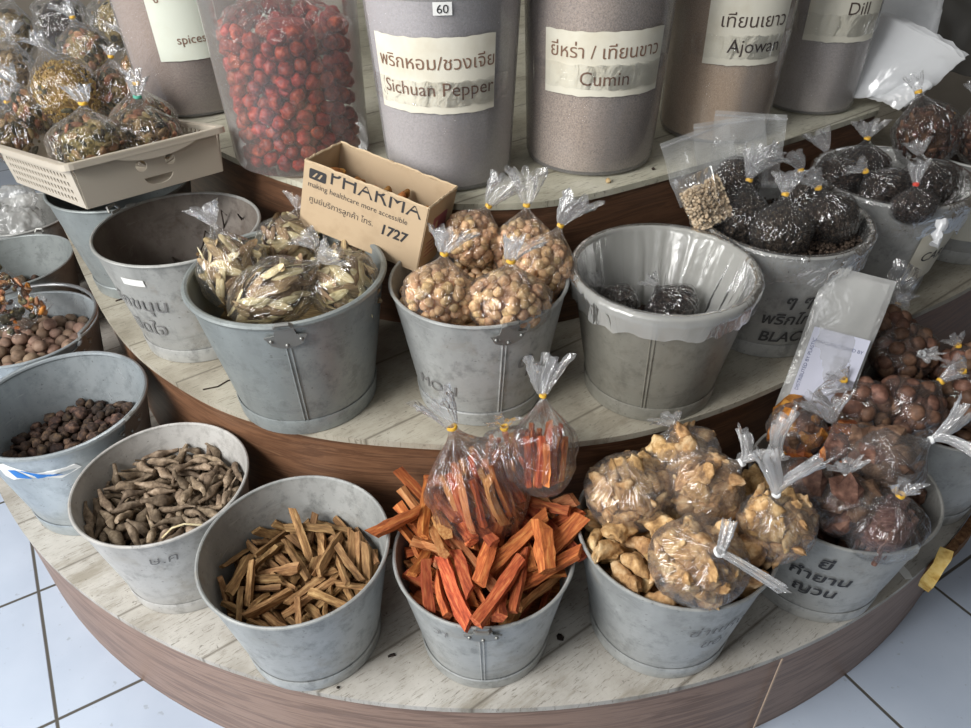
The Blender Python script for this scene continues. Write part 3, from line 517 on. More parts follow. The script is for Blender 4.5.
'C': '1 -33 -96 114 7 -176 10 9 -15 4 114 1 179 -32 11 -13 103 116 131 0 0 12 37 11 118 10 2 -72 1 14 -90 121 -89 13 -12 4 66 -15 114 -7 3 -91 5 1 -32 114 11 -176 -42 13 49 65 115 -4 1 86 0 81 58 116 0 0 -68 4 -44 12 114 -8 3 -51 7 85 -45 118 -11 -1 26 13 73 -19 126 -8 9 122 7 -30 51 118 13 4 164 13 32 -16 117 -9 -4 -62 2 -90 55 115 -173 0 54 7 -72 -5 118 -9 0 -76 10 17 111 123 75 7 178 5 26 -102 117 -82 -5 171 7 -115 -3 128 61 5 -90 10 0 -113 118 -80 1 176 2 86 -6 125 15 10 128 8 -99 60 123 24 -2 -134 13 31 63 121 2 172 -46 0 10 85 132 -158 2 -58 11 -104 -13 116 -1 3 69 0 -51 36 125 -73 -2 170 11 -100 63 134 -43 1 -129 8 -68 -100 124 -73 -30 -32 1 78 -43 136 -3 174 -51 2 9 -31 126 -17 -6 23 0 -112 -44 142 88 39 -62 8 -111 25 144 155 8 -64 10 69 93 135 -53 -20 137 8 66 -89 117 35 -1 179 6 62 -77 118 -73 2 5 6 -50 -45 116 4 9 83 11 72 -50 130 -9 8 134 9 -17 -105 126 51 8 171 13 -31 -94 127 140 -14 -12 6 103 27 126 6 14 93 11 17 27 126 0 21 -166 5 112 20 114 -7 2 -84 4 91 -10 114 -14 1 -123 11 3 -59 126 -49 -3 35 1 -14 83 115 -165 -3 -36 8 30 -41 115 -9 -11 -63 10 -39 -72 126 -15 18 34 12 -92 -4 124 141 20 -73 10 -74 -83 141 21 150 -62 3 117 14 134 -92 21 -86 12 -59 8 126 171 4 -27 7 64 80 133 -143 3 -31 2 69 65 140 41 1 -29 7 33 -66 126 -21 19 -179 10 99 59 153 -58 11 117 10 54 63 126 -11 2 -40 2 -22 -120 153 95 -140 -2 2 -53 20 133 -17 13 -14 3 32 106 149 175 -11 -29 5 -74 -60 133 32 -9 -178 5 32 11 127 15 173 25 5 -72 85 136 8 -36 -150 3 -65 -29 136 -56 18 4 13 -26 59 131 -18 -11 -87 2 58 -93 136 -11 -8 34 2 61 -81 145 35 158 6 4 -37 83 119 -1 -166 -68 13 -4 62 141 -16 -142 -26 13 -55 -69 140 172 3 -33 13 78 37 138 -1 -179 -36 3 -13 15 136 -9 -170 41 9 -53 113 143 -106 40 18 11 -9 90 127 44 12 -55 10 23 -8 128 -12 -3 19 2 -41 90 134 -6 12 -131 8 122 -13 140 110 19 -102 12 6 14 142 -28 150 75 3 -27 -70 139 49 13 126 12 19 71 145 -26 -168 -61 9 -88 -29 129 -22 0 -122 6 96 -33 142 9 21 113 11 55 -81 158 -104 20 107 13 -29 -84 156 22 15 139 12 -34 71 140 -10 -22 27 11 58 -20 144 153 -21 57 1 75 30 122 119 -25 -58 4 -16 95 144 -33 -3 -175 10 -70 39 148 -117 5 -44 9 -65 -44 130 -20 29 160 3 -5 87 147 11 -146 -107 10 18 -39 149 8 -177 41 2 -103 0 160 4 -167 83 2 -21 -107 153 -75 23 -16 9 -31 -22 136 3 148 -114 3 -71 -20 148 -66 -7 -2 0 103 14 154 -26 -24 101 2 3 -46 137 -10 -1 80 10 -75 -72 150 100 -6 156 6 32 -97 156 62 36 128 9 -17 -31 136 98 7 -133 5 51 4 142 -4 5 -123 3 89 35 156 -59 20 -84 1 -59 -54 154 -38 -155 67 7 -78 -22 166 -58 -22 92 3 -47 44 148 13 12 132 0 71 42 154 20 -16 93 11 18 -98 145 44 11 -41 10 -15 30 157 -19 6 -56 5 -118 36 157 -19 26 62 11 82 -32 145 -15 22 107 2 -62 68 157 -120 -16 -116 12 -74 98 145 77 53 30 11 94 -22 154 -164 -1 0 2 -48 7 151 -119 -19 -6 9 31 11 141 160 -26 10 3 12 -89 159 91 -5 102 4 28 29 139 20 2 -10 4 30 -71 146 -26 10 132 0 -41 -59 164 98 -18 -133 3 77 18 161 -16 -8 130 6 10 -26 150 -10 -171 48 10 63 9 159 60 -18 -62 3 -85 -63 164 76 -12 -77 1 -21 49 142 10 -155 -23 8 -13 12 147 4 -5 71 13 26 -56 138 3 21 -135 3 -65 -8 153 -59 161 -13 10 -13 75 167 3 38 -61 6 52 -48 155 -166 5 -19 13 32 37 151 -92 5 72 4 -67 53 137 -26 -4 -34 1 -28 -11 155 -76 -5 147 0 -2 89 163 -146 4 -6 12 -66 32 162 80 23 -127 0 41 39 159 -55 -2 -104',
'D': '8 11 74 149 15 -179 -17 2 -50 5 145 -5 4 22 8 26 -74 151 -17 6 97 15 -55 43 152 11 3 2 6 -76 -63 151 83 3 -52 11 99 -33 151 -65 -3 73 8 -17 -83 150 45 -3 -70 5 -106 35 171 -26 16 -103 6 -25 -9 156 -2 8 -67 15 -60 -24 156 6 -10 104 1 65 -108 210 -46 62 84 2 30 97 145 -5 4 -4 7 82 6 147 7 -1 -122 12 44 -47 144 0 0 97 3 -12 -39 163 -8 -7 -150 2 -41 37 175 5 2 62 9 45 -50 158 -14 -22 -145 12 -24 -89 167 2 0 2 6 -55 -24 172 -10 -2 -132 12 26 -38 162 -2 6 34 13 81 -32 169 20 -5 -119 11 89 -52 186 -94 19 57 15 -45 -73 182 3 -6 121 2 -15 -75 176 -4 6 -52 11 32 -72 179 23 -12 -124 12 -8 -40 179 2 17 76 3 47 75 158 38 -4 167 10 75 38 154 45 -5 -163 11 45 90 168 18 165 -16 3 82 -22 186 18 160 -11 12 68 81 163 -14 -14 -36 11 5 -73 183 169 18 72 15 -57 -97 200 -1 -12 -37 6 107 79 223 -59 132 -28 8 1 116 168 105 -5 1 12 22 -24 182 177 -1 -23 4 77 49 177 14 35 172 0 -16 92 174 23 -30 22 7 111 18 189 20 -36 -39 6 -61 15 184 177 -2 17 4 -52 73 169 -97 -29 13 14 -88 -7 167 23 -32 -26 7 55 7 170 -57 24 21 5 7 44 164 4 -24 105 11 30 63 174 -9 162 88 9 -4 -42 193 -13 -1 29 3 42 -40 193 -9 2 38 1 -70 77 192 -17 4 38 8 98 2 193 81 33 132 1 -62 -63 204 6 -1 147 13 94 -96 235 128 44 67 12 -3 -7 193 -17 -4 3 9 48 90 194 -46 -27 99 6 102 46 211 179 -33 12 3 76 105 223 -28 -38 66 6 60 17 194 17 19 177 11 -75 97 192 -62 38 -129 11 -98 70 218 -13 22 -48 5 -96 29 188 -21 15 26 4 -1 53 188 -9 -170 -21 11 -100 41 216 8 16 -50 3 11 89 197 -35 -172 -38 12 -105 108 231 -178 28 -40 3 91 96 245 132 5 125 12 -74 79 221 -16 -15 -150 12 56 -72 189 -9 -14 60 11 117 26 230 27 3 -56 0 149 -45 234 8 20 177 5 -63 -89 221 -86 6 102 6 28 -135 227 1 -158 99 2 -35 -31 202 24 1 -174 13 109 -7 234 -13 24 -140 2 12 59 198 -179 -1 -49 1 -127 -22 224 -33 5 -65 7 -116 21 216 34 -32 140 7 40 -96 194 17 -16 76 9 -100 -23 223 -163 23 74 2 -20 84 210 8 16 -88 2 18 22 200 14 -5 -23 14 -91 -23 207 -17 -26 -62 11 95 -71 234 26 167 26 15 49 129 237 69 2 -79 9 106 58 256 -142 -12 -35 8 -41 30 203 38 1 123 14 64 28 204 -23 23 111 9 -48 -21 209 13 3 158 0 93 -51 228 -14 -17 21 14 -52 -41 213 -28 -13 137 12 -30 90 223 4 -7 156 9 8 54 210 177 12 14 2 -10 11 208 -14 8 -50 7 14 11 211 170 -1 -71 3 65 -5 223 -35 16 95 0 30 51 223 26 2 76 10 75 45 222 -67 -9 -52 14 -48 13 208 44 12 -64 3 49 -7 218 -116 5 -92 15 16 146 232 3 -20 79 2 33 86 249 6 -10 -35 12 -26 80 231 -174 -9 75 11 -94 77 239 -28 -4 -93 12 53 -69 236 -143 -2 -102 9 26 -35 218 -34 14 -109 5 20 -111 232 -15 30 91 10 94 -28 257 0 -168 -88 5 -82 4 222 -23 27 -3 1 -28 122 250 5 -179 5 12 -3 60 226 8 -7 64 9 -84 -70 226 13 -26 97 11 2 32 231 3 17 -102 2 -30 139 236 -25 -171 72 0 -16 -34 227 101 5 124 3 -36 -54 222 -2 8 -75 7 -82 134 160 -74 -10 -138 14 0 -49 212 12 26 -127 6 54 -6 243 7 -12 40 2 -128 -44 235 -2 -7 53 8 -6 -121 230 133 -4 111 4 -16 34 237 138 -13 91 1 23 -96 249 18 -5 -123 2 -9 -79 224 -91 8 -71 0 -44 -81 232 -153 1 -67 8 -141 33 249 -51 -178 34 10 -65 33 245 39 23 98 1 8 -20 249 -20 -3 76 9 32 33 233 152 1 -107 5 -32 23 244 -45 12 116 4 -59 62 250 -13 169 -59 11 -11 32 255 -20 167 -61 4 -72 7 237 -138 17 104 2 -33 -54 240 26 -4 -68',
'E': '13 80 -88 205 -35 -24 4 13 -87 57 199 -170 -1 0 7 -62 -45 207 61 -14 -34 13 107 62 205 -55 -12 106 10 112 -14 208 27 -14 -32 9 -23 -18 202 1 18 45 13 58 98 221 43 146 35 11 5 71 195 -170 -6 22 1 74 -51 202 90 -11 5 2 -70 6 202 -24 -40 7 8 40 128 200 38 4 167 2 -25 135 213 -123 -67 43 5 -5 -72 203 -169 -5 83 13 -102 -27 218 1 156 -37 7 -93 -78 197 24 -178 -65 13 30 -128 232 -121 64 -11 7 -122 28 215 28 -131 -7 2 5 -104 217 -43 164 44 9 8 110 199 -95 4 167 3 -26 94 218 0 134 36 9 41 126 225 -13 2 -171 5 61 34 205 -170 -19 46 3 -45 -115 204 14 6 137 5 -85 31 233 89 -51 72 4 81 -107 251 65 2 -174 11 13 36 195 12 -176 45 6 50 -10 200 -38 -168 -43 8 23 -26 199 -28 4 -53 0 -116 56 243 59 132 -79 10 134 43 263 -166 -40 45 5 13 73 230 -12 31 -70 3 -66 106 229 -164 -41 9 6 133 -52 250 36 24 -108 13 -30 22 205 -56 -12 72 10 80 -74 253 -53 -9 30 13 -49 -85 234 175 -10 22 11 -99 -3 244 -83 15 -32 2 26 1 220 173 5 90 8 -129 -16 232 -102 -15 -123 1 -95 -96 234 -56 21 130 11 36 -69 216 -57 3 118 8 -53 -127 228 -145 -29 -4 2 -46 46 231 -3 146 -6 5 72 -22 232 12 10 -131 11 -80 -84 252 -127 14 113 1 -66 -45 252 30 147 -66 6 37 40 235 -33 9 -147 1 -5 140 249 -128 27 -17 2 15 -89 241 164 29 7 4 -100 88 252 3 -34 -143 8 -53 -20 233 36 14 -10 11 93 44 230 -126 -30 82 12 -5 -38 228 1 172 -39 4 60 20 250 -3 -5 66 4 26 -51 266 -84 -66 -44 11 -13 52 254 -19 -26 135 2 115 -5 251 -34 -13 -7 9 -116 -54 247 -76 -19 -155 10 -29 -29 269 156 -16 -79 5 53 115 255 168 -9 15 9 56 -42 259 -79 -44 9 4 -97 -28 273 9 -4 62 4 27 -17 258 -74 -4 -8 12 -26 87 249 58 -3 49 6 37 70 258 7 -4 -171 10 72 12 281 23 -159 13 12 -59 17 254 75 -2 39 0 0 17 253 -170 -15 41 11 12 105 264 -37 -29 -44',
'F': '7 -111 18 179 -98 -1 -85 7 -54 -88 179 -96 -2 75 5 39 -113 180 80 -17 -8 9 -98 74 180 28 -12 -137 7 50 103 184 71 5 -169 9 -31 -27 176 -90 -21 32 0 -21 68 181 -7 140 73 5 112 20 181 178 -4 -16 3 -63 97 191 57 66 108 4 -110 -28 189 57 36 4 8 76 26 177 103 -7 113 4 -75 -47 179 108 -7 48 8 3 -34 177 -16 1 -124 0 110 -29 180 -2 151 67 9 -53 1 176 -92 -1 -149 9 33 -68 176 -92 -1 95 8 32 126 200 -61 162 -7 7 75 -83 184 76 -8 -56 5 27 29 179 -25 -6 -53 6 29 -31 179 23 58 12 3 79 -51 213 -46 9 -151 7 62 -24 183 76 -4 123 5 99 51 180 173 5 -17 0 -2 10 189 -29 4 163 8 9 106 178 8 8 119 2 -43 -47 198 -73 50 -86 2 22 72 186 -37 -165 -40 4 -68 30 182 -2 11 32 2 -25 -110 183 38 44 19 0 -124 8 215 15 162 -84 1 54 11 192 141 33 50 2 70 -101 211 -143 -17 -85 7 63 65 199 22 36 97 7 17 -15 210 29 175 9 1 -29 32 193 -62 -19 39 3 -5 -72 197 -33 67 -109 9 34 43 201 -92 -9 -63 0 108 49 209 134 4 -100 0 -99 -77 192 79 -16 -73 1 -26 -5 201 57 -19 -42 4 -80 57 186 -12 -161 36 2 130 -5 211 -40 -67 -130 8 30 -48 216 159 2 -8 8 3 44 202 23 -52 -2 1 -45 54 202 -20 -7 42 1 52 18 218 162 18 4 5 -81 22 216 80 -16 -133 0 -75 -14 208 12 -29 -168 1 5 -111 178 59 -10 96 3 -11 118 209 -6 147 -58 9 45 92 207 -84 -25 52 9 -48 16 214 -91 17 73 2 86 3 202 -27 14 -123 4 36 -85 204 -75 6 78',
'G': '5 -68 56 147 9 -2 -87 4 32 -52 149 16 9 -20 3 -73 -20 147 172 -3 -48 6 -27 91 148 31 1 -96 6 6 51 148 -134 0 -21 4 87 46 149 9 12 19 7 86 -25 149 -62 -4 175 6 64 -3 147 157 0 45 7 -89 77 150 -177 1 73 0 40 44 149 -150 14 -23 6 5 -62 148 -81 22 141 0 -31 -114 149 50 -15 163 4 -98 -64 150 81 28 -88 5 -65 96 148 -159 -23 -35 1 -14 30 150 -28 175 4 5 60 -76 147 -82 3 -163 3 9 -47 168 -76 166 -26 4 -66 9 149 14 9 -122 0 -39 -23 149 117 2 -17 7 38 -110 150 75 -157 -28 7 16 31 166 -175 2 -23 7 76 -52 149 43 -178 -9 1 -96 2 151 -63 22 -104 3 35 16 147 10 -14 -10 4 -85 32 151 98 140 -25 2 12 -31 147 -140 -1 72 2 43 74 147 -1 5 62 2 -35 -88 148 -80 180 8 3 92 -39 171 172 -19 35 2 -118 21 147 -121 16 -76 3 63 25 148 88 -30 -124 2 2 105 147 -82 4 109 6 -68 74 166 -33 -138 56 6 67 64 149 76 -44 35 0 5 -117 150 -70 -26 28 0 -45 38 150 -88 -3 62 6 -86 -16 172 -66 -29 -109 1 51 -30 151 -70 -38 -20 5 29 -8 147 85 179 -5 3 -72 -78 149 39 29 140 2 -23 60 150 142 108 14 2 -45 111 149 -105 48 73 7 90 17 150 53 -144 -27 1 -88 87 182 1 110 -82 5 43 -70 167 -13 164 -8 6 30 -81 147 -173 -17 -38 0 -100 -31 150 -148 -16 48 3 -10 -12 147 -22 8 156 6 -21 118 151 -66 -74 -45 7 75 91 153 168 65 3 3 6 9 148 -136 13 12 2 68 -19 171 -32 57 98 4 50 108 151 60 -38 151 4 108 -48 152 104 110 -16 3 -120 -14 150 -25 68 115 6 -14 -40 148 15 -21 76 3 -12 -124 171 -51 -18 1 7 -35 7 151 37 -142 -12 7 64 -47 178 -39 143 56 4 0 -89 149 110 -21 1 2 -57 -44 148 79 3 -4 7 103 -6 166 9 1 178 2 24 118 149 2 52 -2 3 -47 72 150 -25 125 -53 4 -60 -12 169 91 3 104 4 -80 -45 165 48 -9 -115 3 119 9 147 164 -12 77 3 28 -92 171 -27 -40 -7 5 -22 -67 147 55 -4 140 3 -61 -103 148 116 -26 -10 2 118 -22 147 -4 -2 74 5 87 -83 148 -18 -161 36 0 -109 49 152 40 -46 -130 7 -48 54 174 -107 -11 21 4 52 56 171 -134 3 -45 6 -46 89 169 10 -130 23 0 -18 92 174 121 22 88 0 74 8 176 116 146 7 2 26 -25 167 -68 -146 6 6 31 120 174 59 -117 -3 4 123 15 176 -5 -79 122 7 -59 74 193 34 -11 54 6 -82 11 175 114 -147 -4 1 46 88 171 173 33 -30 7 -107 27 174 57 38 -26 1 -39 -116 179 91 -55 32 4 49 27 173 61 52 -152 6 -88 -86 166 50 158 -52 4 -53 23 174 7 172 42 0 1 120 169 96 34 46 2 22 89 147 -28 176 56 1 -38 -46 171 21 -68 -46 2 -121 4 166 -21 24 168 3 65 -101 150 -50 63 2 4 113 -51 184 86 39 56 2 -20 -97 167 2 -14 -111 6 -14 11 169 -22 -168 -2 5 -62 2 191 -5 0 138 4 -4 77 152 -68 111 6 3 26 -122 174 65 -66 24 4 114 37 160 -142 39 -39 1 -82 49 178 -94 -41 84 0 -103 -66 180 10 136 -123 0 -2 -17 173 -46 -9 100 2 -49 -68 150 121 -59 47 1 22 69 166 106 47 -76 1 31 -69 193 -86 18 -148 3 36 -45 176 120 35 -103 3 -66 104 172 33 -17 78 7 121 -20 186 108 9 30 1 -67 -104 183 -33 106 14 5 19 4 171 74 -58 42 2 -104 67 172 77 -36 130 4 79 36 175 141 -16 -31 0 94 -69 170 21 8 -6 1 76 -95 176 -39 -112 69 1 76 72 179 13 7 -20 2 29 47 183 -140 7 96 1 -116 -38 175 16 127 -79 1 -62 -67 175 -5 -12 55 5 101 54 179 98 -42 -100 1 -38 116 176 -49 -144 20 1 -7 57 175 -40 -13 138 0 -11 -47 187 95 -5 -101 6 -125 -12 185 -69 -40 155 3 -26 -71 172 -123 15 5 1 -31 -14 177 22 -14 -98 6 88 -16 187 -25 -156 -66 0 -90 -37 192 138 -37 63 2 1 8 189 -129 -9 -126 5 -89 -88 192 128 -19 70 6 -25 36 175 92 132 -10 6 96 72 157 127 -39 31 7 14 96 181 110 1 21 7 12 67 196 45 -35 -65 5 -46 -90 170 -13 -34 -5 1 4 -75 175 26 162 78 0 -60 -35 189 14 -28 51 4 23 -15 192 -17 2 -25 2 65 107 177 -67 9 118 1 -33 12 193 28 -166 46 6 6 -104 175 -59 -35 -21 2 61 -74 187 71 -149 8 7 45 -4 170 19 -38 -97',
'H': '4 4 58 102 9 8 81 8 4 108 104 -80 3 -57 4 20 -18 102 14 173 70 6 -23 58 104 0 -1 162 3 41 22 107 -110 -12 -27 9 81 39 103 -15 9 178 5 76 83 102 -6 -17 -32 8 -16 108 104 -22 -20 -35 5 104 39 102 -4 -21 31 9 30 87 103 -166 17 -67 6 4 -1 103 169 -1 -96 6 40 -14 104 1 14 78 7 -55 -84 105 -134 -10 30 7 92 -59 105 -110 -30 -61 7 -18 -25 105 -88 -5 -5 7 -22 22 105 60 -8 20 4 52 -51 102 10 8 76 3 11 -85 107 -5 -176 30 6 -14 85 103 -5 176 -13 4 -52 96 102 -159 10 -83 0 -2 23 102 -2 4 176 1 57 73 103 -15 176 21 7 35 -69 105 -124 -14 84 4 59 -31 102 21 170 -28 3 101 -17 107 -14 19 144 8 -71 -24 105 125 -21 14 8 -59 -97 119 22 12 167 2 5 -42 107 -43 -4 -139 8 -79 -44 104 -4 -40 -22 1 80 -78 103 18 11 62 0 -12 -86 101 150 14 6 4 -17 4 102 -5 10 45 2 -5 -107 107 -53 23 -120 1 5 -21 113 -90 22 -138 9 -80 -78 104 -25 -13 -50 1 27 4 104 113 1 46 7 -47 -26 105 139 -1 127 7 82 -35 105 56 -166 -11 3 28 47 108 -131 -21 -84 5 -45 -48 103 -152 38 -39 3 -11 -36 124 127 16 -29 4 -80 35 102 135 -10 96 7 110 19 107 79 35 -103 9 -63 -4 103 12 -3 -41 1 59 -93 103 9 15 172 2 33 -42 107 -68 -26 55 9 -9 70 114 -73 -158 -12 9 -6 40 106 -3 122 -111 1 21 68 106 -87 -39 54 7 -39 80 105 -87 -24 -107 2 -37 40 107 -6 153 -2 6 -24 -42 107 117 -22 -37 1 -110 18 104 -35 22 -110 7 -71 54 108 60 -55 138 3 71 -57 109 9 -132 123 2 -61 -63 106 -63 163 -13 8 -90 -15 104 -23 -15 -19 3 -39 -2 107 129 49 -72 1 49 48 104 8 145 -38 5 -70 88 103 143 22 -83 0 17 18 102 26 -32 -97 0 93 23 102 -177 52 -33 3 -13 -66 108 10 -29 -35 1 -91 13 103 -17 177 73 6 54 4 114 23 13 -95 7 -50 18 105 139 -1 -2 8 23 -26 119 -17 42 37 2 14 30 118 84 5 116 1 -83 75 107 54 -121 50 4 -90 60 102 -5 10 3 7 50 95 107 92 -15 -105 6 10 85 107 121 -19 64 1 88 -48 120 -16 -166 59 8 -63 36 108 109 63 -82 9 -22 10 119 -23 -14 174 8 -73 15 111 -27 158 81 3 -101 41 108 -125 -19 33 3 35 -6 123 -104 -38 -118 8 40 -101 104 11 159 -59 2 -12 53 123 -33 -1 -171 1 -14 -8 114 -101 1 27 8 76 -15 104 -20 -25 -3 6 15 -63 107 -1 44 37 3 -100 -43 112 -166 60 -9 1 -87 28 117 110 -20 -101 4 53 -44 116 -129 20 53 4 81 3 102 135 -10 -47 8 -35 -58 111 20 13 11 0 -93 -61 102 37 -36 -112 8 -59 -40 112 -60 -24 96 6 105 -41 110 7 -74 -37 0 -108 -27 102 -174 36 16 0 -47 60 102 -2 4 37 6 -17 -87 117 -5 160 63 9 26 110 105 -68 -25 157 1 -37 104 105 -67 33 -57 2 90 60 108 171 -33 -56 0 61 10 101 -24 164 -16 9 58 -75 106 96 3 -3 2 -39 -99 108 -91 -55 100 6 -28 33 125 -176 16 -32 3 -34 -23 122 77 54 63 7 -109 -4 105 141 -2 -109 2 74 23 115 156 -6 97 1 59 -20 114 23 127 -96 3 25 -58 124 105 30 -22 7 -18 -57 126 -73 11 170 7 81 79 120 24 -12 -34 5 60 33 103 50 -24 -168 7 -26 93 118 155 -17 -76 2 39 68 116 -4 -158 106 2 32 98 123 -49 12 69 0 -33 62 116 148 -4 -30 9 38 -85 116 30 11 20 3 -60 85 118 -35 39 -35 9 93 7 112 -61 8 -61 7 -53 56 118 -55 -17 -71 2 -54 11 125 -7 -24 -165 8 -32 -79 105 7 -41 141 1 -104 24 122 147 -27 -51 5 -60 73 103 19 -129 109 7 18 -109 106 -175 -1 45 6 111 -1 119 59 -44 153 4 68 57 102 20 171 -9 0 -75 -8 115 -1 -6 129 6 -94 4 118 -173 20 -25 2 8 5 122 -40 171 -16 6 59 79 122 136 1 100 7 97 34 118 32 177 -37 7 -21 -111 121 34 -175 -17',
'J': '2 -69 -35 180 79 180 10 1 11 64 179 -10 -179 -38 6 -31 -90 181 78 24 0 7 7 -23 179 -77 -5 132 1 -115 40 179 -69 -166 -21 5 -18 -36 179 78 21 -64 5 68 95 178 -96 -1 -136 0 11 -82 178 -47 -15 -22 0 34 -103 179 20 8 -31 6 88 -4 179 13 -171 37 6 -96 -11 180 -39 -10 -54 3 12 -122 180 142 -18 -21 5 72 67 179 78 21 -42 7 107 31 181 -42 -109 -10 3 -39 -13 180 103 -22 36 4 39 -74 182 23 57 111 4 -59 -108 180 -98 6 -35 4 -31 76 180 -39 13 139 4 23 93 180 5 19 -49 6 66 -97 179 173 7 -44 7 -89 20 179 -77 -19 -154 7 -59 28 179 76 -3 137 1 37 11 179 18 -156 -13 7 124 8 180 6 20 -113 4 76 26 180 -83 9 57 5 -15 -66 179 -158 -39 -31 1 -87 -61 179 -47 -5 -170 5 -43 -52 178 -95 0 -10 0 -37 47 179 -7 31 -138 4 40 -17 180 50 -10 16 5 -67 -1 178 40 159 34 7 -83 91 179 -55 -13 59 6 -111 -43 180 -25 5 -133 3 91 86 195 12 -114 -8 3 117 -23 181 -94 -20 129 4 -41 115 180 12 8 148 1 52 -45 179 -12 178 13 6 50 42 179 180 -14 33 2 104 60 180 9 23 9 6 -85 -90 186 43 -111 -80 4 -124 -15 191 -38 -1 -78 6 17 123 183 -91 -51 11 2 1 35 180 -58 -22 -171 6 63 78 205 127 22 117 4 -102 66 181 -174 -23 -37 4 -9 96 181 -23 -46 163 5 -49 -43 202 -75 15 -175 2 24 44 199 -89 -19 128 4 -64 -15 203 -10 -161 -32 0 -2 6 179 -159 -32 -70 7 -73 18 203 25 -144 -91 7 80 48 199 84 -2 -10 2 75 -65 180 2 14 -137 4 -91 -35 203 84 -2 86 6 44 -119 202 28 32 -161 6 18 -7 200 -138 27 100 2 -56 92 193 -30 -60 -66 1 91 -37 178 14 1 130 5 -47 8 201 89 -61 -27 1 -59 -75 182 -49 75 37 2 -18 -45 206 95 -9 -67 6 125 -7 206 172 5 -46 2 -13 57 198 -19 17 8 0 90 -86 191 177 46 -27 5 -5 -126 204 40 -12 -70 7 62 2 195 33 15 -173 4 -29 18 181 12 143 36 6 15 -53 180 124 -3 14 3 -15 124 192 169 66 26 2 6 21 209 -77 -44 -41 5 -115 57 205 -42 133 42 4 -61 64 181 58 -140 44 1 -121 14 180 -65 -25 164 7 106 -65 180 51 132 71 1 46 113 182 -117 3 81 4 -37 -69 202 -80 48 32 6 -12 -10 201 -130 25 -97 5 67 109 201 -55 -160 -10 3 41 -32 207 -115 33 -107 6 -42 117 210 -6 150 -74 0 118 -46 200 -40 7 -44 4 5 110 210 130 42 -36 1 38 16 207 -30 -168 59 2 94 13 203 38 8 -164 5 11 -39 205 47 -137 38 2 10 -100 201 143 18 -28 2 68 -96 209 -6 163 -49 3 -24 -120 180 140 -21 -23 1 -51 45 204 17 118 17 2 69 -27 197 -49 118 -49 0 -68 -36 222 146 -43 60 1 95 -16 206 -30 -116 -13 5 5 48 221 -9 -48 26 7 39 123 210 -133 36 0 0 39 68 189 93 -145 15 5 19 -125 217 -90 -12 132 5 -72 -61 204 121 -15 -79 7 -95 85 204 -56 9 -100 2 -25 86 208 -4 36 -36 1 -82 45 195 -154 36 -52 2 -36 -20 216 -141 19 94 7 -44 -119 203 -90 -13 -133 1 35 94 208 52 -124 -53 2 67 24 214 117 -82 -37 1 -93 -3 207 -4 -131 99 7 108 -71 209 -91 -47 69 2 37 -90 212 -72 -119 29 4 -127 13 210 -53 28 -99 7 5 81 203 -62 -57 -143 7 -23 30 209 -32 180 -52 4 -72 106 213 -35 170 24 5 52 50 208 -44 -64 -49 1 -102 28 204 112 29 99 6 -69 -100 208 -62 -159 43 6 30 68 220 -39 12 -5 2 -108 -65 202 10 -8 92 2 57 -61 204 19 -28 -30 1 89 -50 204 71 5 41 3 123 31 206 7 -16 102 0 28 -61 212 114 -17 -85 5 4 -71 202 120 3 -32 7 -21 -99 207 65 -27 106',
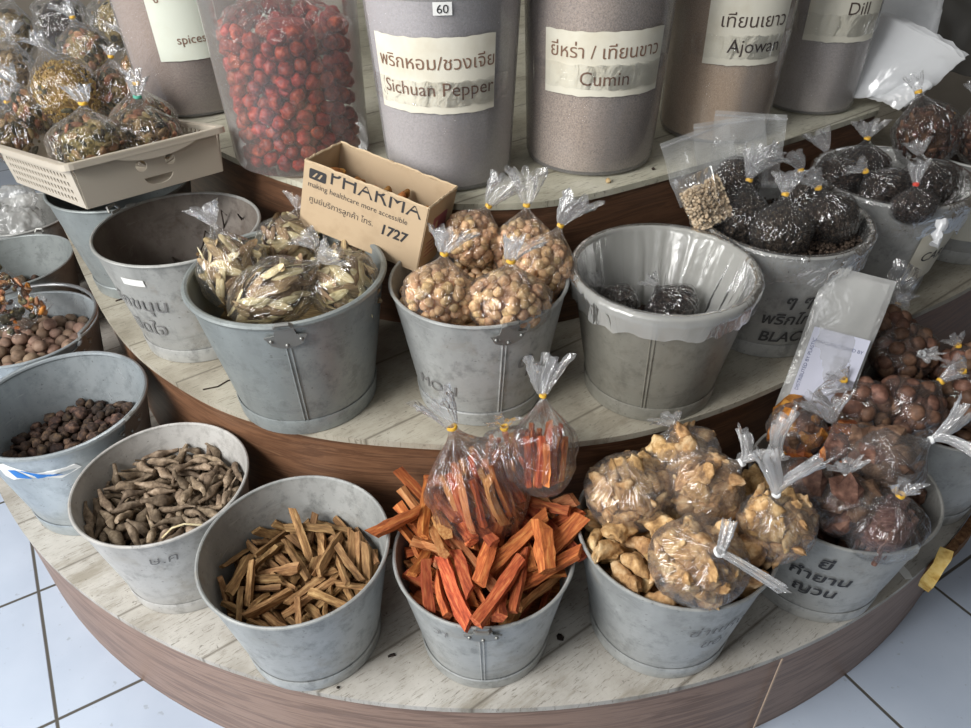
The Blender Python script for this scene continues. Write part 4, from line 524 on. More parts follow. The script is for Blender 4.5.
'L': '7 -70 -24 179 34 2 21 0 -25 124 179 7 131 -32 1 2 -48 179 8 125 -137 5 45 -29 181 -89 1 -151 7 12 -14 179 -62 -9 141 4 54 -46 181 -121 23 -50 0 -70 -105 179 2 -26 75 3 13 90 181 -127 5 11 0 -20 -5 179 -67 -14 110 3 -20 18 181 49 173 0 7 68 50 179 1 -22 174 3 -51 -1 180 -17 30 -134 3 -10 63 181 90 -148 -30 6 -40 76 182 -42 -7 -29 6 -107 41 181 -95 12 -4 0 30 97 180 -77 47 -145 4 82 60 181 -4 19 23 6 -35 -68 182 -1 2 116 5 5 -110 182 -39 -141 73 7 26 28 179 100 -7 70 4 -64 -71 181 40 -7 -174 6 -15 -42 181 60 -10 74 0 26 42 178 -44 175 -29 3 30 -16 181 132 -133 -3 4 18 -40 181 -55 -155 -16 4 48 -12 181 40 -7 19 3 -86 -30 180 161 -20 39 4 22 68 181 -59 -167 -29 4 -68 6 181 -98 5 41 5 101 54 181 -133 -25 94 1 -58 72 180 95 -33 117 3 36 -69 180 60 25 112 2 -34 -4 180 -171 -41 -13 7 13 18 179 -51 -173 -5 6 -13 -81 182 -62 7 30 1 54 -114 180 30 99 28 4 68 3 181 11 10 49 5 56 -96 181 4 -40 162 4 -98 26 182 105 56 68 0 1 9 179 7 163 -62 5 -46 100 181 6 11 -95 6 -93 57 181 -180 -22 -22 5 65 107 181 8 -45 84 0 21 -62 179 40 -28 -141 6 -104 -42 181 3 -22 169 2 -36 14 180 -38 -32 -150 0 74 -12 179 -44 -14 -145 3 109 25 180 60 20 95 4 -26 91 182 -18 136 -15 1 -9 -100 180 -67 -35 52 2 89 89 180 6 28 55 3 -95 5 181 -49 -45 -86 2 3 -89 180 38 -54 -150 6 -26 -27 181 0 -158 -8 4 -65 27 181 5 14 82 5 93 18 181 0 -36 -143 6 69 -67 194 65 12 -35 5 -5 96 181 -129 -5 37 0 -32 -89 179 -4 -2 161 6 72 -39 182 77 -151 -6 4 -112 59 188 -10 61 94 0 -76 102 179 74 -6 -167 0 106 -25 179 5 -40 75 0 81 -96 179 5 -40 -116 6 73 -82 182 -31 26 57 4 -1 27 181 -176 11 -54 4 -71 58 181 -4 21 -24 5 10 -60 189 -8 -175 -34 5 125 0 182 -92 137 -20 4 120 -33 181 50 -7 3 1 32 13 180 37 180 38 6 23 -117 181 52 -31 -47 6 -100 -62 181 4 45 104 5 0 -30 181 4 13 35 2 -59 -54 180 2 -163 -92 6 88 -2 181 151 -11 90 0 -87 75 179 -1 9 -134 7 -21 -58 179 132 -17 89 5 18 124 182 67 -28 118 6 92 -83 181 149 -11 -99 2 63 -23 180 -170 -41 -2 5 79 -57 181 40 20 -46 1 -46 32 180 163 2 -85 7 9 -127 179 1 -22 -137 4 -24 -111 181 125 -25 -16 6 56 37 181 14 -39 128 2 -18 -67 191 -172 -8 -68 6 18 3 182 -39 -19 132 3 96 73 180 59 25 110 1 -40 -39 180 48 -34 111 7 -89 41 179 -103 -7 -149 1 -72 82 180 -78 -152 -38 0 -58 43 179 11 -42 -122 4 -102 74 183 -95 -70 -12 1 -112 17 180 -64 -35 64 0 36 -105 179 -15 114 64 6 3 114 181 -90 12 -74 4 85 -25 182 40 122 -42 3 -6 -12 181 -126 3 125 3 -29 108 180 145 -33 16 3 -47 -85 181 -170 -54 -4 1 40 -120 180 23 17 23 1 120 37 180 -25 79 77 0 8 -73 180 -95 48 47 3 -81 -62 180 6 -20 -124 2 -62 110 181 111 26 71 5 -95 -81 181 -1 -35 154 1 -52 16 180 -25 79 -77 6 -78 -9 181 0 41 -9 2 32 113 180 -50 4 -43 4 -45 -54 191 160 0 73 5 16 29 192 -25 25 177 4 -37 49 181 124 -25 -5 2 -24 -12 191 -133 41 -19 0 11 38 179 9 -143 -40 4 105 5 182 74 3 55 0 -15 37 178 127 25 -87 5 -9 -124 181 28 -32 -54 2 -61 -13 185 -61 66 -36 2 -39 -120 181 20 117 30 2 19 -12 192 118 21 -92 5 -65 -89 181 3 57 71 7 124 -17 179 -78 -146 -19 0 -125 -23 179 -173 -45 -48 7 -83 67 190 21 7 -33 3 -11 6 188 -117 31 33 2 -8 -111 193 -115 -8 -127 3 -22 -96 188 -57 123 67 6 -39 89 195 4 150 -44 7 56 92 179 -57 34 -91 0 49 53 178 125 6 66 6 53 -77 182 -152 -40 -14 0 7 59 179 166 64 29 7 109 68 188 65 -15 -108 7 -67 95 187 -32 -54 75 2 -83 -95 180 -55 7 17 5 17 51 190 81 36 -115 6 73 37 189 -90 -58 -72 2 22 -79 180 -55 7 129 3 15 -128 194 59 -131 42 6 -13 -26 194 -130 15 42 4 106 40 191 7 148 33 3 -88 91 181 14 -119 -86 7 -47 117 179 77 -173 13 6 74 -8 194 9 -25 127 6 90 -41 191 -102 -30 9 1 -4 -63 180 115 -26 -39 1 -95 -11 180 -72 -47 -111 4 -125 2 182 -119 34 11 1 43 83 180 92 -36 10 0 -27 64 178 0 159 -7 6 34 -51 181 -174 42 -37 0 45 101 179 72 -7 91 0 -86 -46 179 -39 -14 -4 4 -79 48 192 -96 -5 120 1 44 23 181 -98 -2 -95 7 -69 72 191 -49 -59 -34 4 -2 47 182 54 135 -46 7 87 46 188 -167 -3 -91 0 101 -39 179 -2 25 129 1 -52 57 180 121 11 21 0 45 67 179 -1 11 59 3 -33 64 192 -124 56 9 7 117 52 184 46 118 -30 6 49 7 183 -104 -14 -122 4 -62 40 194 146 3 57 7 27 83 180 124 -74 20 3 -82 18 180 111 -34 -20 3 75 21 181 -103 -6 -120 3 48 -60 188 -93 -154 -8 4 -54 -109 181 8 -84 -166 5 28 -29 192 -82 45 -89 0 60 19 180 100 -149 -17 7 -46 -16 179 -76 38 -40 0 3 -3 186 71 13 -62 2 -30 32 181 -102 -61 103 7 -27 7 191 76 59 1 2 -121 -38 180 -18 -47 28 1 -122 30 180 -8 -151 -104 4 -52 66 196 13 33 16 7 62 -62 179 -125 -5 13 7 17 105 179 -170 35 -27 1 97 -55 180 -73 -2 -68 7 -80 32 186 -9 122 28 6 -81 83 195 21 -63 -47 0 110 -10 179 -51 -20 108 7 -102 -26 179 -78 94 66 1 -49 -72 191 178 -6 14 0 -20 51 179 -63 71 -136 0 80 76 180 -89 -7 60 1 71 88 180 22 18 72 5 -58 -35 181 -90 0 -7 6 20 -97 182 81 -87 -3 5 47 47 194 53 -17 -166 0 87 35 179 1 -5 43 7 125 23 179 -56 -18 -77 5 -121 40 194 27 -161 -78 6 -113 -12 181 -92 12 -102 3 36 35 189 10 -172 -2 5 3 75 181 4 56 -37 6 58 -17 196 -149 -39 -28 7 -14 115 179 -55 33 -122 1 -54 86 187 82 27 44 3 35 -2 189 59 22 -132 5 -68 -109 195 59 -153 31 4 -39 -102 188 -86 21 -79 4 42 -41 195 10 -33 65 4 -43 -27 191 39 167 -8 3 -28 -50 192 144 44 12 4 106 -69 182 128 -65 32 0 -26 -126 187 -117 32 10 2 -14 79 181 64 147 23 2 80 99 189 124 -61 38 5 -8 -8 198 -64 63 30 4 -73 -45 187 100 -31 -105 4 100 -14 191 -123 -8 58 5 62 71 181 4 12 -145 7 -40 25 191 -136 -22 -108 1 34 55 180 -71 -4 -80 4 115 -51 183 -64 -8 149 3 49 116 180 -20 127 -16 7 70 -107 179 51 -176 -30 2 119 14 191 -50 139 -20 6 -126 17 192 91 54 115 2 -108 3 189 -97 -14 128 7 4 -18 191 -85 -29 101 5 38 -89 183 -153 44 60 5 -36 122 191 -7 -36 115 1 59 -34 192 -89 31 -47 7 -29 -81 190 -7 35 -74',
'U': '3 93 12 13 -43 -2 -21 9 -76 59 11 11 -4 -28 0 15 -94 14 151 -29 22 8 51 81 13 -178 -26 5 3 -80 -14 13 107 -10 31 0 67 -42 14 -89 26 141 5 -24 93 11 -22 -9 -121 8 -45 -69 12 48 153 62 7 75 32 12 -137 -1 16 0 -84 32 13 -155 -7 1 2 40 -89 10 111 16 70 5 24 73 11 -6 -23 -96 9 -63 -46 11 144 -3 -99 2 76 -9 11 165 36 54 9 -44 66 11 96 -8 -101 3 -13 -94 16 -115 71 -69 6 55 57 14 -64 -39 155 9 -97 10 13 86 -68 66 5 65 -71 11 26 -146 -75 6 1 95 12 10 -30 123 2 -69 -70 12 66 -34 -76 2 77 15 30 -139 -53 23 7 -60 47 24 -65 -16 50 9 26 -72 20 84 -46 -44 8 31 92 26 34 150 0 5 -88 -38 11 -129 4 14 2 75 -25 30 -53 -158 31 6 -43 87 24 -67 -45 8 8 -35 -90 24 -120 -33 31 4 78 55 27 -81 6 -126 4 -80 19 34 -42 10 -5 4 53 -80 30 19 -4 -16 4 10 80 31 -105 10 -38 8 -80 -55 27 -14 176 -24 7 94 -11 27 52 -5 -39 7 -65 73 26 69 -36 -165 4 4 -95 36 30 154 -80 9 55 54 39 13 -14 -86 3 -93 -5 34 -26 8 -175 5 55 -57 31 99 -22 135 0 -13 96 35 -17 -169 12 6 -58 -77 33 -94 10 -2 2 91 35 30 179 -14 42 6 -83 50 33 16 11 -159 4 31 -92 35 34 -167 -48 5 32 70 36 -24 -59 91 8 -74 -30 30 -80 -26 110 5 94 -30 43 -141 19 -86 8 -46 65 41 -178 -16 8 1 -17 -76 37 -105 -46 -30 6 74 62 52 63 -154 9 7 -97 13 51 1 14 -145 4 65 -70 50 46 154 -46 6 11 98 50 77 30 -52 0 -61 -50 45 -11 -13 115 2 98 10 38 -153 17 75 4 -68 68 52 -120 8 -104 7 13 -76 51 52 -41 -167 4 57 80 43 55 30 180 5 -94 -28 43 -135 67 17 5 82 -54 33 81 5 -82 2 -23 73 46 116 25 71 1 -40 -89 49 -76 3 107 9 69 34 40 -6 72 -52 0 -87 39 56 8 -127 -102 9 37 -68 47 -50 17 81 7 15 75 58 -152 47 -3 5 -86 -49 50 56 -40 -90 1 77 -3 47 45 -29 111 6 -41 88 52 0 35 -163 5 -15 -97 50 -51 -7 134 7 49 66 62 -123 0 -145 6 -78 -2 56 31 -26 39 0 65 -43 49 101 -156 -2 8 -13 96 60 -122 13 -48 5 -46 -66 58 143 -32 28 7 92 27 53 -70 0 175 8 -64 45 64 62 -139 12 0 27 -92 62 -78 22 -113 6 38 88 59 63 -4 49 8 -74 -28 60 157 3 90 3 82 -25 62 -88 -11 108 6 -20 75 76 -41 14 56 7 -22 -74 61 128 -12 9 1 64 47 70 -28 -4 55 5 -79 21 69 -134 2 -12 9 52 -83 67 172 -29 9 3 11 95 76 -35 10 -78 1 -71 -67 62 -65 3 88 3 97 4 64 -104 67 -36 4 -45 67 66 -1 169 -33 7 2 -97 65 21 -139 -57 7 50 83 81 51 -145 54 6 -96 -18 67 -48 -53 -45 6 81 -54 67 -17 -78 132 8 -12 97 89 70 -35 -18 0 -48 -85 74 -125 -8 -21 5 88 44 69 -150 2 113 0 -88 41 83 115 5 -89 8 34 -73 81 141 6 -106 2 28 72 76 -113 21 116 7 -89 -44 73 53 9 -66 2 97 -17 79 -83 -15 103 5 -36 93 77 -12 -153 21 5 -23 -96 72 66 -20 -140 1 68 68 84 -18 -127 74 1 -96 6 80 -58 -135 30 6 54 -58 72 61 112 -79 2 12 76 92 122 -13 116 1 -54 -58 79 150 -36 -32 5 76 17 68 -37 -45 92 1 -73 65 79 -84 -123 22 4 11 -81 84 -150 7 109 5 33 70 99 45 -24 -114 7 -76 -10 83 14 51 -100 5 70 -37 80 -79 144 -10 0 -37 87 102 35 7 119 4 -26 -72 86 0 156 -17 0 78 42 91 -155 -33 38 5 -77 12 95 79 112 -79 7 61 -77 88 -170 23 22 0 30 93 106 152 -26 -6 2 -69 -35 83 -28 166 -31 5 77 -4 78 -77 -46 19 1 -55 79 87 80 -7 -63 8 -7 -99 89 -23 -9 -147 1 59 78 104 60 -4 -161 1 -94 -21 94 56 158 -11 8 60 -52 94 -124 51 -17 9 -12 76 102 107 -132 -14 9 -76 -63 86 162 -67 -10 9 77 16 92 0 65 -97 8 -72 34 102 2 -136 -80 4 35 -92 98 19 -11 -162 5 51 86 127 -24 -52 111 5 -87 -44 96 79 -19 72 4 79 -21 97 110 -4 79 5 -41 67 117 -104 132 11 6 -30 -94 100 -44 97 20 9 55 54 101 -36 146 0 3 -97 2 109 -29 155 -55 2 71 -70 107 -57 -39 -105 2 8 78 114 -79 35 78 9 -61 -48 100 155 -5 18 0 96 0 102 -80 0 141 6 -57 54 100 -31 85 102 6 10 -98 110 -36 50 -163 1 52 59 125 -15 35 105 0 -93 -29 122 -50 13 98 6 85 -49 96 62 8 71 6 -6 98 113 69 -38 -156 4 -51 -80 99 -82 -6 -110 5 93 31 108 -78 35 -1 2 -95 27 103 -110 35 -26 6 44 -69 106 -105 -22 -60 4 29 73 128 53 -5 17 7 -82 -54 116 -24 -26 64 4 80 -12 122 -22 8 -5 9 -64 76 110 77 16 155 0 -8 -81 112 -108 19 40 2 78 62 108 15 -49 124 6 -77 7 125 27 -37 -81 5 57 -52 118 -21 2 -104 8 -14 77 127 -82 -8 62 3 -60 -65 119 103 25 -112 1 78 13 117 -44 -147 -64 6 -81 57 108 -78 -53 -78 4 21 -76 113 42 -127 81 6 65 74 144 8 58 -155 4 -66 -43 136 41 -7 66 4 92 -34 117 22 -5 24 3 -37 90 128 100 -3 57 4 -33 -73 116 65 -32 22 4 91 33 132 120 -28 58 6 -97 20 138 -98 -2 -68 0 56 -79 127 1 -167 50 0 15 96 131 -64 -6 -149 5 -75 -66 137 -8 -35 -25 7 99 7 127 -78 -28 -92 2 -62 48 125 78 19 -34 8 7 -78 138 -51 -57 61 6 68 39 117 -9 26 19 6 -97 -6 135 93 -39 15 0 79 -57 127 62 -1 82 9 -11 99 139 24 52 -95 3 -48 -67 142 -13 -33 55 6 77 11 143 -10 138 70 3 -86 44 135 9 46 100 1 29 -93 134 157 -43 -28 5 32 70 153 17 45 7 0 -86 -45 151 -64 -1 -98 3 96 -22 141 153 -2 88 5 -60 80 133 -21 -14 40 4 -19 -77 138 -111 20 -60 4 81 57 134 21 116 -21 3 -81 7 154 162 1 20 9 52 -58 140 -108 7 52 6 1 81 149 58 142 50 6 -64 -76 161 -5 43 150 1 99 4 153 177 -1 -78 3 -74 65 149 48 -43 -151 1 11 -97 155 -34 -25 -156 1 57 56 158 -91 44 -59 1 -77 -18 144 53 155 36 7 71 -34 133 146 -9 47 7 -30 71 146 -66 70 -89 8 -41 -89 147 -49 -43 75 3 91 31 160 102 -29 25 4 -66 40 152 23 -60 -134 8 54 -84 153 71 35 154 3 24 95 157 -27 153 -76 0 -62 -50 164 4 -56 59 7 77 -13 156 -97 14 82 5 -50 61 142 -35 -106 -85 5 -10 -100 129 22 -109 -126 5 83 55 160 29 65 -20 9 -100 3 171 -47 48 -147 0 74 -65 152 45 54 -138 3 -27 94 159 16 -156 -33 6 -39 -69 166 12 -52 150 3 79 8 172 18 178 31 3 -82 52 173 -51 46 -128 7 31 -70 143 36 -62 -121 6 49 86 161 152 43 53 1 -94 -23 165 104 17 20 5 64 -42 154 24 -169 65 4 -52 83 157 -97 133 22 1 -26 -94 165 117 -34 -71 2 69 36 142 69 35 78 4 -94 29 162 -113 47 72 7 64 -75 175 39 32 100 2 -4 100 162 64 49 56 0 -70 -69 186 -42 39 -63 4 97 -15 170 9 -17 160 9 -54 57 165 32 0 -18 6 -5 -81 165 -126 -46 37 1 68 73 173 25 48 -45 1 -98 -11 190 -23 51 -24 9 81 -59 178 69 -50 -82 9 -35 70 171 -125 1 -88 2 -47 -89 178 93 -42 -69 9 68 37 169 58 -151 20 8 -74 27 180 -32 -55 -77 9 33 -93 160 -30 -159 -72 8 31 95 181 65 17 126 2 -86 -51 176 176 42 21 1 89 -42 158 47 -4 134 0 -64 75 184 159 -7 49 2 -7 -100 183 -44 47 -92 0 60 52 186 12 -159 5 9 -76 2 178 -41 -27 39 2 60 -50 176 57 31 12 5 -13 75 170 140 -83 21 1 -47 -65 194 -113 49 -44 1 100 0 192 90 37 121 0 -61 48 191 123 22 60 4 17 -96 179 -71 12 97 6 38 69 181 -111 -6 15 5 -72 -30 177 130 47 -79 9 92 -38 181 162 -11 -30 1 -41 69 197 -79 48 65 3 -25 -82 187 -105 -38 -92 1 88 47 184 -8 117 -115 4 -97 20 190 106 3 -101 1 36 -71 171 -100 -147 -5 6 9 81 175 74 10 71 2 -64 -44 192 154 16 60 6 77 -16 189 42 -3 79 7 -58 83 209 -5 14 31 9 2 -79 191 -15 -15 -170 8 53 84 194 -97 -19 -142 5 -77 -15 199 -76 -13 70 6 67 -40 197 59 11 -116 2 -42 91 180 -140 -46 -78 5 -44 -89 201 41 168 38 9 98 24 184 49 106 68 0 -88 47 200 -75 25 46 2 24 -73 193 -40 143 84 8 32 94 207 86 25 28 1 -92 -36 194 -7 0 152 8 96 -27 204 -54 -120 6 0 -31 94 205 -17 54 -146 8 -16 -78 210 -124 64 -27 5 79 64 200 6 -44 -53 6 -77 12 204 -11 -149 45 1 50 -69 193 40 -128 74 8 -17 97 185 -82 146 36 8 -64 -76 211 102 8 -16 3 79 6 207 -130 57 29 1 -55 57 217 80 8 51 6 16 -97 203 35 -34 -57 6 38 71 218 -14 -35 -108 6 -98 -16 215 -108 -5 -126 6 86 -53 208 26 -17 -111 5 -17 74 196 -29 74 93 5 -39 -70 216 -100 -14 -141 3 75 32 200 28 168 -26 1 -72 33 219 -65 41 -161 2 41 -90 183 26 -150 -67 2 19 75 196 34 -121 89 4 -81 -56 209 -55 -7 -176 2 76 -18 213 26 133 73 6 -28 73 219 59 -10 36 2 -5 -100 211 -114 85 -53 4 57 52 214 -8 14 130 0 -98 7 223 147 15 8 6 57 -57 215 -23 -19 155 6 -1 81 212 -10 -24 153 7 -55 -84 232 -88 -102 -47 6 98 20 218 -16 9 -76 8 -81 57 223 -88 22 -89 5 9 -78 219 -174 -15 61 9 35 95 230 85 -4 -180 3 -76 -30 219 57 63 -69 4 70 -39 225 -175 -37 -18 9 -14 100 227 54 -103 -60 0 -32 -94 223 -88 11 153 8 90 47 216 22 16 -46 9 -95 33 228 -129 33 -19 7 60 -81 217 -121 -117 -4 4 8 100 193 -95 -53 -53 6 -57 -52 218 30 -2 -43 0 99 -9 221 74 -42 -116 7 -64 78 231 -27 -176 58 1 12 -101 230 54 9 -151 7 64 78 217 55 -35 162 9 -90 -13 237 86 -11 -157 4 57 -56 242 93 -158 18 6 -9 79 239 1 51 -122 0 -37 -93 250 -30 -18 -65 0 78 25 238 -91 163 6 4 -89 48 247 -9 -132 71 1 40 -90 208 -25 170 -48 2 16 76 229 109 37 35 7 -75 -65 231 62 11 97 6 96 -33 232 34 19 -113 0 -40 92 232 -63 -150 32 7 -12 -79 234 158 3 0 7 76 62 230 19 174 47 7 -77 18 237 37 -71 32 8 59 -79 247 54 76 61 6 12 100 225 -71 125 22 6 -51 -62 243 -173 -18 -40 6 100 9 243 109 51 -95 7 -62 49 240 58 -14 107 4 36 -71 224 146 8 18 2 51 63 236 -4 22 53 8 -67 -41 242 -42 -160 60 4 69 -36 255 -3 25 50 0 -26 95 254 22 -11 96 3 -20 -75 259 47 19 -18 9 90 47 242 -87 -23 122 0 -95 30 266 -8 37 -68 1 40 -93 234 -138 2 20 2 50 87 243 153 1 79 2 -83 -58 251 10 -46 32 6 77 -8 238 -82 -3 -53 4 -44 67 240 -92 -71 85 8 15 -79 242 -33 -15 -41 8 70 73 253 -81 -66 -17 3 -99 8 250 -60 -132 21 2 76 -66 228 0 -12 49 5 -1 102 245 -4 142 -99 1 -66 -74 261 103 25 -100 7 80 7 260 -94 161 0 4 -67 39 260 -89 15 -115 0 22 -77 269 -6 165 -53 9 32 71 244 114 22 43 1 -92 -40 238 14 127 -50 5 94 -40 255 56 64 -9 4 -53 85 262 -45 27 -4 7 -11 -100 241 -40 -104 -83 3 64 46 249 41 -61 -164 1 -78 7 264 -58 -35 87 9 36 -70 250 86 16 -74 3 23 97 252 11 -173 -62 8 -77 -26 258 -79 141 -22 1 99 -17 256 -77 157 -23 4 -73 70 255 31 -78 -82 0 7 -100 275 -34 120 77 2 49 63 261 -103 -60 89 9 -100 -16 258 -77 -8 177 6 79 -61 252 97 10 93 6 6 80 263 55 -45 15 1 -8 -80 284 111 -61 -87 4 84 53 265 -39 -153 -57 0 -34 71 277 -161 22 -44 5 44 -93 259 146 -35 24 1 52 87 269 -22 144 -13 0 -62 -47 267 70 -14 -58 0 79 -17 271 -95 52 62 9 -31 98 279 -15 0 -168 6 -26 -96 274 57 169 37 9 75 30 266 141 -1 86 4 -100 0 277 145 -7 84 5 52 -62 265 75 17 -90 9 29 72 266 84 10 -95 9 -50 -88 272 161 46 -36 7 97 30 259 -6 -75 -50 1 -5 101 271 -24 63 -134',
}
# ------------------------------------------------------------------ buckets
BK = {}
def bucket(key, x, y, z, s, mat, label, brk=(), handle=None, seam=None, lip=.0031, group=None, inner=None):
    """galvanised tapered pail: body, rolled rim, foot ring, seam, ear brackets"""
    z += .0012; t = thing('bucket', Matrix.Translation((x, y, z)), label, 'bucket', group); BK[key] = (x, y, z, s)
    r0, r1, h, th = .111*s, .15*s, .234*s, .0022
    n = 72
    b = MB(); prof = [(0, .012), (r0-th, .012)]
    for i in range(9): prof.append((r0+(r1-r0)*i/8-th, .012+(h-.012)*i/8))
    prof.append((r1, h))
    for i in range(9): prof.append((r1+(r0-r1)*i/8, h-h*i/8))
    prof += [(r0, 0), (r0-.004, .004), (0, .006)]
    b.lathe(prof, n)
    # small dents, as on any used pail
    b.v = [(px*(1+.006*n3((px, py, pz), 9, x*3+y)), py*(1+.006*n3((px, py, pz), 9, x*3+y)), pz) for px, py, pz in b.v]
    nin = 10*n
    if inner: b.mi = [1 if i < nin else 0 for i in range(len(b.f))]
    obj('body', b, [mat, inner] if inner else mat, t, angle=50)
    c = MB(); rk = lambda a: r1*(1+.006*n3((r1*math.cos(a), r1*math.sin(a), h), 9, x*3+y))
    c.tube([(rk(2*math.pi*i/n)*math.cos(2*math.pi*i/n), rk(2*math.pi*i/n)*math.sin(2*math.pi*i/n), h-.001) for i in range(n)], lip, 8, closed=True)
    obj('rim', c, mat, t)
    d = MB(); hr = .030*s; k = (r1-r0)/h
    d.lathe([(r0+.0012, .0004), (r0+.0045, .0004), (r0+.0042+k*hr*.6, hr*.9), (r0+.001+k*hr, hr)], n); obj('foot_ring', d, mat, t, angle=30)
    def side(a, zz, off=.001):
        rr = r0+(r1-r0)*zz/h+off; return Vector((rr*math.cos(a), rr*math.sin(a), zz))
    if seam is not None:
        a = math.radians(seam); e = MB()
        for da in (-.022, .022): e.tube([side(a+da, hr+(h-hr)*i/6, .0006) for i in range(7)], .0013, 6)
        obj('seam', e, mat, t)
    for a_ in brk:
        a = math.radians(a_); e = MB(); zz = h-.024*s; tilt = math.atan2(r1-r0, h)
        F = Matrix.Translation(side(a, zz, .0022)) @ Matrix.Rotation(a, 4, 'Z') @ Matrix.Rotation(tilt, 4, 'Y')
        pr = [(-.030, .006), (-.022, -.010), (-.010, -.016), (0, -.018), (.010, -.016), (.022, -.010), (.030, .006), (.016, .008), (.010, .030), (-.010, .030), (-.016, .008)]
        m = len(pr); v = [(o, p*s, q*s) for o in (-.0012, .0012) for p, q in pr]
        e.add(v, [tuple(range(m)), tuple(reversed(range(m, 2*m)))]+[(i, (i+1) % m, m+(i+1) % m, m+i) for i in range(m)], F)
        e.tube([(.004, .012*s, .028*s), (.010, .008*s, .037*s), (.010, -.008*s, .037*s), (.004, -.012*s, .028*s)], .0032, 6, F)
        br = obj('bracket', e, M['rivet'], t, smooth=False)
        for p, q in ((-.021, -.001), (.021, -.001), (0, -.011)):
            g = MB(); g.sphere((.0015, p*s, q*s), .0032, 8, 6, F); obj('rivet', g, M['rivet'], br)
    if handle is not None:      # bail lying down on the rim: (angle of its ears, side it lies towards)
        a = math.radians(handle[0]); F = Matrix.Rotation(a, 4, 'Z'); sg = handle[1]
        pts = [((r1+.004)*math.cos(math.pi*i/20), sg*(r1+.002)*math.sin(math.pi*i/20), h+.012+.006*math.sin(math.pi*i/20)) for i in range(21)]
        ex = [((r1+.006), -sg*.006, h-.004), ((r1+.002), -sg*.012, h-.012)]
        e = MB(); e.tube(list(reversed(ex))+pts, .0045, 8, F); obj('bail_handle', e, M['wire'], t)
    return t
T1, T2 = Z1, Z2
bA = bucket('A', -0.8111, 1.0860, T1, 1.0399, M['galv_bright'], 'galvanised bucket of dark brown pods with a blue arrow sticker on its side', (-17, 168), None, None, .005)
bB = bucket('B', -.5575, .8960, T1, .958, M['galv_pale'], 'whitish worn bucket filled with dry grey-brown roots, on the lowest tier', (), None)
bC = bucket('C', -0.3010, 0.7497, T1, 0.9692, M['galv_grey'], 'grey bucket half filled with light brown split wood sticks', ())
bD = bucket('D', -0.0074, 0.7442, T1, 0.9241, M['galv_grey'], 'bucket overflowing with orange-red wood sticks on the lowest tier', (-91,), None, -92)
bE = bucket('E', 0.2937, 0.7673, T1, 1.0242, M['galv_grey'], 'bucket heaped with knobbly dried pale roots and tied bags of them', ())
bF = bucket('F', 0.5913, 0.8602, T1, 0.9879, M['galv_worn'], 'bucket of tied resin and bark bags with bold black Thai writing', ())
bG = bucket('G', -1.012, 1.362, T1, 0.9820, M['galv_bright'], 'bucket of round brown nutmegs behind the pod bucket', (-18,), (-18, 1))
bH = bucket('H', -1.1993, 1.6779, T1, 0.9417, M['galv_blue'], 'bucket with a thin layer of small brown pods behind the nutmeg bucket', (90,), None)
bI = bucket('I', -1.3197, 1.9663, T1, 0.9133, M['galv_worn'], 'bucket holding crumpled empty clear plastic bags, hindmost of the row beside the middle tier', ())
bJ = bucket('J', 0.872, 1.068, T1, 0.9820, M['galv_worn'], 'bucket of bagged red-brown nuts at the far end of the lowest tier', ())
bK = bucket('K', -0.3151, 1.0340, T2, 1.0311, M['galv_blue'], 'smooth bluish bucket filled with bags of pale sliced root, on the middle tier', (-80,), None, -80, .0055)
bL = bucket('L', -0.0085, 1.0390, T2, 0.9506, M['galv_grey'], 'bucket full of tied bags of round pale nuts, centre of the middle tier', (-72,), None, -74)
bM = bucket('M', 0.2911, 1.0449, T2, 0.9810, M['galv_olive'], 'nearly empty dull grey bucket with a clear bag folded over its rim', (), None, -106)
bN = bucket('N', 0.5413, 1.2173, T2, 0.9781, M['galv_worn'], 'bucket of loose black peppercorns and small tied pepper bags, marked BLACK', ())
bO = bucket('O', 0.8150, 1.3920, T2, 0.9820, M['galv_worn'], 'bucket of dark seed bags with a cream paper label, behind the black pepper bucket', ())
bP = bucket('P', -0.5548, 1.2298, T2, 0.9663, M['galv_worn'], 'weathered bucket with Thai writing, nearly empty but for dark twigs', (155,), None, inner=M['galv_rusty'])
bQ = bucket('Q', -0.7480, 1.4519, T2, 0.9300, M['galv_blue'], 'bluish bucket standing under the beige plastic basket', (-60,))
bR = bucket('R', 1.0850, 1.5450, T2, 0.9820, M['galv_worn'], 'bucket with a cream handwritten label at the outer end of the middle tier', ())

PROTO = {}
def proto(kind, k):
    if (kind, k) not in PROTO:
        v, f, sm = piece(kind, k); PROTO[(kind, k)] = MB().add(v, f).mesh(kind, [], sm, 60)
    return PROTO[(kind, k)]
MESHES = {}
def pmesh(kind, k, mat):
    key = (kind, k, mat)
    if key not in MESHES:
        me = proto(kind, k).copy(); me.materials.append(M[mat]); me.name = kind; MESHES[key] = me
    return MESHES[key]
def decode(s):
    """baked rest positions: kind variant, x y z in mm, euler in degrees"""
    q = [int(c) for c in s.split()]
    return [q[i:i+7] for i in range(0, len(q), 7)]
def pile(data, org, rz, kind, name, label, cat, group, mats, keep=None, sc=.978):
    Z = Matrix.Translation(org) @ Matrix.Rotation(rz, 4, 'Z') @ Matrix.Scale(sc, 4); out = []
    for i, (k, x, y, z, a, b, c) in enumerate(decode(data)):
        if keep and not keep(x, y, z): continue
        o = bpy.data.objects.new(name, pmesh(kind, k, mats[i % len(mats)])); C.objects.link(o)
        o.matrix_world = Z @ Matrix.Translation((x/1000, y/1000, z/1000)) @ Euler([math.radians(t) for t in (a, b, c)]).to_matrix().to_4x4()
        tag(o, label, cat, group); out.append(o)
    return out
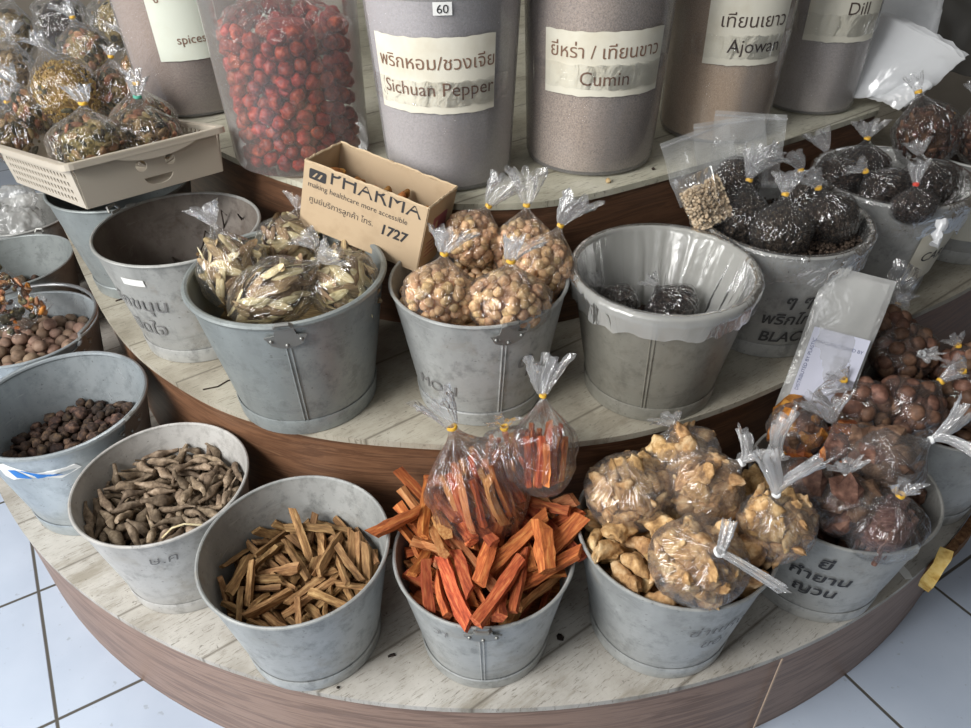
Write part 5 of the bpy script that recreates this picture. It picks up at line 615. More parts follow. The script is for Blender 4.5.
def bed(key, z, name, label, mat, amp=.006, cat='filling'):
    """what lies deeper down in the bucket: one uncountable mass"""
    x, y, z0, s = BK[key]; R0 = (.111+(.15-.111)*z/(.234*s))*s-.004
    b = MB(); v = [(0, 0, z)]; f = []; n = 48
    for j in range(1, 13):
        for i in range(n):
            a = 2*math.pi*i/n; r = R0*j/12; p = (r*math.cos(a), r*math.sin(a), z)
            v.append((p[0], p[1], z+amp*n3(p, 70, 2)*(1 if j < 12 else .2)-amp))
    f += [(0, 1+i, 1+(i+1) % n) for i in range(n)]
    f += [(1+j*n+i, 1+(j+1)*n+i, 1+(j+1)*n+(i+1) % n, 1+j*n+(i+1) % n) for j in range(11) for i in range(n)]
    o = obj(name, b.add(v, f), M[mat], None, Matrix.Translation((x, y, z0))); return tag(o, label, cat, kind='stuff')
def grains(name, label, mat, org, pos, r, kindstuff=True, parent=None, seed=1, cat='spice'):
    """a mass of tiny round seeds"""
    R = random.Random(seed); b = MB(); v0, f0 = blob_pts(1, 1, .9, 6, 4, 0)
    for p in pos:
        q = r*R.uniform(.8, 1.15); b.add([(x*q+p[0], y*q+p[1], z*q+p[2]) for x, y, z in v0], f0)
    o = obj(name, b, M[mat], parent, Matrix.Translation(org) if org is not None else None)
    if parent is None: tag(o, label, cat)
    o['kind'] = 'stuff'; return o
# ------------------------------------------------------------------ loose goods lying in the buckets
def bo(key): x, y, z, s = BK[key]; return Vector((x, y, z))
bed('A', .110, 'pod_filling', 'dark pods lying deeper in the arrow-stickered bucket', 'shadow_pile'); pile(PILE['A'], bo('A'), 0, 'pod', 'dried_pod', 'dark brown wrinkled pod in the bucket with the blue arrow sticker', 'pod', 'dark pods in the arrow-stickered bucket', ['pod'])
bed('B', .130, 'root_filling', 'grey-brown roots lying deeper in the whitish bucket', 'root'); pile(PILE['B'], bo('B'), 0, 'root', 'dried_root', 'dry grey-brown tapering root in the whitish bucket', 'root', 'loose roots in the whitish bucket', ['root'])
bed('C', .108, 'wood_filling', 'wood sticks lying deeper in the half filled bucket', 'stick'); pile(PILE['C'], bo('C'), 0, 'stick', 'wood_stick', 'light brown split wood stick in the half filled grey bucket', 'wood stick', 'light brown sticks in the grey bucket', ['stick'])
bed('D', .138, 'red_wood_filling', 'orange-red sticks lying deeper in the overflowing bucket', 'redstick'); pile(PILE['D'], bo('D'), 0, 'redstick', 'red_wood_stick', 'orange-red split wood stick heaped loose in the front centre bucket', 'wood stick', 'loose orange-red sticks', ['redstick', 'redstick', 'redstick', 'redstick_pale', 'redstick', 'redstick'], lambda x, y, z: not (y < 0 and math.hypot(x, y) > 118))
bed('E', .183, 'dried_rhizome_filling', 'pale dried roots lying deeper in the heaped bucket', 'galangal'); pile(PILE['E'], bo('E'), 0, 'galangal', 'dried_rhizome', 'knobbly pale dried root piece lying loose under the tied bags', 'root piece', 'loose pale root pieces', ['galangal'])
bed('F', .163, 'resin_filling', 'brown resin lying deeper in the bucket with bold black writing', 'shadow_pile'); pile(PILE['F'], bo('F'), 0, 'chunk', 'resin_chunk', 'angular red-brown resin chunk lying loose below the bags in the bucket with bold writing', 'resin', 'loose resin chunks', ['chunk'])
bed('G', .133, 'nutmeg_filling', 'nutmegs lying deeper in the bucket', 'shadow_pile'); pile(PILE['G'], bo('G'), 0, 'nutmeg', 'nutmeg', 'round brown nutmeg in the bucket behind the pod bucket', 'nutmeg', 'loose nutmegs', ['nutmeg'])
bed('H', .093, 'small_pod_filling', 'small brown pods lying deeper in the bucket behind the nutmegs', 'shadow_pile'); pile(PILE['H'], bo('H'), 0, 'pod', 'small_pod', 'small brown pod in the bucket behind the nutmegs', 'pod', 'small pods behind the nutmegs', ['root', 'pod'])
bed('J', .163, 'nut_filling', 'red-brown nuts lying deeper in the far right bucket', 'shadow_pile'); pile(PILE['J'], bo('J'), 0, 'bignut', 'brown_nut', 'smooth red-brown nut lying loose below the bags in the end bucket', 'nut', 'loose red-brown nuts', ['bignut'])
bed('L', .170, 'pale_nut_filling', 'round pale nuts lying deeper in the centre bucket', 'soapnut'); pile(PILE['L'], bo('L'), 0, 'soapnut', 'pale_nut', 'small round pale nut lying loose around the tied bags in the centre bucket', 'nut', 'loose pale round nuts', ['soapnut'])
R = random.Random(8)
# black pepper, loose
x, y, z, s = BK['N']
bed('N', .198, 'pepper_filling', 'black pepper lying deeper in the bucket marked BLACK', 'pepper')
pos = []
for i in range(2600):
    r = .139*math.sqrt(R.random()); a = R.uniform(0, 6.283); pos.append((r*math.cos(a), r*math.sin(a), .198+R.uniform(0, .006)+.004*n3((r*math.cos(a), r*math.sin(a), 0), 20)))
grains('black_peppercorns', 'loose black peppercorns filling the bucket marked BLACK', 'pepper', bo('N'), pos, .0031, seed=2)
bed('O', .16, 'dark_seed_filling', 'dark seeds at the bottom of the bucket with the cream label', 'darkseed')
bed('K', .15, 'slice_filling', 'sliced root lying deeper in the smooth bluish bucket', 'slice_brown')
bed('M', .09, 'liner_bottom', 'dark seeds at the bottom of the lined bucket', 'darkseed')
bed('P', .10, 'twig_filling', 'dark twigs and dust at the bottom of the weathered bucket', 'twig', .012)
bed('I', .12, 'dark_filling', 'dark bed low in the hindmost bucket', 'shadow_pile')  # plain dark bed below the crumpled bags
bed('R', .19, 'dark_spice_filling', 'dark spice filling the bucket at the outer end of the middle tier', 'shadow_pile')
# twigs in P
for i in range(46):
    r = .10*math.sqrt(R.random()); a = R.uniform(0, 6.283); L = R.uniform(.02, .05); b = R.uniform(0, 6.283); zz = .099+R.uniform(0, .014)
    p = Vector((r*math.cos(a), r*math.sin(a), zz)); d = Vector((math.cos(b), math.sin(b), R.uniform(-.12, .2)))*L
    m = MB(); m.tube([p-d, p+Vector((0, 0, .004*R.random())), p+d], [.0022, .003, .0015], 6)
    tag(obj('dry_twig', m, M['twig'], None, Matrix.Translation(bo('P'))), 'thin dark twig lying at the bottom of the weathered bucket', 'twig', 'dark twigs in the weathered bucket')
for (px, py), (qx, qy), nm in (((196, 262), (206, 228), 'first'), ((222, 245), (221, 207), ''), ((247, 238), (237, 212), 'last'), ((214, 252), (211, 223), '')):
    p = at(px, py, .569+.112); q = at(qx, qy, .569+.215); q = p+(q-p)*.92
    lab = {'first': 'thin bent stalk standing in the weathered bucket, leftmost of four', '': 'thin bent stalk standing in the weathered bucket between two others', 'last': 'thin bent stalk standing in the weathered bucket, rightmost of four'}[nm]
    m = MB(); m.tube([p, p.lerp(q, .5)+Vector((.006, 0, .004)), q, q+Vector((.008, .002, -.012))], [.0018, .0016, .0013, .0009], 6); o = tag(obj('dry_stalk', m, M['twig']), lab, 'twig')
    if nm == '': o['group'] = 'inner stalks in the weathered bucket'
# ------------------------------------------------------------------ tied plastic bags
def bag_prof(t):
    """t -1 (bottom) .. 1 (neck): relative radius"""
    if t < 0: return max(0.0, 1-abs(t)**2.6)**.5
    return .085+.915*(math.cos(math.pi*min(1, t**1.25))*.5+.5)
def skin(a, b, c, seed, n=56, m=34, wr=.07, pl=.16, off=1.0):
    """film of a filled bag in its own frame, neck along +z at z = c"""
    R = random.Random(seed); ks = [(R.randint(9, 17), R.uniform(0, 6.28)), (R.randint(19, 29), R.uniform(0, 6.28))]
    v = []; f = []
    for j in range(m+1):
        t = -1+2*j/m; r = bag_prof(t)*off
        wn = max(0, t)**1.2; wb = max(0, -t-.3)
        for i in range(n):
            th = 2*math.pi*i/n; ca, sa = math.cos(th), math.sin(th)
            q = 1+wr*n3((ca, sa, t*1.3), 1.7, seed)+wr*.75*abs(n3((ca*1.2, sa*1.2, t), 3.4, seed+3))
            q += (pl*wn)*(math.sin(ks[0][0]*th+ks[0][1])*.6+math.sin(ks[1][0]*th+ks[1][1])*.4)*(1 if r > .12 else .5)
            q += .05*wb*math.sin(7*th)
            v.append((a*r*q*ca, b*r*q*sa, c*t*(1-.03*n3((ca, sa, t), 2, seed))))
    for j in range(m):
        for i in range(n):
            A, B = j*n+i, j*n+(i+1) % n; f.append((A, B, B+n, A+n))
    f.append(tuple(reversed(range(n))))
    return v, f
def tail(a, L, wide, seed, bend=(0, 0), flat=.55, n=40, m=10, r0=None):
    """the gathered loose end above the tie"""
    R = random.Random(seed+9); k1, k2, p1 = R.randint(4, 6), R.randint(9, 13), R.uniform(0, 6)
    r0 = r0 or a*.085; v = []; f = []
    for j in range(m+1):
        t = j/m; r = r0+(wide-r0)*t**.8
        for i in range(n):
            th = 2*math.pi*i/n; q = 1+(.2+.35*t)*(math.sin(k1*th+p1)*.6+math.sin(k2*th+2*p1)*.5)+.15*R.uniform(-1, 1)*t
            zz = L*t*(1+.16*math.sin(k1*th+p1)*t)
            v.append((r*q*math.cos(th)+bend[0]*t*t, r*q*flat*math.sin(th)+bend[1]*t*t, zz))
    for j in range(m):
        for i in range(n):
            A, B = j*n+i, j*n+(i+1) % n; f.append((A, B, B+n, A+n))
    return v, f
CORE = {}
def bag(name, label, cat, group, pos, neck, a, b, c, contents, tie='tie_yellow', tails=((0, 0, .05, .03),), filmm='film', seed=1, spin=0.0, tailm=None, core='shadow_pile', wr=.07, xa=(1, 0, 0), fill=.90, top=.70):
    """contents: list of (kind, part name, count, [materials]) of pieces, or ('grain', part name, count, material, radius)
    tails: (bend x, bend y, length, half width) of each loose end"""
    F = Matrix.Translation(pos) @ frame(neck, xa) @ Matrix.Rotation(spin, 4, 'Z'); R = random.Random(seed*7+1)
    t = thing(name, F, label, cat, group)
    v, f = skin(a, b, c, seed, wr=wr); obj('plastic_film', MB().add(v, f), M[filmm], t, angle=180)
    for i, tl in enumerate(tails):
        v, f = tail(a, tl[2], tl[3], seed+i*5, tl[:2]); obj('tail', MB().add(v, f), M[tailm or ('film_ribbon' if tie == 'tie_white' else 'film_white')], t, Matrix.Translation((0, 0, c*1.0)), angle=180)
    if tie:
        e = MB(); rr = a*.085
        for k in range(2): e.tube([(rr*math.cos(2*math.pi*i/14), rr*math.sin(2*math.pi*i/14), c*1.0+.002*k-.001+.001*math.sin(i)) for i in range(14)], .0019, 6, closed=True)
        obj('tie', e, M[tie], t)
    # what fills the bag: the outer pieces one by one, what is behind them as one mass
    cv, cf = blob_pts(1, 1, 1, 24, 16, .1, 4, seed)
    zc = -.12*c
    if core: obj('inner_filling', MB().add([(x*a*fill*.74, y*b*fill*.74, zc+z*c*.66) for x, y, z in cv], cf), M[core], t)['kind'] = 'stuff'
    for con in contents:
        if con[0] == 'grain':
            ps = []
            for i in range(con[2]):
                d = Vector((R.gauss(0, 1), R.gauss(0, 1), R.gauss(0, 1))).normalized()
                tz = d.z*.5*(1+top)+(top-1)*.5
                r = bag_prof(tz)*fill*math.sqrt(max(0, 1-max(0, (tz-top+.25)/.25)**2)); th = R.uniform(0, 6.283)
                q = R.uniform(.90, 1.0)
                ps.append((a*r*q*math.cos(th), b*r*q*math.sin(th), c*.9*tz*q))
            grains(con[1], None, con[3], None, ps, con[4], parent=t, seed=seed)
            continue
        kind, pname, cnt, mats = con
        if kind in ('quill', 'redstick', 'shortstick', 'longstick'):
            # bundle: sticks stand along the bag
            kd = 'redstick' if kind == 'longstick' else kind
            for i in range(cnt):
                th = i*2.399+R.uniform(-.2, .2); rr = math.sqrt((i+.6)/cnt)*.64
                me = pmesh(kd, R.randrange(10), mats[i % len(mats)])
                o = bpy.data.objects.new(pname, me); C.objects.link(o); o.parent = t
                L = 2*max(abs(q.co.x) for q in me.vertices); sc = min(1.0, c*1.18/max(.02, abs(L)))
                o.matrix_local = Matrix.Translation((a*rr*math.cos(th), b*rr*math.sin(th), -.16*c+R.uniform(-.08, .08)*c)) @ Euler((R.uniform(-.12, .12), math.pi/2+R.uniform(-.13, .13), R.uniform(-.5, .5)), 'XYZ').to_matrix().to_4x4() @ Matrix.Scale(sc, 4)
            continue
        for i in range(cnt):
            u = (i+.5)/cnt; tz = -1+(top+1)*u*.97+.02; th = i*2.39996+R.uniform(-.25, .25)
            r = bag_prof(tz)*math.sqrt(max(.02, 1-max(0, (tz-top+.35)/.4)**2)); q = fill*R.uniform(.86, .96)
            q *= {'galangal': .86, 'chunk': .9, 'slice': .95}.get(kind, 1); P = Vector((a*r*q*math.cos(th), b*r*q*math.sin(th), c*.86*tz))
            nrm = Vector((math.cos(th)/a, math.sin(th)/b, tz*1.2/c)).normalized()
            B = frame(nrm, (R.gauss(0, 1), R.gauss(0, 1), R.gauss(0, 1)))
            wob = Euler((R.uniform(-.35, .35), R.uniform(-.35, .35), 0)).to_matrix().to_4x4()
            o = bpy.data.objects.new(pname, pmesh(kind, R.randrange(10), mats[i % len(mats)])); C.objects.link(o); o.parent = t
            o.matrix_local = Matrix.Translation(P) @ B @ wob @ Matrix.Scale({'galangal': .78, 'chunk': .85, 'slice': .85}.get(kind, 1), 4)
    return t

# ---- bags of pale round nuts, in the centre bucket of the middle tier
PN = [('soapnut', 'nut', 100, ['soapnut'])]
G_ = 'tied bags of pale round nuts'; Z = Z2
bag('nut_bag', 'round bag of pale nuts with yellow band, front one nearest the cardboard box', 'bag', G_, at(441, 291, Z+.235), view(.12, .9, .35), .060, .054, .058, PN, seed=11, core='soapnut', tails=((.016, .0, .034, .024), (-.012, 0, .038, .014)))
bag('nut_bag', 'bag of pale nuts with yellow band, front one over the bucket bracket', 'bag', G_, at(509, 297, Z+.235), view(.05, .9, .4), .066, .058, .056, PN, seed=12, core='soapnut', tails=((.028, 0, .03, .024), (.004, 0, .036, .014)))
bag('nut_bag', 'bag of darker round nuts leaning against the side of the cardboard box', 'bag', G_, at(474, 235, Z+.25), view(.45, .8, .3), .052, .048, .054, PN, seed=13, core='soapnut', tails=((.012, 0, .05, .024),))
bag('nut_bag', 'hindmost bag of pale nuts with an upright tail above its yellow band', 'bag', G_, at(524, 245, Z+.235), view(.06, .9, .3), .054, .048, .066, PN, seed=14, core='soapnut', tails=((-.006, 0, .055, .026),))
bag('nut_bag', 'bag of pale nuts whose tail points away from the box towards the empty lined bucket', 'bag', G_, at(545, 264, Z+.235), view(.35, .85, .3), .050, .044, .066, PN, seed=15, core='soapnut', tails=((.02, 0, .052, .026),))
# ---- bags of red sticks
G_ = 'tied bags of red wood sticks'; Z = Z1
bag('red_stick_bag', 'clear bag of red and pale sticks lying over the heaped red sticks, nearest', 'bag', G_, at(476, 484, Z+.30), view(-.32, .86, .35), .080, .058, .104, [('longstick', 'stick', 24, ['redstick', 'redstick_pale', 'redstick_pale'])], seed=21, core=None, spin=.2, tails=((-.012, 0, .055, .026),), wr=.1)
bag('red_stick_bag', 'middle bag of short red wood pieces with yellow band facing the viewer', 'bag', G_, at(510, 455, Z+.335), view(-.15, .75, .65), .058, .05, .062, [('shortstick', 'stick', 26, ['redstick', 'redstick_pale'])], seed=22, core=None, tails=((0, -.01, .022, .02),), wr=.1, filmm='film_hazy')
bag('red_stick_bag', 'upright bag of red wood with a tall white tail behind the heap', 'bag', G_, at(544, 447, Z+.36), view(-.02, .95, .2), .050, .042, .080, [('longstick', 'stick', 16, ['redstick'])], seed=23, core=None, tails=((.012, 0, .055, .026),), wr=.12)
# ---- bags of pale dried roots
G_ = 'tied bags of pale dried roots'
GA = [('galangal', 'root_piece', 34, ['galangal'])]
bag('root_bag', 'square-cornered bag of pale roots above the loose roots, nearest the red sticks', 'bag', G_, at(631, 488, Z+.285), view(-.15, .75, .6), .074, .066, .066, GA, None, (), 'film_hazy', 31, core='galangal', top=.8)
bag('root_bag', 'hindmost small bag of pale roots with frilled end below the middle tier', 'bag', G_, at(682, 452, Z+.315), view(-.3, .7, .3), .060, .05, .052, [('galangal', 'root_piece', 14, ['galangal'])], None, ((-.01, 0, .018, .02),), 'film_hazy', 32, core='galangal')
bag('root_bag', 'bag of pale roots with its knot near the top right corner, behind the white-ribboned one', 'bag', G_, at(709, 484, Z+.30), view(.55, .55, .55), .064, .060, .066, GA, 'tie_white', ((.03, -.005, .045, .010), (-.02, .03, .03, .012)), 'film_hazy', 33, core='galangal')
bag('root_bag', 'bag of pale roots tied with a long white ribbon end hanging over the bucket rim', 'bag', G_, at(700, 560, Z+.29), view(.18, .42, .9), .072, .064, .060, GA, 'tie_white', ((.075, -.05, .012, .008), (.008, .035, .02, .008)), 'film_hazy', 34, core='galangal')
bag('root_bag', 'bag of pale roots bridging two buckets with long upright tails at its knot', 'bag', G_, at(776, 522, Z+.285), view(-.22, .75, .6), .058, .054, .064, GA, 'tie_white', ((-.012, .012, .075, .013), (.06, .01, .04, .014)), 'film_hazy', 35, core='galangal')
# ---- bags in the bucket with the bold black writing
G_ = 'mixed bags of resin and bark'
bag('resin_bag', 'bag with orange chunks at the back of the bold-lettered bucket', 'bag', G_, at(799, 426, Z+.27), view(.35, .8, .3), .050, .045, .052, [('chunk', 'chunk', 20, ['amber', 'chunk'])], None, ((.03, 0, .04, .016),), 'film_hazy', 41, core='chunk')
bag('resin_bag', 'slack bag with a fan of grey film above the knotted resin bag', 'bag', G_, at(850, 450, Z+.26), view(-.5, .75, .2), .052, .046, .06, [('chunk', 'chunk', 14, ['chunk', 'amber'])], None, ((-.02, 0, .06, .018), (.03, 0, .03, .02)), 'film_hazy', 42, core='chunk')
bag('resin_bag', 'long flat bag of smooth brown resin with white ribbon ends', 'bag', G_, at(802, 488, Z+.275), view(-.55, .75, .25), .050, .042, .07, [('chunk', 'chunk', 14, ['chunk'])], 'tie_white', ((.04, 0, .05, .016), (-.06, 0, .03, .016)), 'film_hazy', 43, core='chunk')
bag('resin_bag', 'bag of red-brown resin with a knotted white top, beside the bark sticks bag', 'bag', G_, at(846, 503, Z+.275), view(-.2, .8, .5), .050, .046, .06, [('chunk', 'chunk', 16, ['chunk'])], 'tie_white', ((.01, 0, .02, .018), (-.02, 0, .018, .012)), 'film', 44, core='chunk')
bag('resin_bag', 'puffed clear bag with little brown resin and tails pointing right', 'bag', G_, at(893, 460, Z+.285), view(.75, .5, .3), .058, .054, .064, [('chunk', 'chunk', 12, ['chunk'])], 'tie_white', ((-.01, .02, .065, .016), (.03, -.04, .04, .016)), 'film_hazy', 45, core='chunk')
bag('bark_bag', 'bag of dark bark sticks with a yellow band, hanging over the bold-lettered bucket rim', 'bag', G_, at(885, 523, Z+.265), view(.0, .75, .65), .058, .054, .066, [('quill', 'bark_stick', 30, ['quill'])], 'tie_yellow', ((.006, 0, .02, .02),), 'film', 46, core='quill', wr=.1)
# ---- bags of red-brown nuts in the end bucket
G_ = 'bags of red-brown nuts'; BN = [('bignut', 'nut', 34, ['bignut'])]
bag('brown_nut_bag', 'bag of red-brown nuts with a short yellow-banded tail, beside the zip bag bundle', 'bag', G_, at(856, 406, Z+.285), view(-.5, .75, .35), .058, .052, .060, BN, 'tie_yellow', ((-.006, 0, .022, .016),), 'film', 51, core='bignut')
bag('brown_nut_bag', 'large bag of red-brown nuts with white folded tail, centre of the end bucket', 'bag', G_, at(913, 407, Z+.285), view(.55, .7, .35), .066, .060, .062, BN, 'tie_yellow', ((.01, 0, .03, .014),), 'film', 52, core='bignut')
bag('brown_nut_bag', 'bag of red-brown nuts lying with its starry tied end towards the viewer', 'bag', G_, at(905, 352, Z+.30), view(.12, -.1, 1), .066, .055, .045, BN, 'tie_white', ((.01, 0, .014, .02),), 'film', 53, core='bignut')
bag('brown_nut_bag', 'small dark nut bag with a yellow band behind the zip bag bundle', 'bag', G_, at(890, 326, Z+.325), view(.25, .9, .2), .044, .040, .044, BN, 'tie_yellow', ((.01, 0, .022, .016),), 'film', 54, core='bignut')
bag('brown_nut_bag', 'nut bag cut off by the photo edge, with bluish glints', 'bag', G_, at(972, 395, Z+.29), view(-.5, .75, .35), .056, .05, .055, BN, 'tie_yellow', ((-.01, 0, .03, .016),), 'film', 55, core='bignut')
bag('brown_nut_bag', 'nut bag with a tiny white tail at the photo edge behind the large one', 'bag', G_, at(966, 365, Z+.285), view(-.5, .8, .3), .05, .046, .045, BN, 'tie_yellow', ((-.004, 0, .02, .016),), 'film', 56, core='bignut')
# ---- bags of black pepper
G_ = 'small bags of black pepper'; Z = Z2; PB = [('grain', 'peppercorns', 700, 'pepper', .0036)]
bag('pepper_bag', 'black pepper bag with a tall white tail, nearest the white peppercorns', 'bag', G_, at(741, 215, Z+.235), view(.12, .9, .35), .055, .05, .062, PB, 'tie_yellow', ((.0, 0, .055, .02), (.03, 0, .03, .014)), 'film', 61, core='pepper', spin=.3)
bag('pepper_bag', 'round black pepper bag in the middle of the loose pepper, yellow band on top', 'bag', G_, at(781, 228, Z+.235), view(.0, .9, .35), .053, .05, .058, PB, 'tie_yellow', ((.0, 0, .036, .022),), 'film', 62, core='pepper')
bag('pepper_bag', 'black pepper bag tilted away from the white peppercorns, in front of the loose pepper edge', 'bag', G_, at(828, 216, Z+.235), view(-.45, .8, .35), .052, .048, .056, PB, 'tie_yellow', ((-.012, 0, .032, .02),), 'film', 63, core='pepper')
bag('pepper_bag', 'black pepper bag at the back between two others, pale tail upright', 'bag', G_, at(806, 198, Z+.235), view(-.25, .9, .2), .05, .045, .052, PB, 'tie_yellow', ((-.02, 0, .034, .02),), 'film', 64, core='pepper')
bag('pepper_bag', 'black pepper bag lying back against the clear zip bags', 'bag', G_, at(738, 180, Z+.28), view(.75, .55, .3), .044, .038, .055, PB, None, ((.01, 0, .03, .02),), 'film', 65, core='pepper')
G_ = 'bags of dark seeds behind the pepper'; DS = [('grain', 'seeds', 600, 'darkseed', .0036)]
bag('dark_seed_bag', 'dark seed bag with upright tail at the near edge of the labelled bucket', 'bag', G_, at(834, 178, Z+.235), view(-.35, .9, .2), .05, .045, .055, DS, None, ((-.01, 0, .04, .02),), 'film', 71, core='darkseed')
bag('dark_seed_bag', 'dark seed bag with a yellow band and spread tail, hindmost in the labelled bucket', 'bag', G_, at(862, 166, Z+.24), view(-.05, .85, .5), .055, .05, .055, DS, 'tie_yellow', ((.0, 0, .03, .026),), 'film', 72, core='darkseed')
bag('dark_seed_bag', 'dark seed bag lying low with a small tail, in front of the yellow-banded one', 'bag', G_, at(881, 190, Z+.23), view(-.7, .6, .3), .048, .042, .052, DS, 'tie_yellow', ((-.008, 0, .024, .018),), 'film', 73, core='darkseed')
bag('dark_seed_bag', 'largest dark seed bag, lying flat without a band below the bark bags', 'bag', G_, at(923, 183, Z+.235), view(-.2, .85, .2), .070, .05, .055, DS, None, ((.0, 0, .025, .02),), 'film', 74, core='darkseed')
bag('dark_seed_bag', 'small dark seed bag tied with a red band', 'bag', G_, at(914, 204, Z+.235), view(-.12, .9, .4), .042, .036, .036, DS, 'tie_red', ((.004, 0, .038, .016),), 'film', 75, core='darkseed')
# ---- two bags of shredded bark beyond them
Z = Z2; G_ = 'bags of shredded bark'; SB = [('chip', 'bark_shred', 100, ['shred'])]
bag('shredded_bark_bag', 'bag of shredded red-brown bark below the stacked clear bags, yellow band at its corner', 'bag', G_, at(926, 130, Z+.28), view(-.35, .85, .3), .066, .058, .080, SB, 'tie_yellow', ((-.004, 0, .035, .014),), 'film', 81, core='shred')
bag('shredded_bark_bag', 'bag of shredded red-brown bark cut off by the photo edge', 'bag', G_, at(984, 132, Z+.28), view(-.35, .85, .3), .056, .05, .075, SB, 'tie_yellow', ((-.004, 0, .03, .014),), 'film', 82, core='shred')
# ---- bags of sliced root in the bluish bucket
G_ = 'bags of pale sliced root'; SL = [('slice', 'slice', 60, ['slice_pale', 'slice_brown'])]
bag('slice_bag', 'upright bag of pale sliced root nearest the weathered bucket', 'bag', G_, at(232, 268, Z+.24), view(-.3, .9, .25), .057, .048, .074, SL, None, ((-.008, 0, .03, .022),), 'film', 91, core='slice_brown', fill=.84, top=.7)
bag('slice_bag', 'hindmost bag of sliced root tucked against the cardboard box', 'bag', G_, at(290, 240, Z+.235), view(.3, .9, .2), .056, .05, .056, SL, None, ((.0, 0, .02, .022),), 'film', 92, core='slice_brown', fill=.84, top=.7)
bag('slice_bag', 'flat-lying bag of sliced root along the front rim of the bluish bucket', 'bag', G_, at(277, 291, Z+.235), view(.8, .45, .3), .054, .05, .088, SL, None, ((.0, 0, .03, .02),), 'film', 93, core='slice_brown', fill=.84, top=.7)
bag('slice_bag', 'bag of sliced root under the near corner of the cardboard box', 'bag', G_, at(341, 281, Z+.235), view(-.5, .75, .3), .058, .05, .064, SL, None, ((-.01, 0, .028, .018),), 'film', 94, core='slice_brown', fill=.84, top=.7)
bag('slice_bag', 'bag of sliced root beneath the cardboard box at the back of the bluish bucket', 'bag', G_, at(350, 262, Z+.20), view(.3, .8, .3), .046, .042, .05, SL, None, (), 'film', 95, core='slice_brown', fill=.84, top=.7)
# ---- dark bags left in the lined bucket
G_ = 'dark bags in the lined bucket'
bag('small_dark_bag', 'dark seed bag lying at the bottom of the lined bucket in the light', 'bag', G_, at(670, 306, Z+.135), view(-.6, .75, .3), .050, .042, .046, DS, None, ((-.006, 0, .02, .014),), 'film', 101, core='darkseed')
bag('small_dark_bag', 'dark seed bag half hidden by the near rim of the lined bucket', 'bag', G_, at(612, 304, Z+.135), view(-.55, .7, .3), .045, .04, .042, DS, None, ((-.006, 0, .022, .016),), 'film', 102, core='darkseed')
# ------------------------------------------------------------------ writing
M['ink_mid'] = plain('worn_marker', '#4b4a4a', .7)
TXT = {}
def text_geo(s, size, align='LEFT', space=1.0, shear=0.0, bold=0.0):
    cu = bpy.data.curves.new('lettering', 'FONT'); cu.body = s; cu.size = size; cu.align_x = align; cu.space_character = space; cu.shear = shear; cu.offset = bold*size
    cu.resolution_u = 3
    o = bpy.data.objects.new('lettering', cu); C.objects.link(o); bpy.context.view_layer.update()
    me = bpy.data.meshes.new_from_object(o.evaluated_get(bpy.context.evaluated_depsgraph_get()))
    v = [tuple(p.co) for p in me.vertices]; f = [tuple(p.vertices) for p in me.polygons]
    bpy.data.objects.remove(o); bpy.data.curves.remove(cu); bpy.data.meshes.remove(me)
    return v, f
def cone_map(r0, r1, h, off):
    """(x along the wall, z up) -> the side of a cone; x = 0 lies at angle 0"""
    def fn(x, z):
        r = r0+(r1-r0)*z/h+off; a = x/((r0+r1)/2); return (r*math.cos(a), r*math.sin(a), z)
    return fn
def wrap(name, v, f, fn, ang, mat, parent, zoff=0, xoff=0, rot=0.0):
    c, s = math.cos(rot), math.sin(rot)
    b = MB(); b.add([fn(x*c-y*s+xoff, x*s+y*c+zoff) for x, y, *_ in v], f, Matrix.Rotation(ang, 4, 'Z'))
    return obj(name, b, mat, parent, smooth=False)
def patch(fn, x0, x1, z0, z1, n=16, m=3, rag=0.0, seed=1):
    R = random.Random(seed); v = []; f = []
    for j in range(m+1):
        for i in range(n+1):
            e = rag*R.uniform(-1, 1) if j in (0, m) else 0
            v.append(fn(x0+(x1-x0)*i/n, z0+(z1-z0)*j/m+e))
    for j in range(m):
        for i in range(n): a = j*(n+1)+i; f.append((a, a+1, a+n+2, a+n+1))
    return v, f
def mark(bk, key, ang, lines, size, z, mat='ink', rot=0.0, name='marker_writing', x=0.0, lead=1.35, shear=.15, bold=0.0):
    """handwriting on the side of a bucket"""
    s = BK[key][3]; fn = cone_map(.111*s, .15*s, .234*s, .0022)
    for i, t in enumerate(lines):
        v, f = text_geo(t, size, 'CENTER', 1.0, shear, bold); wrap(name, v, f, fn, math.radians(ang), M[mat], bk, z-i*size*lead, x, rot)
mark(bP, 'P', -118, ['ฝักขนุน', 'ปิดใจ'], .042, .125, 'ink_faded')
mark(bN, 'N', -88, ['ๆ ๆ', 'พริกไทย', 'BLACK'], .034, .125, 'ink_mid', lead=1.25, bold=.02)
mark(bF, 'F', -116, ['ยี่', 'กำยาน', 'ญวน'], .036, .165, 'ink', .05, lead=1.15, bold=.02)
mark(bE, 'E', -72, ['ข่าแห้ง', 'ขอ'], .034, .155, 'ink_faded', .03)
mark(bL, 'L', -128, ['MON'], .034, .065, 'ink_faded', 0)
mark(bL, 'L', -58, ['ๆ'], .06, .11, 'ink_faded')
mark(bB, 'B', -75, ['ษ.ค'], .03, .17, 'ink_faded')
mark(bD, 'D', -120, ['วา'], .026, .165, 'ink_faded')
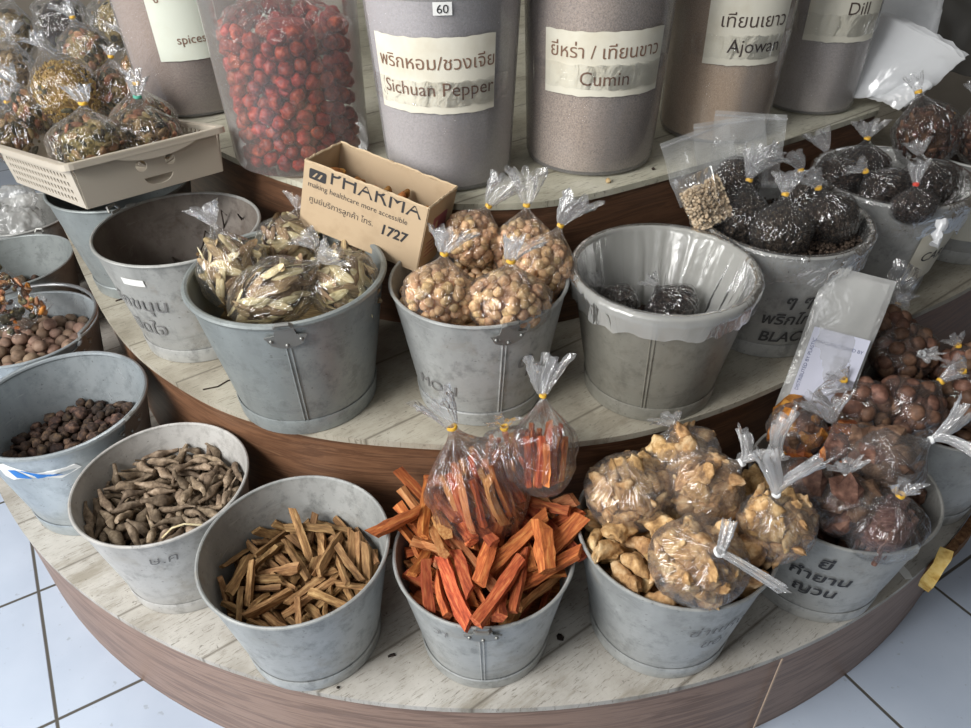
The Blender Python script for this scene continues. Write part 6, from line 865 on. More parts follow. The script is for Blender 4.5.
# blue arrow sticker on A
sA = BK['A'][3]; fn = cone_map(.111*sA, .15*sA, .234*sA, .0016); an = math.radians(-84)
pr = [(-.062, -.014), (-.05, -.022), (.03, -.022), (.064, -.008), (.058, .004), (-.05, .026), (-.062, .012)]
def poly(name, pts, fn, ang, z, mat, parent):
    n = len(pts); c = (sum(p[0] for p in pts)/n, sum(p[1] for p in pts)/n)
    v = [c]+pts+[((p[0]+c[0])/2, (p[1]+c[1])/2) for p in pts]
    f = [(0, n+1+i, n+1+(i+1) % n) for i in range(n)]+[(n+1+i, 1+i, 1+(i+1) % n, n+1+(i+1) % n) for i in range(n)]
    return wrap(name, v, f, fn, ang, mat, parent, z)
st = poly('sticker', pr, fn, an, .203, M['sticker'], bA); st['label'] = 'white sticker with blue arrow shape'
fn2 = cone_map(.111*sA, .15*sA, .234*sA, .0024)
for pts in ([(-.038, -.012), (-.012, -.013), (-.030, .012), (-.044, .010)], [(-.026, .012), (.004, -.002), (.036, -.013), (-.004, -.013), (-.006, -.006)]): poly('blue_mark', pts, fn2, an, .203, M['sticker_blue'], st)
sP = BK['P'][3]; v, f = patch(cone_map(.111*sP, .15*sP, .234*sP, .0016), -.02, .02, .182, .196, 6, 1); obj('sticker', MB().add(v, f, Matrix.Rotation(math.radians(-108), 4, 'Z')), M['sticker'], bP)
# cream label on O and R
def paper(bk, key, ang, x0, x1, z0, z1, lines, size):
    s = BK[key][3]; fn = cone_map(.111*s, .15*s, .234*s, .003); v, f = patch(fn, x0, x1, z0, z1, 16, 3)
    l = obj('paper_label', MB().add(v, f, Matrix.Rotation(math.radians(ang), 4, 'Z')), M['label'], bk)
    for i, t in enumerate(lines):
        v, f = text_geo(t, size, 'CENTER', 1, .1); wrap('handwriting', v, f, cone_map(.111*s, .15*s, .234*s, .0038), math.radians(ang), M['ink'], l, z1-size*(1.1+1.2*i), (x0+x1)/2)
paper(bO, 'O', -62, -.05, .09, .06, .175, ['', 'CARDA'], .03)
paper(bR, 'R', -118, -.10, .09, .06, .19, ['โป๊ยกั๊ก', 'STAR ANISE'], .03)

# ------------------------------------------------------------------ jars on the top tier
frost = film('frosted_jar_plastic', .17, (.86, .85, .84), .8, .15, .18, 12, .5)
clear_jar = film('cloudy_jar_plastic', .115, (.86, .84, .80), .9, .15, .15, 10, .55)
def powder(name, cols, sc=260, fine=.5):
    t = NT(name); a = t.noise(sc, 3, .7); b = t.noise(7, 4, .6)
    c = t.ramp(a, [(.33, cols[0]), (.5, cols[1]), (.68, cols[2])]); c = t.mix(t.ramp(b, [(.45, 0.), (.65, fine)]), c, cols[3])
    return t.fin(c, .8, 0, .2)
def jar(name, x, y, r0, r1, h, label, cat, fill, fillh, wall):
    t = thing(name, Matrix.Translation((x*K3, y*K3, Z3+.001)) @ Matrix.Scale(K3, 4), label, cat)
    prof = [(0, .001), (r0-.012, .001), (r0-.003, .004), (r0, .014)]+[(r0+(r1-r0)*i/8, .014+(h-.014)*i/8) for i in range(1, 9)]
    obj('jar_body', MB().lathe(prof, 80), wall, t)
    e = MB(); e.tube([((r1)*math.cos(2*math.pi*i/64), (r1)*math.sin(2*math.pi*i/64), h) for i in range(64)], .004, 8, closed=True); obj('rim', e, wall, t)
    if fill:
        fr = lambda z: r0+(r1-r0)*z/h-.004
        pr = [(0, .004), (r0-.016, .004), (r0-.007, .008), (fr(.018), .018)]+[(fr(fillh*i/6), fillh*i/6) for i in range(1, 7)]+[(fr(fillh)*.7, fillh+.006), (0, fillh+.012)]
        o = obj('powder_filling', MB().lathe(pr, 64), fill, t, angle=30); o['kind'] = 'stuff'
    return t
def jar_label(t, r0, r1, h, ang, x0, x1, z0, z1, lines, mat, paper='label', rag=.001, tape=True):
    l_ = MB(); fn = cone_map(r0, r1, h, .0018); v, f = patch(fn, x0, x1, z0, z1, 20, 3, rag, 5); A = math.radians(ang)
    l = obj('paper_label', l_.add(v, f, Matrix.Rotation(A, 4, 'Z')), M[paper], t)
    for s, size, x, z in lines:
        v, f = text_geo(s, size, 'CENTER'); wrap('lettering', v, f, cone_map(r0, r1, h, .0026), A, M[mat], l, z, x)
    if tape:
        v, f = patch(cone_map(r0, r1, h, .0032), x0-.03, x1+.03, z0+.012, z0+.05, 26, 2, .002, 8)
        obj('clear_tape', MB().add([(p[0]*(1+.004*n3(p, 60)), p[1]*(1+.004*n3(p, 60)), p[2]) for p in v], f, Matrix.Rotation(A, 4, 'Z')), M['film'], t)
j = jar('storage_jar', -.059, 1.284, .110, .1265, .318, 'large frosted jar with teal lid labelled Sichuan Pepper', 'jar', powder('lavender_grey_spice', ['#9a9597', '#aaa5a6', '#b5b0b0', '#9f9a9f'], 300, .5), .30, frost)
jar_label(j, .110, .1265, .318, -95, -.104, .096, .138, .252, [('พริกหอม/ชวงเจีย', .028, 0, .206), ('Sichuan Pepper', .0295, .002, .166)], 'ink_brown')
v, f = patch(cone_map(.11, .1265, .318, .002), -.012, .014, .283, .301, 4, 1); s_ = obj('price_sticker', MB().add(v, f, Matrix.Rotation(math.radians(-88), 4, 'Z')), M['sticker'], j)
v, f = text_geo('60', .017, 'CENTER'); wrap('lettering', v, f, cone_map(.11, .1265, .318, .0028), math.radians(-88), M['ink'], s_, .286, .001)
obj('lid', MB().lathe([(0, .358), (.120, .358), (.128, .354), (.133, .345), (.133, .321), (.129, .318), (.126, .321)], 80), M['teal'], j, angle=35)
j = jar('storage_jar', .199, 1.345, .116, .130, .42, 'large clear jar of speckled brown seed labelled Cumin', 'jar', powder('cumin_seed', ['#7a6b62', '#a39285', '#c2b1a1', '#958987'], 420, .45), .40, frost)
jar_label(j, .116, .130, .42, -92, -.100, .108, .142, .242, [('ยี่หร่า / เทียนขาว', .029, .004, .202), ('Cumin', .031, .004, .160)], 'ink_brown')
j = jar('storage_jar', .462, 1.472, .104, .116, .42, 'jar of tan seed with a taped label reading Ajowan', 'jar', powder('ajowan_seed', ['#a18a72', '#bca389', '#cdb598', '#a3978f'], 420, .3), .40, frost)
jar_label(j, .104, .116, .42, -98, -.055, .092, .148, .28, [('เทียนเยาว', .031, .026, .212), ('Ajowan', .032, .034, .170)], 'ink_dark')
j = jar('storage_jar', .700, 1.610, .092, .098, .42, 'jar of grey seed labelled Dill next to the stacked clear bags', 'jar', powder('dill_seed', ['#938b88', '#aba39f', '#bab2ac', '#a19a97'], 420, .4), .40, frost)
jar_label(j, .092, .098, .42, -98, -.062, .088, .145, .30, [('เทียนตาตั๊กแตน', .026, .02, .262), ('Dill', .032, .03, .195)], 'ink_dark')
j = jar('storage_jar', -.628, 1.68, .115, .130, .42, 'jar of brown granules with a plain pale label, behind the herb bag basket', 'jar', powder('brown_granules', ['#7d6a60', '#98857a', '#ab998d', '#8f8682'], 420, .3), .38, frost)
jar_label(j, .115, .130, .42, -70, -.055, .075, .118, .30, [('ลูกจันทน์', .030, .010, .235), ('spices', .024, .015, .150)], 'ink_brown', 'label_new', .0005, False)
JU = jar('storage_jar', -.338, 1.368, .124, .134, .42, 'large cloudy jar of wrinkled red dates', 'jar', None, 0, clear_jar)
b = MB().lathe([(0, .012), (.05, .012), (.055, .03), (.055, .2), (.04, .23), (0, .235)], 24)
tag(obj('date_filling', b, M['jujube'], None, Matrix.Translation((-.338*K3, 1.368*K3, Z3+.002)) @ Matrix.Scale(K3, 4)), 'red dates in the middle of the cloudy jar', 'filling', kind='stuff')
pile(PILE['U'], Vector((-.338*K3, 1.368*K3, Z3+.003)), 0, 'jujube', 'red_date', 'wrinkled red date inside the cloudy jar', 'dried date', 'red dates in the jar', ['jujube'], lambda x, y, z: (y < 25 or z > 205) and z < 235 and math.hypot(x, y) < 122, K3)
# crumpled inner bag over the dates
b = MB(); v = []; f = []; n = 48; m = 10
for k in range(m+1):
    for i in range(n):
        a = 2*math.pi*i/n; t = k/m; r = .117*(1-t)+.012*t; q = 1+.22*t*math.sin(9*a)+.12*t*math.sin(17*a+1)
        v.append((min(.118, r*q)*math.cos(a), min(.118, r*q)*math.sin(a), .225+.07*t+.012*n3((math.cos(a), math.sin(a), t), 3)))
f = [(k*n+i, k*n+(i+1) % n, (k+1)*n+(i+1) % n, (k+1)*n+i) for k in range(m) for i in range(n)]
tag(obj('inner_bag', b.add(v, f), M['film'], None, Matrix.Translation((-.338*K3, 1.368*K3, Z3+.002)) @ Matrix.Scale(K3, 4), angle=180), 'crumpled clear bag gathered over the red dates inside the jar', 'bag')

# ------------------------------------------------------------------ plastic basket of herb bags
def panel(outer, holes, th):
    cu = bpy.data.curves.new('panel', 'CURVE'); cu.dimensions = '2D'; cu.fill_mode = 'BOTH'; cu.extrude = th/2; cu.bevel_depth = 0
    for loop in [outer]+holes:
        sp = cu.splines.new('POLY'); sp.points.add(len(loop)-1); sp.use_cyclic_u = True
        for p, q in zip(sp.points, loop): p.co = (q[0], q[1], 0, 1)
    o = bpy.data.objects.new('panel', cu); C.objects.link(o); bpy.context.view_layer.update()
    me = bpy.data.meshes.new_from_object(o.evaluated_get(bpy.context.evaluated_depsgraph_get()))
    v = [tuple(p.co) for p in me.vertices]; f = [tuple(p.vertices) for p in me.polygons]
    bpy.data.objects.remove(o); bpy.data.curves.remove(cu); bpy.data.meshes.remove(me); return v, f
def ring(cx, cy, rx, ry, n=20): return [(cx+rx*math.cos(2*math.pi*i/n), cy+ry*math.sin(2*math.pi*i/n)) for i in range(n)]
def rrect(x0, x1, y0, y1, r, n=4):
    o = []
    for (cx, cy, a0) in ((x1-r, y1-r, 0), (x0+r, y1-r, 90), (x0+r, y0+r, 180), (x1-r, y0+r, 270)):
        for i in range(n+1): a = math.radians(a0+90*i/n); o.append((cx+r*math.cos(a), cy+r*math.sin(a)))
    return o
BW, BD, BH = .262, .40, .098
BW, BD, BH = .25, .38, .078
BF = Matrix.Translation((-.574, 1.244, .863)) @ Euler((-.164, .044, .795), 'XYZ').to_matrix().to_4x4() @ Matrix.Translation((0, BD/2, 0))
bk = thing('plastic_basket', BF, 'beige plastic basket with slotted sides and a smiling cut-out on its end', 'basket')
mbk = M['basket']
sl = .10   # outward lean
def wall(name, w, holes, M4, wt):
    out = [(-w/2, 0), (w/2, 0), (wt/2, BH), (-wt/2, BH)]; v, f = panel(out, holes, .0028)
    o = obj(name, MB().add(v, f, M4), mbk, bk, smooth=False); return o
smile = [(-.024+.048*i/10, .027-.011*math.sin(math.pi*i/10)-.004*(1-i/5)*0+.012*((i-5)/5)**2*1) for i in range(11)]
smile = [(.026*math.cos(math.pi+math.pi*i/12), .036+.015*math.sin(math.pi+math.pi*i/12)) for i in range(13)]
wt = BW+2*sl*BH*.35
front = Matrix.Translation((0, -BD/2, 0)) @ Matrix.Rotation(math.radians(90+6), 4, 'X')
wall('end_panel', BW, [ring(-.026+.006, .046, .0100, .0100), ring(.026+.006, .046, .0095, .0095), [(p[0]+.006, p[1]-.012) for p in smile]], front, wt)
wall('end_panel', BW, [], Matrix.Translation((0, BD/2, 0)) @ Matrix.Rotation(math.radians(84), 4, 'X'), wt)
slots = [rrect(-BD/2+.022+.0168*i, -BD/2+.022+.0168*i+.0098, .008+.0135*k, .008+.0135*k+.0085, .003, 2) for i in range(20) for k in range(5)]
for sg in (-1, 1):
    F = Matrix.Translation((sg*BW/2, 0, 0)) @ Matrix.Rotation(math.radians(90*sg), 4, 'Z') @ Matrix.Rotation(math.radians(96), 4, 'X')
    wall('slotted_side', BD, slots, F, BD+.018)
obj('bottom', MB().box(-BW/2, BW/2, -BD/2, BD/2, -.001, .002), mbk, bk, smooth=False)
b = MB(); hx, hy = BW/2+.0115, BD/2+.0115
v, f = panel(rrect(-hx-.008, hx+.008, -hy-.008, hy+.008, .016), [rrect(-hx+.002, hx-.002, -hy+.002, hy-.002, .01)], .003)
b.add(v, f, Matrix.Translation((0, 0, BH)))
v, f = panel(rrect(-hx-.010, hx+.010, -hy-.010, hy+.010, .017), [rrect(-hx-.006, hx+.006, -hy-.006, hy+.006, .015)], .010)
b.add(v, f, Matrix.Translation((0, 0, BH-.004))); obj('rim', b, mbk, bk, smooth=False)
v, f = panel([(-.085, 0)]+[(-.085+.17*i/16, -.022*math.sin(math.pi*i/16)**.6) for i in range(1, 16)]+[(.085, 0)], [], .003)
obj('grip_lip', MB().add(v, f, Matrix.Translation((.01, -hy-.009, BH)) @ Matrix.Rotation(math.radians(96), 4, 'X')), mbk, bk, smooth=False)
HB = [('chip', 'herb_chip', 100, ['herb', 'herb_dark', 'herb', 'herb_red'])]; HR = [('chip', 'herb_chip', 100, ['herb_red', 'herb', 'herb_red', 'herb_dark'])]
MS = [('grain', 'golden_seeds', 900, 'mustard', .0028), ('chip', 'herb_chip', 12, ['herb_dark'])]
G_ = 'herb bags in the beige basket'
ZB = .905
bag('herb_bag', 'bag of pale mixed herbs at the near corner of the basket above its slotted side', 'bag', G_, BF @ Vector((-.060, -.110, .090)), view(-.02, .95, .3), .070, .062, .062, HB, 'tie_yellow', ((-.01, 0, .028, .02),), 'film', 111, core='herb_core')
bag('herb_bag', 'bag of chopped herbs with a pale green band at the front edge of the basket', 'bag', G_, BF @ Vector((.030, -.118, .086)), view(.0, .92, .3), .068, .060, .060, HB, 'tie_green', ((.004, 0, .030, .018),), 'film', 112, core='herb_core')
bag('herb_bag', 'bag of reddish bark chips with yellow band at the far front corner of the basket', 'bag', G_, BF @ Vector((.070, -.040, .092)), view(-.08, .92, .3), .062, .056, .068, HR, 'tie_yellow', ((-.006, 0, .024, .016),), 'film', 113, core='herb_core')
bag('herb_bag', 'pale herb bag with whitish tail cut off by the photo edge', 'bag', G_, at(12, 134, ZB-.02), view(.0, .95, .2), .056, .05, .060, HB, 'tie_yellow', ((.0, 0, .03, .02),), 'film', 114, core='herb_core')
bag('herb_bag', 'long bag of golden seeds topped with dark leaves, middle of the basket', 'bag', G_, at(64, 88, ZB+.055), view(-.35, .85, .3), .066, .055, .085, MS, None, ((-.01, 0, .02, .02),), 'film', 115, core='mustard')
bag('herb_bag', 'narrow bag of red chips between the golden seeds and the corner bag', 'bag', G_, at(114, 90, ZB+.035), view(.02, .95, .2), .052, .046, .064, HR, 'tie_yellow', ((.0, 0, .02, .014),), 'film', 116, core='herb_core')
bag('herb_bag', 'tall bag of seeds and dark herbs beside the jar with the pale label', 'bag', G_, at(142, 66, ZB), view(-.3, .85, .3), .052, .046, .068, HB+[('grain', 'golden_seeds', 300, 'mustard', .0026)], 'tie_yellow', ((-.01, 0, .04, .026),), 'film', 117, core='mustard')
bag('herb_bag', 'back bag of red and dark herb chips with a pale tie', 'bag', G_, at(84, 48, ZB+.04), view(-.25, .9, .2), .060, .052, .070, HR, 'tie_yellow', ((-.02, 0, .035, .022),), 'film_hazy', 118, core='herb_core')
bag('herb_bag', 'glossy half empty clear bag at the back of the basket', 'bag', G_, at(62, 20, ZB+.05), view(.1, .9, .2), .075, .055, .09, [('chip', 'herb_chip', 16, ['herb_dark'])], None, ((.0, 0, .03, .03),), 'film_hazy', 119, core='shadow_pile', wr=.14)
bag('herb_bag', 'small bag peeping out with a red stick beside the pale corner herbs', 'bag', G_, at(30, 108, ZB+.02), view(-.4, .85, .2), .045, .04, .055, HR, None, ((-.01, 0, .03, .02),), 'film', 120, core='herb_core')
for i, (px, py, zz, lab) in enumerate(((8, 30, ZB+.03, 'shadowy grey herb bag in the top corner of the photo'), (6, 72, ZB+.02, 'dim herb bag half way up the photo edge behind the basket side'), (118, 18, ZB+.06, 'dusky herb bag behind the glossy half empty one, next to the pale labelled jar'))):
    bag('herb_bag', lab, 'bag', G_, at(px, py, zz), view(.1, .95, 0), .075, .06, .085, [('chip', 'herb_chip', 40, ['herb_dark', 'herb'])], None, ((0, 0, .03, .02),), 'film_hazy', 121+i, core='herb_core')

# ------------------------------------------------------------------ cardboard box
BXW = .2253
Fb = Matrix.Translation((-.3156, 1.1696, .828)) @ Euler((-.093, .2198, -.4019), 'XYZ').to_matrix().to_4x4()
cb = thing('cardboard_box', Fb, 'small open cardboard box with cut-down flaps, propped across two buckets', 'box')
BXD, BXH, tk = .112, .1176, .003
R = random.Random(4)
def ragged(L, h, n=18, amp=.003): return [(L*i/n, h+amp*R.uniform(-1, .6)) for i in range(n, -1, -1)]
for nm, w_, F in (('front_panel', BXW, Matrix.Rotation(math.pi/2, 4, 'X')), ('back_panel', BXW, Matrix.Translation((0, BXD, 0)) @ Matrix.Rotation(math.pi/2, 4, 'X')),
                  ('end_panel', BXD, Matrix.Rotation(math.pi/2, 4, 'Z') @ Matrix.Rotation(math.pi/2, 4, 'X')), ('end_panel', BXD, Matrix.Translation((BXW, 0, 0)) @ Matrix.Rotation(math.pi/2, 4, 'Z') @ Matrix.Rotation(math.pi/2, 4, 'X'))):
    v, f = panel([(0, 0), (w_, 0)]+ragged(w_, BXH), [], tk); o = obj(nm, MB().add(v, f, F), M['card'], cb, smooth=False)
    if nm == 'front_panel': fp = o
    if nm == 'end_panel': ep = o
    e = MB(); e.tube([F @ Vector((w_*i/24, BXH-.001+.0012*R.uniform(-1, 1), 0)) for i in range(25)], .0024, 5); obj('torn_edge', e, M['card_edge'], cb)
obj('bottom', MB().box(0, BXW, 0, BXD, -.001, .002), M['card_in'], cb, smooth=False)
def flat(name, s, size, x, z, mat, parent, F, clip=None, shear=0, bold=0):
    v, f = text_geo(s, size, 'LEFT', 1, shear, bold)
    if clip: v = [(p[0], min(p[1], clip-z), 0) for p in v]
    return obj(name, MB().add(v, f, F @ Matrix.Translation((x, z, .0004))), M[mat], parent, smooth=False)
FF = Matrix.Translation((0, -tk/2, 0)) @ Matrix.Rotation(math.pi/2, 4, 'X')
k = BXW/.2
flat('lettering', 'PHARMA', .038*k, .042*k, .094, 'ink', fp, FF, BXH-.004)
flat('lettering', 'making healthcare more accessible', .0118*k, .008*k, .076, 'ink', fp, FF)
flat('lettering', 'ศูนย์บริการลูกค้า โทร.', .0128*k, .012*k, .050, 'ink', fp, FF)
flat('lettering', '1727', .022*k, .132*k, .044, 'ink', fp, FF, None, .1, .03)
v, f = panel(rrect(.010, .042, .090, .108, .003), [[(.016, .094), (.023, .103), (.026, .103), (.020, .094)], [(.026, .094), (.032, .103), (.035, .103), (.030, .094)]], .0004); obj('printed_emblem', MB().add(v, f, FF @ Matrix.Translation((0, 0, .0003))), M['ink'], fp, smooth=False)
FE = Matrix.Translation((BXW+tk/2, 0, 0)) @ Matrix.Rotation(math.pi/2, 4, 'Z') @ Matrix.Rotation(math.pi/2, 4, 'X')
pk = plain('faded_pink_print', '#9a5b62', .7)
v, f = panel(rrect(.03, .085, .055, .088, .004), [rrect(.04, .05, .06, .08, .003)], .0004); obj('pink_print', MB().add(v, f, FE @ Matrix.Translation((0, 0, .0003))), pk, ep, smooth=False)
for i in range(4): v, f = panel(rrect(.015, .085-.006*(i % 2), .046-.008*i, .0475-.008*i, .0005, 1), [], .0004); obj('printed_line', MB().add(v, f, FE @ Matrix.Translation((0, 0, .0003))), pk, ep, smooth=False)
cm = natural('brown_dried_berry', ['#6b431d', '#94602f', '#b67f48'], 70, .7, .5); M['box_nut'] = cm
R = random.Random(6)
for i in range(46):
    q = Fb @ Vector((R.uniform(.018, BXW-.018), R.uniform(.016, BXD-.016), .036+.021*(i//17)+.004*R.random()))
    o = bpy.data.objects.new('dried_berry', pmesh('pod', i % 10, 'box_nut')); C.objects.link(o)
    o.matrix_world = Matrix.Translation(q) @ Euler((R.uniform(0, 6), R.uniform(0, 6), R.uniform(0, 6))).to_matrix().to_4x4()
    tag(o, 'orange-brown dried berry inside the cardboard box', 'berry', 'dried berries in the cardboard box')

M['dark_film'] = plain('dark_grey_plastic', '#55534f', .25)
# ------------------------------------------------------------------ liners, zip bags and stacked clear bags
def liner(key, zin, drop, label, seed, gather=None, mat='liner'):
    x, y, z0, s = BK[key]; r0, r1, h = .111*s, .15*s, .234*s; v = []; f = []; n = 120
    path = [(-1, zin), (-1, zin+(h-zin)*.35), (-1, zin+(h-zin)*.7), (-1, h-.004), (-.4, h+.004), (.4, h+.006), (1, h-.002), (1, h-drop*.35), (1, h-drop*.7), (1, h-drop)]
    for j, (sd, z) in enumerate(path):
        for i in range(n):
            a = 2*math.pi*i/n; r = r0+(r1-r0)*min(z, h)/h
            q = n3((math.cos(a)*1.5, math.sin(a)*1.5, j*.25), 5, seed); q2 = math.sin(23*a+3*q)*.5+math.sin(41*a+seed)*.35
            if sd < 0:
                g = 0
                if gather is not None:
                    dd = abs((a-math.radians(gather)+math.pi) % (2*math.pi)-math.pi); g = max(0, 1-dd/1.1)
                rr = r-.006-.004*abs(q)-(.006+.045*g)*(1-(z-zin)/(h-zin+.001))*(1+.6*q2)-.006*g*(1+q2)
            elif abs(sd) < 1: rr = r+.006*sd
            else: rr = r+.008+.003*abs(q)+.0022*(1+q2)*(h-z)/max(drop, .01)
            zz = z+(drop*.3*q if j == 9 else 0)
            v.append((rr*math.cos(a), rr*math.sin(a), zz))
    m = len(path)
    f = [(j*n+i, j*n+(i+1) % n, (j+1)*n+(i+1) % n, (j+1)*n+i) for j in range(m-1) for i in range(n)]
    return tag(obj('bag_liner', MB().add(v, f), M[mat], None, Matrix.Translation((x, y, z0)), angle=180), label, 'plastic bag')
liner('M', .10, .036, 'clear plastic liner folded over the rim of the dull grey bucket', 1, 58)
liner('N', .185, .05, 'thin clear liner around the bucket marked BLACK', 2, None, 'film_hazy')
liner('O', .17, .06, 'clear liner bunched over the rim of the bucket with the cream label', 3, None, 'film_hazy')
p = at(937, 236, Z2+.20)
b = MB(); b.tube([p+view(.3, 1, .2)*.026, p+view(.2, .8, .3)*.018, p+view(.1, .6, .5)*.010, p, p+view(-.2, -.5, .3)*.010, p+view(-.5, -1, .3)*.020], [.010, .011, .005, .009, .006, .010], 14); b.v = [tuple(Vector(q)+Vector((n3(q, 90, 1), n3(q, 90, 2), n3(q, 90, 3)))*.006) for q in b.v]
tag(obj('film_knot', b, M['film_stack']), 'white knot of twisted plastic hanging on the labelled bucket liner', 'knot')
def pouch(name, F, w_, h_, th, mat, label, cat, group=None, seed=1, zipper=True, wob=.006):
    t = thing(name, F, label, cat, group); v = []; f = []; nx, ny = 14, 16
    for sd in (1, -1):
        for j in range(ny+1):
            for i in range(nx+1):
                u, q = i/nx, j/ny; e = (math.sin(math.pi*u)*math.sin(math.pi*q))**.6 if 0 < u < 1 and 0 < q < 1 else 0
                v.append((w_*(u-.5)+.002*n3((u, q, 0), 4, seed), h_*q, sd*th/2*e+wob*n3((u*1.3, q*1.3, .2), 2.5, seed)+.0025*n3((u, q, sd), 9, seed)))
    N = (nx+1)*(ny+1)
    for s_ in (0, 1):
        for j in range(ny):
            for i in range(nx):
                a = s_*N+j*(nx+1)+i; q = (a, a+1, a+nx+2, a+nx+1); f.append(q if s_ == 0 else q[::-1])
    obj('plastic_film', MB().add(v, f), M[mat], t, angle=180)
    if zipper:
        e = MB()
        for k in (0, 1): e.tube([(w_*(i/14-.5), h_*(.93+.015*k), wob*n3((i/14*1.3, .93*1.3, .2), 2.5, seed)+.001) for i in range(15)], .0011, 5)
        obj('zip_strip', e, M['film_white'], t)
    return t
def pframe(p, up, nrm):
    up = Vector(up).normalized(); n_ = Vector(nrm); n_ = (n_-up*n_.dot(up)).normalized(); x = up.cross(n_)
    F = Matrix((x, up, n_)).transposed().to_4x4(); F.translation = p; return F
G_ = 'empty zip bags behind the pepper'
zb = [(712, 196, .255, (-.32, .92, .2), .13, .12, 'empty clear zip bag jutting out towards the Cumin jar'), (742, 186, .26, (.08, .98, .2), .13, .13, 'upright empty clear zip bag standing against the top tier front'), (733, 190, .262, (-.12, .95, .25), .13, .125, 'empty clear zip bag sandwiched between two others behind the pepper')]
for i, (px, py, zz, up, w_, h_, lab) in enumerate(zb): pouch('zip_bag', pframe(at(px, py, Z2+zz), view(*up), view(0, .1, 1)), w_, h_, .006, 'film_zip', lab, 'zip bag', G_, 5+i)
# bag of white peppercorns
wp = pouch('white_pepper_bag', pframe(at(716, 226, Z2+.236), view(-.45, .85, .3), view(-.2, .3, 1)), .078, .10, .034, 'film', 'flat clear zip bag of white peppercorns at the bucket edge', 'bag', None, 9, False)
R = random.Random(12); ps = []
for i in range(1100):
    u, q = R.uniform(.05, .95), R.uniform(.04, .80); e = (math.sin(math.pi*u)*math.sin(math.pi*q))**.6; ps.append((.078*(u-.5), .10*q, R.uniform(-1, 1)*.0145*e))
grains('white_peppercorns', None, 'whitepepper', None, ps, .0030, parent=wp, seed=3)
# bundle of zip bags with a printed header, leaning in front of the middle tier
pb, ptp = at(808, 416, .522), at(862, 273, .762)
up = (ptp-pb); L = up.length; F = pframe(pb, up, view(-.1, .2, 1)); zp = pouch('zip_bag_bundle', F, .115, L, .022, 'film_milky', 'pack of new zip bags with a lavender printed header, leaning between two tiers', 'zip bags', None, 31, False, .003)
for i in range(3):
    v = [(-.050+.002*i, .01+.004*i, -.006+.004*i), (.050-.002*i, .01, -.006+.004*i), (.050-.001*i, L*.97, -.006+.004*i), (-.050+.002*i, L*.98-.006*i, -.006+.004*i)]
    obj('stacked_bag', MB().add(v, [(0, 1, 2, 3)]), M['film_milky'], zp, smooth=False)
hd = obj('paper_header', MB().box(-.044, .05, .0, L*.60, .0075, .0085), M['paper_header'], zp, smooth=False)
def onhead(s, size, x, y, rot=0, mat='ink_blue'):
    v, f = text_geo(s, size); obj('printed_text', MB().add(v, f, Matrix.Translation((x, y, .0087)) @ Matrix.Rotation(rot, 4, 'Z')), M[mat], hd, smooth=False)
onhead('MANUFACTURED BY', .0085, -.034, L*.50); onhead('DISTRIBUTED BY PLASTIC', .0085, -.034, L*.16, math.pi/2)
for i in range(7): onhead('|||||||| |||| ||', .007, .002+.003*(i % 2), L*(.25+.03*i), 0, 'ink_faded')
# corner flap of film at the top of the bundle
pouch('loose_zip_bag', pframe(at(893, 305, .70), view(.35, .9, .1), view(.3, .2, 1)), .06, .075, .006, 'film', 'crumpled corner of clear film sticking out behind the zip bag pack', 'zip bag', None, 36, False, .012)
# sheets of clear bags on the top tier's end
stk = thing('plastic_bag_stack', Matrix.Translation(at(880, 90, Z3)), 'stack of unused clear plastic bags leaning beside the Dill jar', 'plastic bags')
def sheet(cn, seed, dz, curl):
    v = []; nx, ny = 20, 20; o = at(880, 90, Z3)
    for j in range(ny+1):
        for k in range(nx+1):
            u, q = k/nx, j/ny; p = cn[0]*(1-u)*(1-q)+cn[1]*u*(1-q)+cn[2]*u*q+cn[3]*(1-u)*q
            ed = max(0, (u-.6)/.4)
            p = p-o+Vector((0, -.3, 1)).normalized()*(dz+curl*math.sin(math.pi*u)*.5+.006*n3((u, q, seed), 3)+.007*abs(n3((u, q, seed), 7))+.016*ed*n3((u*2.2, q*2.2, seed), 4)); v.append(p)
    f = [(j*(nx+1)+k, j*(nx+1)+k+1, (j+1)*(nx+1)+k+1, (j+1)*(nx+1)+k) for j in range(ny) for k in range(nx)]
    obj('clear_bag', MB().add(v, f), M['film_stack'], stk, angle=180)
for i in range(4): sheet([at(849, 99+2*i, Z3+.012), at(897+6*i, 113-2*i, Z3+.014), at(967-3*i, 59+3*i, Z3+.13), at(884-4*i, 14+3*i, Z3+.16)], i, .005+.004*i, .02)
for i in range(3): sheet([at(868, 62, Z3+.07), at(936-3*i, 46-3*i, Z3+.11), at(950-2*i, -22, Z3+.22), at(886-3*i, -28, Z3+.22)], 7+i, -.012+.004*i, .015)
pouch('dark_plastic_wrap', pframe(at(945, 75, Z3-.03), view(.2, .95, -.2), view(-.1, .3, 1)), .16, .24, .03, 'dark_film', 'dark grey plastic wrap behind the stacked clear bags', 'plastic wrap', None, 44, False, .02)
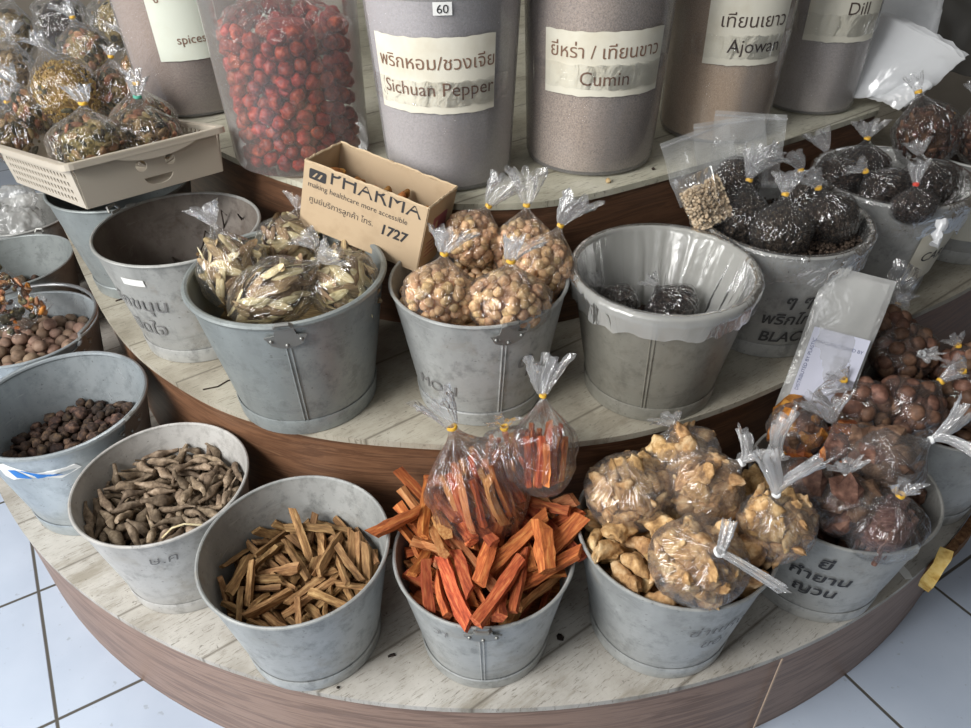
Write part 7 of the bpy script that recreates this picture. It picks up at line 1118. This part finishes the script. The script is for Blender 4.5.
# crumpled bags in the hindmost bucket, herb bag on the nutmegs
x, y, z, s = BK['I']
for i, (dx, dy, dz, r, lab) in enumerate(((-.005, -.02, .185, .066, 'crumpled clear plastic bag ball filling the hindmost bucket'), (-.01, .03, .245, .046, 'smaller crumpled clear bag lying on top of the crumpled ball'))):
    v, f = blob_pts(r, r*.9, r*.8, 80, 50, .3, 26, i); v = [tuple(Vector(p)*(1+.30*abs(n3(p, 38, 4))+.16*abs(n3(p, 85, 6)))) for p in v]
    tag(obj('crumpled_bag', MB().add(v, f), M['liner'], None, Matrix.Translation((x+dx, y+dy, z+dz)), angle=180), lab, 'plastic bag')
mx = pouch('herb_mix_pouch', pframe(at(36, 322, Z1+.235), view(-.72, .65, .3), view(.2, .5, .8)), .115, .16, .036, 'film', 'clear pouch of mixed orange and dark herbs lying on the nutmegs', 'bag', None, 41, False)
R = random.Random(21)
for i in range(99):
    u, q = R.uniform(.06, .94), R.uniform(.04, .95); e = (math.sin(math.pi*u)*math.sin(math.pi*q))**.6
    o = bpy.data.objects.new('herb_chip', pmesh('chip' if i % 4 else 'pod', i % 10, ['herb', 'amber', 'herb_dark', 'herb_red', 'chunk'][i % 5])); C.objects.link(o); o.parent = mx
    o.matrix_local = Matrix.Translation((.115*(u-.5), .16*q, .012*e*(1 if i % 3 else -.6))) @ Euler((R.uniform(0, 6), R.uniform(0, 6), R.uniform(0, 6))).to_matrix().to_4x4() @ Matrix.Scale(1.35 if i % 4 else .6, 4)
# ------------------------------------------------------------------ crumbs and slivers on the tiers
def crumb(kind, k, px, py, z, mat, name, label, cat, sc=1, rot=0, dz=.004):
    o = put(name, pmesh(kind, k, mat), None, Matrix.Translation(at(px, py, z)+Vector((0, 0, dz*sc))) @ Matrix.Rotation(rot, 4, 'Z') @ Matrix.Scale(sc, 4)); tag(o, label, cat)
crumb('soapnut', 1, 608, 183, Z3, 'soapnut', 'pale_nut', 'single pale nut fallen on the top tier edge in front of the Cumin jar', 'nut', .6, 0, .008)
crumb('soapnut', 2, 653, 170, Z3, 'pepper', 'dark_crumb', 'tiny dark crumb on the top tier edge near the Ajowan jar', 'crumb', .35, 0, .008)
crumb('chip', 1, 392, 656, Z1, 'twig', 'bark_flake', 'small dark flake on the lowest tier between the brown and red stick buckets', 'flake', .8, .4, .003)
crumb('chip', 2, 560, 638, Z1, 'twig', 'bark_flake', 'thin dark flake on the lowest tier between red sticks and pale roots', 'flake', .7, 1.9, .003)
crumb('soapnut', 3, 329, 686, Z1, 'twig', 'dark_crumb', 'dark crumb by the front edge below the brown stick bucket, nearer its base', 'crumb', .25, 0, .008)
crumb('soapnut', 4, 338, 688, Z1, 'twig', 'dark_crumb', 'dark crumb by the front edge below the brown stick bucket, further from its base', 'crumb', .25, 0, .008)
def crack(pts, z, label):
    m = MB(); m.tube([at(px, py, z)+Vector((0, 0, .001)) for px, py in pts], .0016, 5); tag(obj('dark_fibre', m, M['twig']), label, 'fibre')
crack([(203, 390), (218, 387), (228, 381), (243, 378)], Z2, 'dark wavy fibre on the middle tier below the weathered bucket')
m = MB(); m.tube([at(162, 538, Z1+.225), at(172, 528, Z1+.234), at(184, 524, Z1+.238), at(202, 525, Z1+.226)], .0018, 5)
tag(obj('straw', m, M['slice_pale']), 'pale straw lying on the roots at the rim of the whitish bucket', 'straw')
